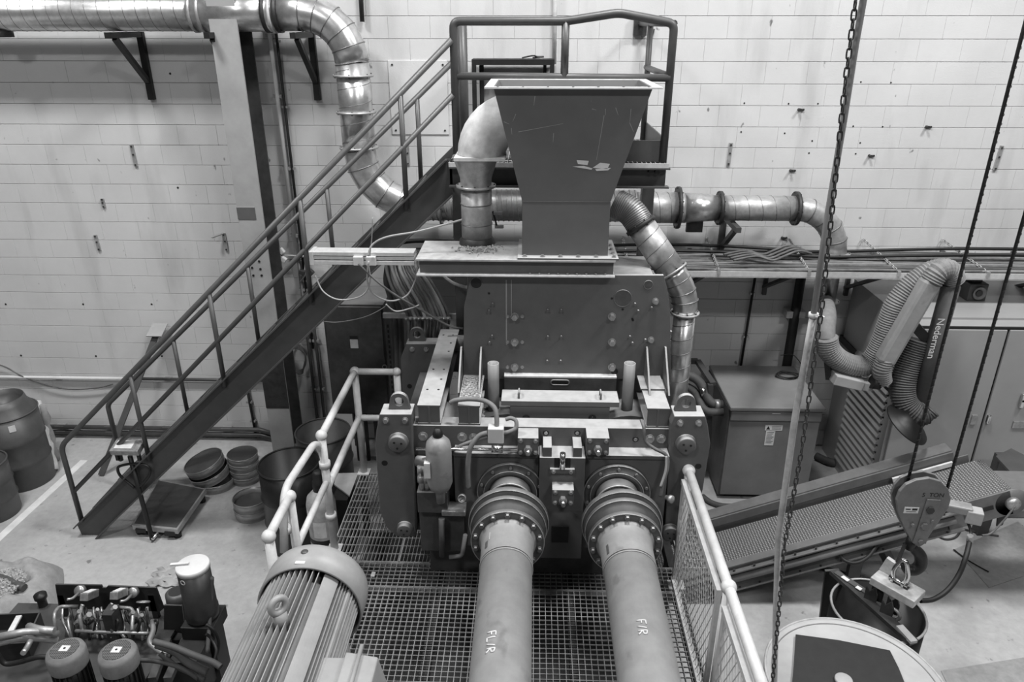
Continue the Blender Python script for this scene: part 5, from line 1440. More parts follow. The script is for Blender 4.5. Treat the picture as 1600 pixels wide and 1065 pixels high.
for k in range(2):
    sieve((c.x, c.y, 0.001 + k * 0.102), 0.175, 0.10, (0, 0), ('lower' if k == 0 else 'upper open') + ' of the two sieves left of the black drum')
c = P(338, 757, Z=0.0)
sieve((c.x, c.y, 0.002), 0.2, 0.09, (0, 0), 'bottom wide sieve of the slipping pile under the stairs')
sieve((c.x - 0.03, c.y, 0.11), 0.205, 0.09, (0.12, -0.22), 'middle wide sieve tilted in the pile under the stairs')
sieve((c.x - 0.07, c.y + 0.01, 0.215), 0.205, 0.09, (0.14, -0.26), 'top wide sieve tilted in the pile under the stairs', lid=True)
# gas cylinder
c = P(503, 800, Y=5.2); x, y = c.x, 5.2
t = thing('gas_cylinder', 'grey gas cylinder with black cap behind the white guardrail', 'cylinder', (x, y, 0))
zs = 0.90
MB().lathe([(0.112, 0), (0.124, 0.02), (0.124, zs - 0.12), (0.11, zs - 0.05), (0.065, zs), (0.04, zs + 0.02)], (x, y, 0), (0, 0, 1), 32).build('body', 'dusty_top', t)
MB().lathe([(0.125, 0.42), (0.125, 0.47)], (x, y, 0), (0, 0, 1), 32, caps=False).build('band', 'rubber', t)
MB().lathe([(0.05, zs), (0.052, zs + 0.1), (0.042, zs + 0.11), (0.042, zs + 0.18), (0.03, zs + 0.2), (0, zs + 0.2)], (x, y, 0), (0, 0, 1), 20).build('valve_cap', 'rubber', t)
for z0_, z1_, a0, a1, m in ((0.5, 0.66, -2.0, -1.1, 'paper'), (0.70, 0.76, -2.5, -1.9, 'paper')):
    vs, fs = [], []
    for k in range(7):
        a = a0 + (a1 - a0) * k / 6
        for z in (z0_, z1_): vs.append((x + 0.1255 * math.cos(a), y + 0.1255 * math.sin(a), z))
    fs = [(2 * k, 2 * k + 2, 2 * k + 3, 2 * k + 1) for k in range(6)]
    MB().add(vs, fs).build('label', m, t)
# gravel sack at the lower left
t = thing('gravel_sack', 'open plastic sack full of gravel lying on the floor at the left', 'sack', P(-12, 952, Z=0))
cs = P(-12, 952, Z=0)
nx, ny = 30, 22; vs = []; fs = []
W2, H2 = 0.52, 0.42
for j in range(ny + 1):
    for i in range(nx + 1):
        u, v = i / nx * 2 - 1, j / ny * 2 - 1
        e = max(0, 1 - abs(u) ** 3.5) * max(0, 1 - abs(v) ** 3.5)
        z = 0.25 * e ** 0.5 + 0.02 * math.sin(u * 9 + v * 4) * e + 0.015 * math.sin(v * 13 - u * 5) * e + 0.055 * abs(math.sin(u * 5 + v * 7)) * e + 0.03 * abs(math.sin(u * 11 - v * 6)) * e
        dd = math.hypot((u - 0.2) / 0.5, (v + 0.1) / 0.55)
        if dd < 1: z -= 0.07 * (1 - dd ** 4)
        a = 0.35
        X_, Y_ = u * W2 * (1 - 0.12 * v * v), v * H2 * (1 - 0.1 * u * u)
        vs.append((cs.x + X_ * math.cos(a) - Y_ * math.sin(a), cs.y + X_ * math.sin(a) + Y_ * math.cos(a), max(0.002, z)))
for j in range(ny):
    for i in range(nx):
        q = j * (nx + 1) + i; fs.append((q, q + 1, q + nx + 2, q + nx + 1))
MB().add(vs, fs, True).build('sack_skin', 'sack', t)
gv = MB(); a = 0.35
for k in range(900):
    rad = math.sqrt(rg.random()) * 0.9; th = rg.random() * 6.28
    u, v = 0.2 + 0.45 * rad * math.cos(th), -0.1 + 0.5 * rad * math.sin(th)
    X_, Y_ = u * W2, v * H2; s = 0.010 + rg.random() * 0.02
    gv.box((cs.x + X_ * math.cos(a) - Y_ * math.sin(a), cs.y + X_ * math.sin(a) + Y_ * math.cos(a), 0.255 + 0.04 * (1 - rad) + rg.random() * 0.02), (s, s * 0.8, s * 0.7), Matrix.Rotation(rg.random() * 6, 3, (rg.random() + .01, rg.random(), rg.random())))
stuff(gv.build('gravel', 'gravel', t))
p0, p1 = P(-25, 896, Z=0.27), P(38, 918, Z=0.26)
MB().tube(bez([p0, (p0 + p1) / 2 + V((0, 0, 0.02)), p1], 6), 0.032, 10).build('rolled_lip', 'hose_dark', t)
# crumpled clear sheet on the floor behind the filter
c = P(262, 903, Z=0)
vs = []; fs = []
for j in range(9):
    for i in range(11):
        u, v = i / 10 - 0.5, j / 8 - 0.5
        vs.append((c.x + u * 0.3 + 0.03 * math.sin(j * 2.0), c.y + v * 0.25 + 0.02 * math.sin(i * 1.7), 0.004 + 0.028 * abs(math.sin(i * 1.9 + j * 1.3)) * (1 - 3 * u * u)))
for j in range(8):
    for i in range(10): q = j * 11 + i; fs.append((q, q + 1, q + 12, q + 11))
one(MB().add(vs, fs, True), 'plastic_sheet', 'vessel', 'crumpled pale sheet lying on the floor behind the white filter lid', 'sheet')

# ================================================================ behind the press at the left
a_, b_2 = P(502, 476, Y=6.85), P(608, 640, Y=6.85)
t = thing('wall_cabinet', 'dark electrical cabinet on the wall behind the white guardrail', 'cabinet', (a_.x, 7.2, b_2.z))
cbz0 = 0.72
cabR = P(604, 560, Y=6.85).x
MB().bx(a_.x, cabR, 6.87, 7.45, cbz0, a_.z).build('body', 'machine_dark', t, 0.004)
dd_ = MB().bx(a_.x + 0.02, cabR - 0.02, 6.85, 6.87, cbz0 + 0.02, a_.z - 0.02).build('door', 'machine_dark', t, 0.004)
c = P(553, 531, Y=6.85)
MB().bx(c.x - 0.04, c.x + 0.04, 6.846, 6.85, c.z - 0.09, c.z + 0.01).build('warning_label', 'paper', dd_)
MB().bx(c.x - 0.04, c.x + 0.04, 6.845, 6.85, c.z + 0.012, c.z + 0.045).build('label_head', 'ink', dd_)
c = P(601, 573, Y=6.84); MB().torus(c, (0, 1, 0), 0.022, 0.006, 16, 6).build('lock_ring', 'bolt_steel', dd_)
for x in (a_.x + 0.05, cabR - 0.08):
    MB().bx(x, x + 0.04, 7.40, 7.45, 0, cbz0).build('leg', 'dark_steel', t)
for k, px in enumerate((560, 575, 590, 600)):
    x = P(px, 700, Y=7.1).x; MB().cyl((x, 7.1, 0), (x, 7.1, cbz0), 0.022, n=8).build('bottom_conduit', 'dark_steel', t)
# coil of cable on the wall
c = P(466, 558, Y=7.45)
t = thing('cable_coil', 'coil of dark cable hanging on the wall beside the column', 'coil', c - V((0, 0, 0.2)))
for k in range(4):
    pts = [c + V((0.085 * math.cos(a) + 0.006 * k * math.sin(3 * a), -0.02 * k * 0.5, 0.16 * math.sin(a) - 0.01 * k)) for a in [2 * PI * i / 28 for i in range(28)]]
    MB().tube(pts, 0.008, 6, closed=True).build('loop', 'hose_dark', t)
MB().cyl(c + V((0, 0.1, 0.17)), c + V((0, -0.05, 0.17)), 0.012, n=8).build('hook', 'dark_steel', t)
for px, lab in ((484, 'thin pipe on the wall between the column and the dark cabinet'), (496, 'second thin pipe on the wall, touching the dark cabinet')):
    x = P(px, 560, Y=7.48).x
    pipe('wall_pipe', [V((x, 7.49, 2.3)), V((x, 7.49, 0.0))], 0.018, 'drum_grey', lab, 'pipe', [(x, 7.49, z) for z in (1.9, 1.3, 0.7)], 'thin pipes beside the column')
c = P(446, 398, Y=7.42)
t = thing('air_valve', 'pale air line with valve on the wall by the column, left of the actuator', 'valve', c)
MB().tube(fillet([P(428, 395, Y=7.45), P(445, 399, Y=7.45), P(490, 401, Y=7.45)], 0.03), 0.014, 8).build('line', 'galv_dull', t)
for px, py in ((440, 392), (443, 405), (484, 400), (472, 425), (486, 425)):
    c = P(px, py, Y=7.42); MB().box(c, (0.06, 0.05, 0.05), Matrix.Rotation(rg.random(), 3, 'Y')).build('fitting', 'dark_steel' if px > 445 else 'paper', t, 0.006)
MB().tube([P(478, 400, Y=7.45), P(476, 430, Y=7.45), P(470, 440, Y=7.45)], 0.01, 6).build('line', 'galv_dull', t)
# hanging cable bundle
t = thing('cable_bundle', 'bundle of thick hoses sweeping down behind the actuator to a clamp rail', 'cables', (P(660, 495, Y=6.3).x, 6.3, 1.0))
cb = MB
for k in range(13):
    u = k / 12
    top_ = (604 + u * 50, 412); midp = (612 + u * 62, 447 - u * 6); bot_ = (637 + u * 63, 492); down = (640 + u * 58, 530)
    Y_ = 6.35 + 0.05 * math.sin(k * 2.1)
    p = [P(top_[0], top_[1] - 18, Y=Y_ + 0.25), P(top_[0], top_[1] + 6, Y=Y_ + 0.08), P(midp[0], midp[1], Y=Y_), P(bot_[0], bot_[1], Y=Y_), P(down[0], down[1], Y=Y_), P(down[0] + 3, 640, Y=Y_ + 0.1)]
    MB().tube(bez(p, 6), 0.016, 8).build('hose', 'cable_pale' if k % 4 else 'hose', t)
for k in range(11):
    c = P(636 + k * 6.5, 496, Y=6.3); MB().cyl(c - V((0, 0.02, 0.012)), c - V((0, 0.02, -0.012)), 0.02, n=10).build('clamp', 'galv', t)
MB().bx(P(598, 493, Y=6.4).x, P(726, 493, Y=6.4).x, 6.4, 6.44, P(600, 497, Y=6.4).z, P(600, 490, Y=6.4).z).build('clamp_rail', 'galv_dull', t)
for k in range(2):
    p = [P(606 + 6 * k, 415, Y=6.5), P(604 + 8 * k, 440, Y=6.5), P(612 + 8 * k, 470, Y=6.5), P(620 + 6 * k, 510, Y=6.5), P(622 + 6 * k, 640, Y=6.5)]
    MB().tube(bez(p, 6), 0.03, 10).build('hose', 'hose_dark', t)
x = P(609, 540, Y=6.6).x
t = thing('strut_post', 'perforated steel strut standing beside the dark cabinet', 'post', (x, 6.6, 0))
MB().bx(x - 0.022, x + 0.022, 6.58, 6.62, 0, P(609, 496, Y=6.6).z).build('channel', 'drum_grey', t)
for k in range(14):
    z = P(609, 505, Y=6.6).z - 0.02 - k * 0.055; MB().bx(x - 0.008, x + 0.008, 6.577, 6.58, z - 0.016, z + 0.016).build('slot', 'ink', t)
pts = [P(600, 398, Y=6.7), P(618, 382, Y=6.7), P(650, 376, Y=6.7), P(720, 378, Y=6.7), P(800, 382, Y=6.7)]
one(MB().tube(bez(pts, 6), 0.022, 8), 'loop_cable', 'rubber', 'thick black cable arching behind the slide gate', 'cable')
hose_p = [P(690, 428, Y=6.2), P(705, 440, Y=6.1), P(722, 447, Y=5.9), P(735, 449, Y=5.7)]
one(MB().tube(bez(hose_p, 5), 0.014, 8), 'feed_hose', 'cable_pale', 'short pale hose entering the press housing from the left', 'hose')
# small bracket tag by the vent pipe
c = P(772, 345, Y=5.75)
t = thing('valve_tag', 'small pale tag plate on a thin rod behind the vent pipe', 'tag', c - V((0, 0, 0.1)))
MB().tube([P(770, 330, Y=5.75), P(776, 352, Y=5.75)], 0.008, 6).build('rod', 'dark_steel', t)
MB().box(P(780, 354, Y=5.75), (0.07, 0.03, 0.02)).build('plate', 'paper', t); MB().box(P(778, 333, Y=5.75), (0.07, 0.03, 0.02)).build('plate', 'paper', t)

# ================================================================ right-hand side: cable tray on the wall
TZ2 = 2.385
t = thing('cable_tray', 'long cable tray with a pale front rail along the back wall, right of the hopper', 'tray', (3.5, 7.0, TZ2))
ty0, ty1 = 6.70, 7.34
tx0, tx1 = -1.3, 8.5
MB().bx(tx0, tx1, ty0, ty0 + 0.012, TZ2 - 0.035, TZ2 + 0.02).build('front_rail', 'alu', t)
MB().bx(tx0, tx1, ty0, ty0 + 0.05, TZ2 - 0.04, TZ2 - 0.032).build('front_rail', 'alu', t)
MB().bx(tx0, tx1, ty1, ty1 + 0.012, TZ2 - 0.035, TZ2 + 0.02).build('back_rail', 'alu', t)
MB().bx(tx0, tx1, ty0 + 0.012, ty1, TZ2 - 0.012, TZ2 - 0.004).build('tray_sheet', 'galv_dull', t)
x = tx0 + 0.15
while x < tx1:
    MB().bx(x, x + 0.03, ty0 + 0.01, ty1, TZ2 - 0.03, TZ2 - 0.018).build('rung', 'galv_dull', t); x += 0.35
for px in (1095, 1230, 1370, 1520, 1640):
    x = P(px, 440, Y=6.9).x
    o = MB().bar((x, ty0 + 0.1, TZ2 - 0.05), (x, WY, TZ2 - 0.42), 0.03, 0.05, up=(1, 0, 0)).build('wall_brace', 'dark_steel', t)
    MB().bx(x - 0.02, x + 0.02, WY - 0.04, WY, TZ2 - 0.5, TZ2).build('wall_strut', 'drum_grey', t)
for k in range(28):
    y = ty0 + 0.035 + k * (ty1 - ty0 - 0.06) / 27; r = rnd.choice((0.012, 0.014, 0.016))
    ph = rnd.random() * 6; pts = []
    for i in range(36):
        x = tx0 + (tx1 - tx0) * i / 35
        pts.append((x, y + 0.016 * math.sin(x * 2.1 + ph) + 0.01 * math.sin(x * 5.2 + ph * 2), TZ2 + r + 0.006 + 0.012 * (k % 3 == 0) + 0.006 * math.sin(x * 3 + ph)))
    MB().tube(pts, r, 6).build('cable', ('cable', 'hose', 'cable', 'hose_dark')[k % 4], t)
for y0, amp in ((7.22, 0.05), (7.05, 0.035)):
    pts = []
    for i in range(40):
        x = 0.6 + 7.6 * i / 39
        pts.append((x, y0 + 0.04 * math.sin(x * 1.3), TZ2 + 0.07 + amp * abs(math.sin(x * 1.1))))
    MB().tube(pts, 0.016, 6).build('loose_cable', 'rubber', t)
pts = [P(x, y, Y=Y) for x, y, Y in ((1130, 402, 6.95), (1165, 396, 7.0), (1190, 402, 7.0), (1210, 395, 7.1), (1230, 388, 7.15), (1250, 392, 7.2))]
for k in range(4):
    MB().tube(bez([p + V((0.02 * k, -0.05 * k, 0.03 - 0.004 * k)) for p in pts], 6), 0.012, 6).build('loose_cable', 'cable', t)
def chain_links(p, q, pitch, r, w, parent, m, first=None, nm='link'):
    """row of oval links from p to q; every second link is turned by a quarter"""
    p, q = V(p), V(q); L = (q - p).length; n = max(2, int(L / pitch)); d = (q - p).normalized()
    h = pitch * 0.5 + r * 1.2
    pts = []
    for k in range(12):
        a = 2 * PI * k / 12
        ox = (h - w) * (1 if math.sin(a) > 0 else -1) if abs(math.sin(a)) > 1e-6 else 0
        pts.append(V((w * math.cos(a), 0, w * math.sin(a) + ox)))
    mb = MB().tube(pts, r, 6, closed=True); ob = None
    qx = d.to_track_quat('Z', 'Y')
    for i in range(n):
        c = p + d * L * (i + 0.5) / n
        if ob is None and first is None:
            off = WO[parent.name]; WO[parent.name] = V((0, 0, 0)); o = mb.build(nm, m, parent); WO[parent.name] = off; ob = o
        else:
            o = (first or ob).copy(); COL.objects.link(o)
        o.parent = parent
        o.rotation_mode = 'QUATERNION'
        o.rotation_quaternion = qx @ (Matrix.Rotation(PI / 2 * (i % 2), 4, 'Z').to_quaternion())
        o.location = c - WO[parent.name]
    return first or ob
fst = None
for (xa, ya), (xb, yb3) in (((1103, 386), (1123, 420)), ((1230, 388), (1264, 420)), ((1346, 387), (1404, 421)), ((1470, 386), (1543, 423)), ((972, 388), (983, 414))):
    p, q = P(xa, ya, Y=WY - 0.02), P(xb, yb3, Y=ty0 + 0.02)
    p.z = max(p.z, TZ2 + 0.12); q.z = TZ2 + 0.03
    fst = chain_links(p, q, 0.034, 0.005, 0.011, t, 'galv_dull', fst, 'chain_link')
    MB().box((q.x, ty0 + 0.01, TZ2 + 0.015), (0.03, 0.04, 0.05)).build('chain_hook', 'galv', t)
# black riser and thin cables below the tray
x = P(1243, 500, Y=7.4).x
pipe('riser_pipe', [V((x, 7.44, TZ2 - 0.06)), V((x, 7.44, 0.0))], 0.05, 'rubber', 'thick black riser pipe on the wall under the cable tray', 'pipe', [(x, 7.44, 1.7)], n=14)
x = P(1172, 500, Y=7.5).x
pipe('wall_cable', [V((x, 7.51, TZ2 - 0.06)), V((x - 0.03, 7.51, 1.05))], 0.014, 'rubber', 'thin black cable running down the wall behind the compressor', 'cable', [(x - 0.01, 7.51, 1.9), (x - 0.02, 7.51, 1.4)])
x = P(1008, 500, Y=7.3).x

# ---------------------------------------------------------------- fume extraction arm
AY = 5.93
t = thing('fume_arm', 'jointed fume extraction arm with corrugated hoses and black hood', 'extraction arm', (P(1350, 600, Y=AY).x, AY, 1.0))
def corr(pts, r, name, m, n=10, pitch=0.021):
    """corrugated hose along a smooth curve"""
    c = bez(pts, n); L = sum((c[i + 1] - c[i]).length for i in range(len(c) - 1))
    cnt = int(L / (pitch / 2)); out = []; acc = 0; i = 0; seg = 0
    for k in range(cnt + 1):
        s = L * k / cnt
        while i < len(c) - 2 and acc + (c[i + 1] - c[i]).length < s: acc += (c[i + 1] - c[i]).length; i += 1
        f = (s - acc) / max(1e-6, (c[i + 1] - c[i]).length); out.append(c[i] + (c[i + 1] - c[i]) * min(1, f))
    rs = [(r if k % 2 else r * 0.9) for k in range(cnt + 1)]
    return MB().tube(out, rs, 20, smooth=False).build(name, m, t)
A = lambda x, y, dy=0.0: P(x, y, Y=AY + dy)
dp = P(1302, 470, Y=DY)
MB().tube(bez([V((xe, DY, ze)), A(1293, 492, 0.3), A(1291, 512, 0.08), A(1291, 533)], 5), 0.075, 20).build('rubber_elbow', 'hose', t)
corr([A(1291, 526), A(1295, 546), A(1314, 564), A(1340, 572), A(1360, 566), A(1374, 545), A(1385, 520)], 0.098, 'flexible_hose', 'hose')
corr([A(1383, 522), A(1398, 480), A(1412, 458), A(1432, 438), A(1455, 424), A(1478, 421), A(1490, 434)], 0.094, 'flexible_hose', 'hose')
MB().bar(A(1380, 566, -0.14), A(1455, 437, -0.14), 0.15, 0.13, up=(0, -1, 0)).build('upper_arm', 'shaft_paint', t, 0.03)
corr([A(1455, 440, -0.14), A(1468, 424, -0.14), A(1482, 422, -0.12), A(1491, 438, -0.1)], 0.088, 'elbow_sleeve', 'hose')
corr([A(1383, 560, -0.14), A(1378, 578, -0.14), A(1380, 596, -0.12)], 0.075, 'elbow_sleeve', 'hose')
p0, p1 = A(1486, 446, -0.1), A(1434, 632, -0.1)
MB().cyl(p0, p1, 0.072, n=24).build('lower_arm', 'hose_dark', t)
d = (p1 - p0).normalized(); v_ = V((-d.z, 0, d.x))
if v_.x < 0: v_ = -v_
c = A(1473, 497, -0.18)
text_mesh('Nederman', 'brand_lettering', 'white_paint', t, V((c.x - 0.033, p0.y - 0.0735, c.z)), d, v_, 0.085, bold=0.0007)
corr([A(1434, 530, -0.02), A(1420, 565, -0.05), A(1411, 600, -0.1), A(1414, 628, -0.15), A(1432, 646, -0.2), A(1446, 644, -0.2)], 0.105, 'flexible_hose', 'hose_dark')
corr([A(1440, 648, -0.1), A(1450, 646, -0.1), A(1458, 640, -0.1)], 0.07, 'joint_boot', 'hose_dark')
hc = A(1418, 662, -0.3)
MB().lathe([(0.09, 0.10), (0.10, 0.06), (0.15, 0.02), (0.205, 0.0), (0.21, -0.01), (0.2, -0.012), (0.14, 0.01), (0.085, 0.06)], hc, (0.45, -0.30, 0.8), 36, caps=False).build('hood', 'fume_black', t)
MB().bar(A(1300, 588, -0.05), A(1344, 598, -0.05), 0.16, 0.09, up=(0, 0, 1)).build('support_box', 'vessel', t, 0.008)
MB().bar(A(1344, 599, -0.05), A(1360, 601, -0.05), 0.13, 0.075, up=(0, 0, 1)).build('support_end', 'vessel', t, 0.006)
MB().cyl(A(1362, 596, -0.12), A(1374, 598, -0.12), 0.06, n=20).build('pivot_knob', 'rubber', t)
MB().bar(A(1291, 540, 0.05), A(1296, 592, 0.0), 0.05, 0.05).build('pivot_post', 'dark_steel', t)
MB().bar(A(1430, 510, -0.05), A(1448, 530, -0.08), 0.05, 0.08).build('arm_clamp', 'black_steel', t)
# wall carrier for the arm
MB().bx(P(1310, 590, Y=7.5).x - 0.05, P(1310, 590, Y=7.5).x + 0.05, AY + 0.02, WY, 1.35, 1.42).build('wall_carrier', 'dark_steel', t)

# ---------------------------------------------------------------- compressor cabinet
fy = 6.42
x0, x1 = P(1141, 640, Y=fy).x, P(1291, 640, Y=fy).x
zt_ = P(1200, 637, Y=fy).z
t = thing('compressor', 'grey enclosed compressor cabinet with overhanging lid right of the press', 'compressor', ((x0 + x1) / 2, 6.9, 0))
MB().bx(x0 + 0.02, x1 - 0.02, fy + 0.04, 7.36, 0.06, zt_ - 0.16).build('body', 'compressor_paint', t, 0.006)
MB().bx(x0 + 0.02, x1 - 0.02, fy + 0.015, 7.38, zt_ - 0.16, zt_ - 0.05).build('upper_band', 'compressor_paint', t, 0.01)
ld = MB().bx(x0, x1, fy, 7.4, zt_ - 0.045, zt_).build('lid', 'compressor_paint', t, 0.012)
MB().bx(x0 - 0.0, x0 + 0.022, fy + 0.05, 7.38, 0.05, zt_ - 0.05).build('side_panel', 'machine_dark', t)
MB().bx(x0 + 0.08, x1 - 0.08, fy + 0.1, 7.3, 0, 0.06).build('base', 'black_steel', t)
c = P(1209, 668, Y=fy + 0.04)
o = MB().bx(c.x - 0.085, c.x + 0.085, fy + 0.036, fy + 0.04, c.z - 0.03, c.z + 0.03).build('warning_label', 'paper', t)
MB().prism([(-0.02, -0.018), (0.02, -0.018), (0, 0.02)], (c.x - 0.055, fy + 0.036, c.z), (1, 0, 0), (0, 0, 1), (0, -0.001, 0)).build('warning_triangle', 'ink', o)
mb = MB()
for k in range(3): mb.bx(c.x - 0.02, c.x + 0.07, fy + 0.0352, fy + 0.036, c.z + 0.015 - k * 0.015, c.z + 0.019 - k * 0.015)
mb.build('print_lines', 'ink', o)
o = MB().bx(c.x - 0.07, c.x + 0.02, fy + 0.036, fy + 0.04, c.z - 0.2, c.z - 0.04).build('instruction_label', 'paper', t)
mb = MB()
for k in range(8): mb.bx(c.x - 0.06, c.x + 0.01 - 0.01 * (k % 3), fy + 0.0352, fy + 0.036, c.z - 0.055 - k * 0.017, c.z - 0.05 - k * 0.017)
mb.build('print_lines', 'ink', o)
c = P(1214, 641, Y=fy + 0.012); MB().bx(c.x - 0.04, c.x + 0.04, fy + 0.012, fy + 0.016, zt_ - 0.072, zt_ - 0.066).build('nameplate', 'paper', t)
c = P(1228, 589, Z=zt_)
t = thing('wire_coil', 'small coil of wire lying on the compressor lid', 'coil', c)
for k in range(4):
    MB().tube([c + V((0.11 * math.cos(a) + 0.01 * k, 0.07 * math.sin(a) + 0.012 * math.sin(k), 0.008 + 0.009 * k + 0.01 * math.sin(a * 2 + k))) for a in [2 * PI * i / 24 for i in range(24)]], 0.0055, 6, closed=True).build('loop', 'dark_steel', t)
MB().tube(bez([c + V((0.1, 0.02, 0.02)), c + V((0.17, -0.06, 0.02)), c + V((0.2, -0.04, 0.05)), c + V((0.13, 0.2, 0.16)), c + V((0.02, 0.3, 0.12))], 6), 0.005, 6).build('tail', 'dark_steel', t)
# pipes between press and compressor
t = thing('air_pipes', 'pair of grey air pipes joining the compressor on its left side', 'pipe', (P(1100, 600, Y=6.7).x, 6.7, 0.6))
px_ = lambda x, y, Y: P(x, y, Y=Y)
MB().tube(fillet([px_(1066, 583, 6.9), px_(1092, 592, 6.85), px_(1110, 632, 6.7), px_(1136, 632, 6.7)], 0.09, 8), 0.048, 14).build('pipe', 'hose_dark', t)
MB().tube(fillet([px_(1066, 600, 6.9), px_(1086, 610, 6.85), px_(1100, 644, 6.65), px_(1134, 643, 6.65)], 0.09, 8), 0.042, 14).build('pipe', 'hose_dark', t)
MB().cyl(px_(1116, 632, 6.7), px_(1124, 632, 6.7), 0.056, n=16).build('coupling', 'bolt_steel', t)
MB().cyl(px_(1094, 612, 6.78), px_(1102, 610, 6.78), 0.055, n=14).build('hose_clip', 'chrome', t)
a_ = px_(1082, 562, 7.0); b_2 = px_(1112, 600, 6.9)
MB().bar(px_(1078, 564, 7.2), px_(1090, 564, 7.2), 0.05, 0.05).build('support_angle', 'drum_grey', t)
MB().bar(px_(1090, 564, 7.2), px_(1114, 600, 6.75), 0.06, 0.04).build('support_angle', 'drum_grey', t)
MB().bar(px_(1110, 600, 6.75), px_(1106, 700, 6.75), 0.05, 0.05, up=(0, 1, 0)).build('support_leg', 'drum_grey', t)

# ---------------------------------------------------------------- large pale cabinet at the right edge
CX, CYF, CZ = 3.395, 6.2, 2.06
t = thing('control_cabinet', 'large pale cabinet with double doors and louvred side at the right edge', 'cabinet', (5.4, 6.8, 0))
MB().bx(CX, 8.5, CYF + 0.03, 7.5, 0.0, CZ).build('carcass', 'cabinet_paint', t, 0.004)
seam = P(1579, 510, Y=CYF).x
d1_ = MB().bx(CX + 0.03, seam - 0.012, CYF, CYF + 0.03, 0.1, CZ - 0.02).build('door', 'cabinet_paint', t, 0.006)
d2_ = MB().bx(seam + 0.012, seam + 1.2, CYF, CYF + 0.03, 0.1, CZ - 0.02).build('door', 'cabinet_paint', t, 0.006)
MB().bx(seam - 0.012, seam + 0.012, CYF + 0.024, CYF + 0.031, 0.1, CZ - 0.02).build('door_gap', 'black_steel', t)
MB().bx(CX, 8.5, CYF + 0.01, CYF + 0.03, CZ - 0.018, CZ + 0.004).build('top_gasket', 'black_steel', t)
MB().bx(CX + 0.0, 8.5, CYF + 0.2, 7.5, CZ, CZ + 0.02).build('roof', 'cabinet_paint', t)
for px, py, w in ((1545, 655, 0.03), (1597, 630, 0.04), (1600, 622, 0.05)):
    c = P(px, py, Y=CYF - 0.02); o = d1_ if px < 1579 else d2_
    MB().bx(c.x - w / 2, c.x + w / 2, CYF - 0.03, CYF, c.z - 0.045, c.z + 0.045).build('handle', 'chrome', o, 0.008)
c = P(1592, 662, Y=CYF); MB().bx(c.x - 0.06, c.x + 0.1, CYF - 0.012, CYF, c.z - 0.04, c.z + 0.03).build('nameplate', 'bolt_steel', d2_)
c = P(1521, 655, Y=CYF); MB().bx(c.x - 0.025, c.x + 0.025, CYF - 0.012, CYF, c.z - 0.05, c.z + 0.05).build('lock_plate', 'galv_dull', d1_)
for k in range(17):
    z = 1.45 - k * 0.078
    MB().hexa([(CX - 0.03, CYF + 0.12, z - 0.055), (CX, CYF + 0.12, z - 0.055), (CX, 7.1, z - 0.055), (CX - 0.03, 7.1, z - 0.055), (CX - 0.005, CYF + 0.12, z), (CX, CYF + 0.12, z), (CX, 7.1, z), (CX - 0.005, 7.1, z)]).build('louvre_slat', 'cabinet_paint', t)
    MB().bx(CX - 0.004, CX, CYF + 0.12, 7.1, z - 0.078, z - 0.056).build('louvre_gap', 'black_steel', t)
c = P(1525, 455, Y=6.9)
t = thing('sounder', 'small square alarm sounder standing on the pale cabinet roof', 'siren', (c.x, 6.9, CZ + 0.02))
o = MB().bx(c.x - 0.1, c.x + 0.08, 6.85, 7.02, CZ + 0.02, c.z + 0.09).build('housing', 'drum_grey', t, 0.008)
MB().bx(c.x - 0.07, c.x + 0.04, 6.9, 7.0, c.z + 0.09, c.z + 0.13).build('cap', 'drum_grey', t, 0.008)
MB().lathe([(0.05, 0), (0.065, 0.02), (0.055, 0.02), (0.03, 0.0)], (c.x, 6.85, c.z), (0, -1, 0), 24, caps=False).build('horn_ring', 'hose', t)
MB().cyl((c.x, 6.85, c.z), (c.x, 6.835, c.z), 0.03, n=20).build('horn', 'dark_steel', t)

# ================================================================ belt conveyor
VN, VF = 4.98, 5.50
pL, pR = P(1128, 892, Y=VN), P(1590, 768, Y=VN)
sl = (pR.z - pL.z) / (pR.x - pL.x); ux = V((1, 0, sl)).normalized(); un = V((-ux.z, 0, ux.x))
t = thing('belt_conveyor', 'inclined belt conveyor with studded dark belt rising to the right', 'conveyor', (2.9, 5.25, 0))
org = V((pL.x, 0, pL.z)); Lc = (pR - pL).length
def cv(s, y, h): return org + ux * s + un * h + V((0, y, 0))
def cbox(s0, s1, y0, y1, h0, h1, name, m, parent=None, bev=0):
    return MB().hexa([cv(s0, y0, h0), cv(s1, y0, h0), cv(s1, y1, h0), cv(s0, y1, h0), cv(s0, y0, h1), cv(s1, y0, h1), cv(s1, y1, h1), cv(s0, y1, h1)]).build(name, m, parent or t, bev)
r = 0.075; Le = Lc - 0.06
# belt as a loop: top run, wrap round the head pulley, return run
n = 10; path = [(-0.9, 0.0), (Le, 0.0)] + [(Le + r * math.sin(PI * k / n), -r + r * math.cos(PI * k / n)) for k in range(1, n + 1)] + [(-0.9, -2 * r)]
vs, fs, sm = [], [], []
for s, h in path:
    for y in (VN + 0.03, VF - 0.03): vs.append(cv(s, y, h))
for i in range(len(path) - 1): fs.append((2 * i, 2 * i + 1, 2 * i + 3, 2 * i + 2)); sm.append(i > 0)
m = mat('belt_studs', 0.46, 0.55, var=0.10, scale=5)
nt = m.node_tree; vo = nt.nodes.new('ShaderNodeTexVoronoi'); vo.voronoi_dimensions = '2D'; vo.inputs['Scale'].default_value = 48; vo.inputs['Randomness'].default_value = 0.1
ge = nt.nodes.new('ShaderNodeNewGeometry'); bpn = nt.nodes.new('ShaderNodeBump'); bpn.inputs['Strength'].default_value = 1.0; bpn.inputs['Distance'].default_value = 0.012; bpn.invert = True
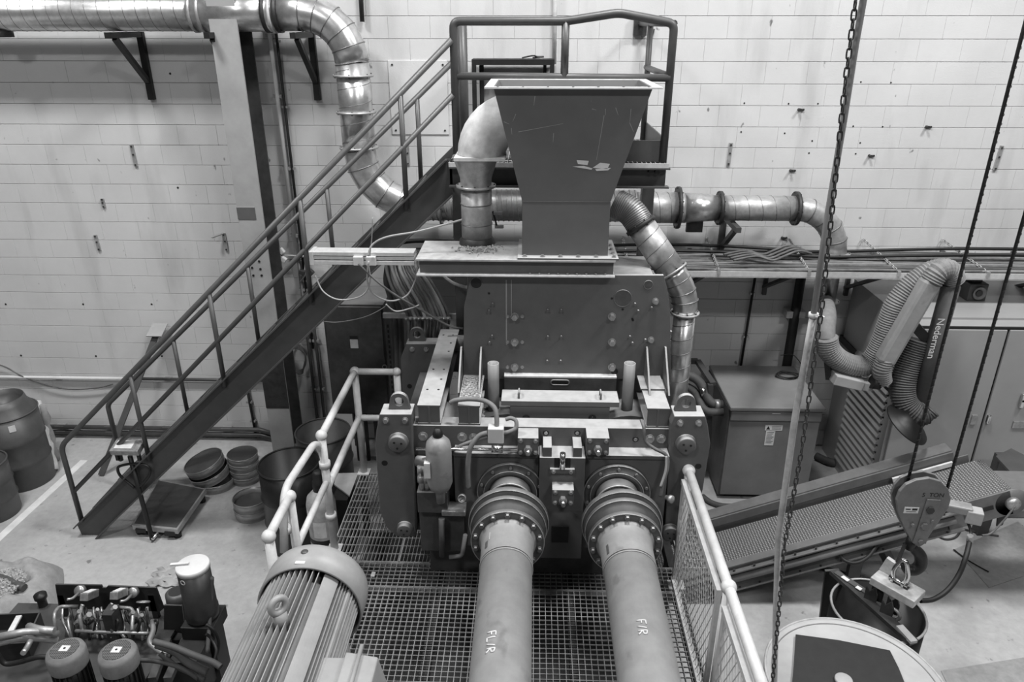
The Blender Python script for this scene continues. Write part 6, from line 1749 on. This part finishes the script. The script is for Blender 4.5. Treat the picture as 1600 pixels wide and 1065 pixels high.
nt.links.new(ge.outputs['Position'], vo.inputs['Vector']); nt.links.new(vo.outputs['Distance'], bpn.inputs['Height'])
nt.links.new(bpn.outputs['Normal'], nt.nodes['Principled BSDF'].inputs['Normal'])
crd = nt.nodes.new('ShaderNodeValToRGB'); nt.links.new(vo.outputs['Distance'], crd.inputs['Fac'])
crd.color_ramp.elements[0].position = 0.18; crd.color_ramp.elements[1].position = 0.34
crd.color_ramp.elements[0].color = (0.34, 0.34, 0.34, 1); crd.color_ramp.elements[1].color = (0.09, 0.09, 0.09, 1)
nt.links.new(crd.outputs['Color'], nt.nodes['Principled BSDF'].inputs['Base Color'])
bo = MB().add(vs, fs, sm).build('belt', 'belt_studs', t)
sd = bo.modifiers.new('thick', 'SOLIDIFY'); sd.thickness = 0.008
MB().cyl(cv(Le, VN + 0.02, -r), cv(Le, VF - 0.02, -r), r - 0.008, n=24).build('head_pulley', 'dark_steel', t)
# frames
cbox(-0.9, Lc - 0.02, VN, VN + 0.012, -0.20, 0.02, 'near_frame', 'conveyor_paint', None, 0.002)
cbox(-0.9, Lc - 0.45, VN - 0.05, VN, -0.02, -0.008, 'near_flange', 'conveyor_paint')
cbox(-0.9, Lc - 0.45, VN - 0.05, VN, -0.20, -0.188, 'near_flange', 'conveyor_paint')
cbox(-0.9, Lc - 0.45, VN - 0.015, VN + 0.06, 0.02, 0.034, 'near_skirt', 'conveyor_paint')
MB().tube([cv(-0.9, VN - 0.02, -0.09), cv(Lc - 0.5, VN - 0.02, -0.09)], 0.035, 10).build('near_tube', 'conveyor_paint', t)
cbox(-0.9, Lc - 0.1, VF, VF + 0.012, -0.20, 0.05, 'far_frame', 'conveyor_paint')
cbox(-0.9, Lc - 0.22, VF - 0.015, VF + 0.008, 0.05, 0.13, 'side_board', 'conveyor_paint')
cbox(-0.9, Lc - 0.22, VF + 0.0, VF + 0.12, 0.13, 0.142, 'side_board_top', 'conveyor_paint')
cbox(Lc - 0.75, Lc - 0.25, VF - 0.05, VF - 0.03, 0.02, 0.06, 'seal_strip', 'pale_edge')
s = 0.1
while s < Lc - 0.5:
    for h in (0.002, -0.194):
        MB().cyl(cv(s, VN - 0.03, h), cv(s, VN - 0.03, h) + un * 0.012, 0.010, n=6).build('bolt', 'dark_steel', t)
    s += 0.17
# head end plate, bearing and drive box
ep = MB().lathe([(0.0, 0), (0.125, 0), (0.125, 0.014), (0, 0.014)], cv(Le, VN - 0.002, -r), (0, -1, 0), 32).build('head_plate', 'conveyor_paint', t)
cbox(Lc - 0.55, Le, VN - 0.016, VN, -0.19, 0.045, 'head_cheek', 'conveyor_paint', None, 0.002)
MB().lathe([(0.055, 0), (0.055, 0.03), (0.035, 0.05), (0, 0.05)], cv(Le, VN - 0.016, -r), (0, -1, 0), 20).build('bearing', 'bolt_steel', ep)
cbox(Lc - 0.28, Lc - 0.2, VN - 0.02, VN - 0.012, -0.09, -0.05, 'slot', 'black_steel')
cbox(Lc - 0.5, Lc - 0.36, VN - 0.02, VN - 0.012, -0.03, 0.01, 'slot', 'black_steel')
hose('cable', [cv(Le, VN - 0.06, -r), cv(Le - 0.1, VN - 0.08, -0.16), cv(Le - 0.22, VN - 0.1, -0.24), cv(Lc - 0.36, VN - 0.12, -0.22)], 0.008, 'cable', t)
# scraper chute under the head
a_ = cv(Lc - 0.02, VN + 0.1, -0.18)
MB().prism([(0, 0), (-0.16, 0.02), (-0.06, -0.12), (-0.04, -0.24), (0.0, -0.22)], a_, (1, 0, 0), (0, 0, 1), (0, 0.02, 0)).build('scraper', 'black_steel', t)
MB().bx(a_.x - 0.1, a_.x + 0.9, VN + 0.05, VN + 0.45, a_.z - 0.02, a_.z + 0.08).build('discharge_chute', 'machine_dark', t, 0.004)
# legs
for y in (VN + 0.04, VF - 0.04):
    p = P(1346, 838, Y=y); MB().bar(V((p.x, y, p.z + 0.04)), (p.x, y, 0), 0.10, 0.05, up=(0, 1, 0)).build('leg', 'drum_black', t)
for s, y in ((1.32, VN + 0.04), (1.32, VF - 0.04)):
    p = cv(s, y, -0.2); MB().bar(p, (p.x + 0.35, y, 0.0), 0.05, 0.05, up=(0, 1, 0)).build('leg_brace', 'drum_black', t)
hose('cable_loop', [P(1310, 852, Y=VN), P(1316, 872, Y=VN - 0.05), P(1336, 879, Y=VN - 0.1), P(1358, 868, Y=VN - 0.08), P(1375, 842, Y=VN)], 0.015, 'rubber', t)
# slanted plate beyond the head end
pp = [P(x, y, Z=0.9) for x, y in ((1556, 712), (1580, 700), (1640, 730), (1610, 770))]
t = thing('chute_plate', 'grey slanted steel plate beyond the conveyor head at the right edge', 'plate', V((pp[0].x, pp[0].y, 0)))
MB().hexa([p + V((0, 0, -0.02)) for p in pp] + pp).build('plate', 'stair_paint', t)
MB().bx(pp[0].x + 0.05, pp[0].x + 0.15, pp[0].y, pp[0].y + 0.1, 0, 0.88).build('stand', 'drum_grey', t)

# ================================================================ crane hook, slung block, drum and vessel in the right foreground
HY_ = 3.9
H_ = lambda x, y, d=0.0: P(x, y, Y=HY_ + d)
t = thing('hook_block', 'worn grey crane hook block marked 5 TON hanging on two black ropes', 'hook block', H_(1430, 890))
outline = [(1401, 782), (1406, 768), (1416, 757), (1432, 750), (1452, 747), (1470, 752), (1482, 764), (1486, 780), (1482, 794), (1468, 814), (1453, 836), (1444, 850), (1436, 855), (1426, 848), (1412, 822), (1403, 800)]
def cheek(d0, d1, nm):
    pts = [H_(x, y, 0) for x, y in outline]
    return MB().prism([(p.x, p.z) for p in pts], (0, HY_ + d0, 0), (1, 0, 0), (0, 0, 1), (0, d1 - d0, 0)).build(nm, 'yellow_block', t, 0.004)
ck = cheek(-0.0, 0.025, 'cheek_plate'); cheek(0.075, 0.095, 'cheek_plate')
sc = H_(1446, 785); MB().lathe([(0.0, 0), (0.13, 0), (0.138, 0.0), (0.118, 0.012), (0.118, 0.034), (0.138, 0.046), (0, 0.046)], (sc.x, HY_ + 0.027, sc.z), (0, 1, 0), 32).build('sheave', 'black_steel', t)
for x, y, r_, m in ((1452, 795, 0.032, 'dark_steel'), (1443, 820, 0.03, 'yellow_block'), (1437, 844, 0.02, 'yellow_block'), (1425, 818, 0.012, 'yellow_block'), (1455, 812, 0.012, 'yellow_block')):
    bolt(H_(x, y), r_ * 0.8, 0.018, ck, m)
MB().bar(H_(1459, 780, -0.004), H_(1436, 848, -0.004), 0.085, 0.01, up=(0, -1, 0)).build('strap_plate', 'yellow_block', ck, 0.002)
c = H_(1424, 797, -0.004)
MB().bx(c.x - 0.045, c.x + 0.045, HY_ - 0.004, HY_, c.z - 0.022, c.z + 0.022).build('rating_plate', 'paper', ck)
mb = MB(); mb.bx(c.x - 0.036, c.x - 0.006, HY_ - 0.005, HY_ - 0.004, c.z + 0.004, c.z + 0.012); mb.bx(c.x + 0.004, c.x + 0.036, HY_ - 0.005, HY_ - 0.004, c.z + 0.0, c.z + 0.014); mb.bx(c.x - 0.03, c.x + 0.03, HY_ - 0.005, HY_ - 0.004, c.z - 0.012, c.z - 0.008)
mb.build('print_lines', 'ink', ck)
c = H_(1440, 776, -0.002)
text_mesh('5  TON', 'rating_lettering', 'ink', ck, V((c.x, HY_ - 0.001, c.z)), (1, 0, 0), (0, 0, 1), 0.042)
for nm, (xt, yt), (xb, yb4) in (('rope', (1601, 40), (1413, 772)), ('rope', (1640, 330), (1478, 770))):
    b_ = H_(xb, yb4, 0.06); MB().tube([b_, V((b_.x + 0.02, b_.y, 7.5))], 0.0095, 8).build(nm, 'rubber', t)
    hx = MB(); helix(hx, b_, V((b_.x + 0.02, b_.y, 6.0)), 0.0095, 0.045, 0.0018, 8); hx.build('rope_lay', 'dark_steel', t)
# hook
hk0 = H_(1424, 850, 0.06)
MB().cyl(hk0 + V((0, 0, 0.06)), hk0 - V((0.01, 0, 0.03)), 0.035, n=16).build('swivel', 'black_steel', t)
hp_ = [H_(x, y, 0.06) for x, y in ((1424, 852), (1430, 858), (1438, 868), (1438, 882), (1428, 890), (1416, 888), (1409, 880))]
MB().tube(bez(hp_, 5), [0.03 + 0.010 * math.sin(PI * k / 30) - 0.022 * max(0, k - 24) / 6 for k in range(31)], 14).build('hook', 'black_steel', t)
MB().bar(H_(1414, 850, 0.04), H_(1402, 878, 0.02), 0.012, 0.03).build('safety_latch', 'dark_steel', t)
# shackle and slung block
BZ = 1.10
b0, b1, b2 = P(1360, 901, Z=BZ), P(1429, 940, Z=BZ), P(1447, 922, Z=BZ)
b3 = b0 + (b2 - b1)
t = thing('lifting_magnet', 'pale metal block slung by a shackle from the crane hook above the drum', 'magnet', (b0 + b2) / 2 - V((0, 0, 0.08)))
up_ = V((0, 0, 0.06))
MB().hexa([b0 - up_, b1 - up_, b2 - up_, b3 - up_, b0, b1, b2, b3]).build('block', 'tube_pale', t, 0.006)
cm = (b0 + b1 + b2 + b3) / 4
e1_ = (b1 - b0).normalized(); e2_ = (b2 - b1).normalized()
MB().bar(cm - e1_ * 0.04, cm + e1_ * 0.07, 0.03, 0.02).build('slot', 'dark_steel', t)
back0, back1 = b3 - e1_ * 0.02, b3 + (b2 - b3) * 0.35
MB().prism([(0, 0), (0.2, 0), (0.17, 0.10), (0.03, 0.12)], b3 - e2_ * 0.02, e1_, (0, 0, 1), -e2_ * 0.03).build('back_plate', 'tube_pale', t, 0.003)
shk = cm + V((0, 0, 0.02)); tp = H_(1412, 880, 0.06)
w_ = e1_ * 0.033
MB().tube(bez([shk - w_, shk - w_ * 1.35 + (tp - shk) * 0.5, tp - w_ * 0.5 + V((0, 0, 0.012)), tp + V((0, 0, 0.022)), tp + w_ * 0.5 + V((0, 0, 0.012)), shk + w_ * 1.35 + (tp - shk) * 0.5, shk + w_], 6), 0.016, 10).build('shackle_bow', 'chrome', t)
MB().cyl(shk - w_ * 1.9, shk + w_ * 1.9, 0.015, n=12).build('shackle_pin', 'chrome', t)
for s in (-1, 1): MB().cyl(shk + w_ * s * 0.8, shk + w_ * s * 1.3, 0.026, n=14).build('shackle_eye', 'chrome', t)
# plug box hanging on a cable
c = P(1512, 802, Y=4.3)
t = thing('plug_box', 'pale connector box at the conveyor head with a black cable hanging from it', 'connector', c - V((0, 0, 0.08)))
rot = Matrix.Rotation(-0.35, 3, 'Z')
MB().box(c + V((0.03, -0.02, 0)), (0.10, 0.09, 0.10), rot).build('plug', 'cable_pale', t, 0.008)
MB().box(c + V((-0.06, 0.02, 0.035)), (0.16, 0.09, 0.06), rot).build('socket', 'shaft_paint', t, 0.01)
MB().tube(bez([c + V((0.0, 0, -0.04)), P(1517, 830, Y=4.25), P(1515, 842, Y=4.2)], 4), 0.010, 8).build('cable_tail', 'dark_steel', t)
MB().cyl(P(1516, 836, Y=4.2), P(1515, 847, Y=4.2), 0.02, n=12).build('gland', 'bolt_steel', t)
MB().tube(bez([P(1515, 845, Y=4.2), P(1509, 870, Y=4.1), P(1498, 898, Y=4.05), P(1480, 922, Y=4.0), P(1458, 936, Y=3.95), P(1438, 938, Y=3.93)], 6), 0.017, 10).build('cable', 'rubber', t)
MB().bar(c + V((-0.06, 0.04, 0.05)), P(1500, 790, Y=VN - 0.02), 0.03, 0.03).build('mount_bracket', 'dark_steel', t)
# open drum below the block
dd2 = drum(1372, 950, 0.86, 0.30, 'open steel drum under the slung metal block in the right foreground', 'drum_shell', hoopm='tin')
t = thing('drum_lifter', 'dark steel clamp bar with hooks lying across the open drum', 'clamp', P(1385, 950, Z=0.87))
z = 0.885
MB().bar(P(1302, 892, Z=z), P(1428, 1004, Z=z), 0.07, 0.03).build('beam', 'dark_steel', t)
o = MB().bar(P(1306, 893, Z=z + 0.02), P(1368, 934, Z=z + 0.02), 0.045, 0.008).build('beam_plate', 'drum_grey', t)
MB().bar(P(1316, 900, Z=z + 0.026), P(1326, 907, Z=z + 0.026), 0.03, 0.004).build('sticker', 'paper', o); MB().bar(P(1338, 916, Z=z + 0.026), P(1346, 921, Z=z + 0.026), 0.03, 0.004).build('sticker', 'paper', o)
for px, py in ((1358, 940), (1368, 936), (1383, 962), (1392, 956)):
    c = P(px, py, Z=z); MB().prism([(-0.04, -0.01), (0.04, -0.01), (0.04, 0.07), (0.016, 0.13), (-0.016, 0.08), (-0.04, 0.11)], c, (0.8, -0.6, 0), (0, 0, 1), (0.01, 0.012, 0)).build('claw', 'dark_steel', t)
c = P(1394, 962, Z=z); MB().torus(c + V((0, 0, 0.02)), (0.7, 0.7, 0.1), 0.045, 0.012, 24, 8).build('ring', 'bolt_steel', t)
MB().bar(P(1405, 978, Z=z + 0.02), P(1428, 1003, Z=z + 0.02), 0.05, 0.02).build('beam_end', 'tin', t)
# dark trestle beside the drum
p = P(1297, 945, Z=0)
t = thing('trestle_leg', 'dark steel trestle standing left of the open drum', 'trestle', p)
a_ = P(1300, 890, Z=0.84)
MB().bar(a_, P(1290, 968, Z=0.3), 0.10, 0.02, up=(0, -1, 0)).build('leg', 'drum_black', t)
q = P(1290, 968, Z=0.3); MB().bar(q, V((q.x - 0.02, q.y, 0)), 0.10, 0.02, up=(0, -1, 0)).build('leg', 'drum_black', t)
# round vessel with dark rubber mat
LZ = 1.0; lr = 0.515
lc = P(1338, 1066, Z=LZ)
t = thing('round_vessel', 'large pale round vessel lid in the right foreground', 'vessel', (lc.x, lc.y, 0))
MB().lathe([(lr - 0.02, 0), (lr - 0.02, LZ - 0.05), (lr, LZ - 0.04), (lr, LZ - 0.01), (lr - 0.012, LZ), (lr - 0.03, LZ - 0.002), (lr - 0.045, LZ - 0.012), (0, LZ - 0.008)], (lc.x, lc.y, 0), (0, 0, 1), 72, caps=True).build('body', 'vessel', t)
MB().torus((lc.x, lc.y, LZ - 0.002), (0, 0, 1), lr - 0.005, 0.008, 72, 8).build('rim_bead', 'dusty_top', t)
MB().torus((lc.x, lc.y, LZ - 0.012), (0, 0, 1), lr - 0.04, 0.005, 72, 6).build('lid_groove', 'hose', t)
mt_ = [P(x, y, Z=LZ + 0.002) for x, y in ((1243, 992), (1310, 1001), (1390, 1017), (1404, 1045), (1416, 1075), (1330, 1100), (1235, 1098), (1240, 1040))]
n = len(mt_)
one(MB().add(mt_ + [p + V((0, 0, 0.008)) for p in mt_], [tuple(range(n)), tuple(range(2 * n - 1, n - 1, -1))] + [(k, (k + 1) % n, n + (k + 1) % n, n + k) for k in range(n)]), 'rubber_mat', 'rubber', 'dark rubber mat lying on the round vessel lid', 'mat')
c = P(1318, 1063, Z=LZ + 0.02); one(MB().lathe([(0.05, 0), (0.05, 0.02), (0.045, 0.024), (0, 0.024)], (c.x, c.y, LZ + 0.011), (0, 0, 1), 28), 'lid_cap', 'vessel', 'small round pale cap on the dark rubber mat', 'cap')
# cable on the floor
pts = [P(x, y, Z=0.012) for x, y in ((1478, 815), (1492, 812), (1500, 825), (1494, 838), (1478, 842), (1464, 835), (1466, 828), (1500, 826), (1530, 832), (1560, 837))]
one(MB().tube(bez(pts, 6), 0.010, 6), 'floor_cable', 'hose_dark', 'thin cable looped on the floor under the conveyor head', 'cable')
pts = [P(x, y, Z=0.012) for x, y in ((1490, 858), (1510, 873), (1530, 885), (1545, 893))]
one(MB().tube(bez(pts, 4), 0.006, 6), 'floor_wire', 'rubber', 'thin dark wire along the edge of the floor cover plate', 'wire')
pts = [P(x, y, Z=0.03) for x, y in ((1098, 775), (1110, 784), (1130, 790), (1160, 790))]
one(MB().tube(bez(pts, 5), 0.028, 10), 'floor_hose', 'hose_dark', 'dark hose on the floor at the foot of the compressor', 'hose')
pts = [P(x, y, Z=0.02) for x, y in ((1250, 876), (1275, 884), (1310, 893), (1340, 903))]
one(MB().tube(bez(pts, 5), 0.02, 10), 'floor_hose', 'rubber', 'black hose on the floor below the conveyor', 'hose')

pts = [P(x, y, Z=0.05) for x, y in ((1275, 712), (1300, 722), (1330, 722), (1362, 712))]
one(MB().tube(bez(pts, 5), 0.045, 10), 'floor_hose', 'hose_dark', 'thick dark hose on the floor between the compressor and the louvred cabinet', 'hose')

# ---------------------------------------------------------------- hoist chain and pale pole, close to the camera
CY = 2.4
chain_px = [(1337, 0), (1320, 135), (1310, 233), (1297, 358), (1284, 482), (1269, 586), (1253, 701), (1226, 850), (1213, 1000), (1207, 1065)]
pole_px = [(1349, 0), (1337, 68), (1318, 190), (1293, 338), (1271, 492)]
pole2_px = [(1271, 492), (1259, 559), (1242, 654), (1216, 840), (1212, 971), (1210, 1063)]
cp = [P(x, y, Y=CY) for x, y in chain_px]
cp = [cp[0] + (cp[0] - cp[1]).normalized() * 0.6] + cp + [cp[-1] + V((0, 0, -0.35))]
t = thing('hoist_chain', 'dark hand chain hanging from above in front of the compressor', 'chain', cp[-1])
f1 = None
for a_, b_2 in zip(cp[:-1], cp[1:]):
    f1 = chain_links(a_, b_2, 0.0255, 0.0026, 0.0072, t, 'dark_steel', f1)
a1 = [P(x, y, Y=CY + 0.03) for x, y in pole_px]; a2 = [P(x, y, Y=CY + 0.03) for x, y in pole2_px]
t = thing('hanging_pole', 'slim pale pole hanging beside the hoist chain', 'pole', a2[-1] + V((0, 0, -0.35)))
MB().tube([a1[0] + (a1[0] - a1[1]).normalized() * 0.6] + a1, 0.0105, 10).build('upper_tube', 'shaft_paint', t)
MB().tube(a2 + [a2[-1] + V((0, 0, -0.35))], 0.0125, 10).build('lower_tube', 'tube_pale', t)
b_2 = a2[0]
MB().cyl(b_2 + V((0, 0, 0.008)), b_2 - V((0, 0, 0.008)), 0.017, n=12).build('coupling', 'white_paint', t)
MB().torus(b_2 + V((0.016, -0.015, 0)), (0, 0.2, 1), 0.014, 0.003, 16, 6).build('tie_ring', 'white_paint', t)
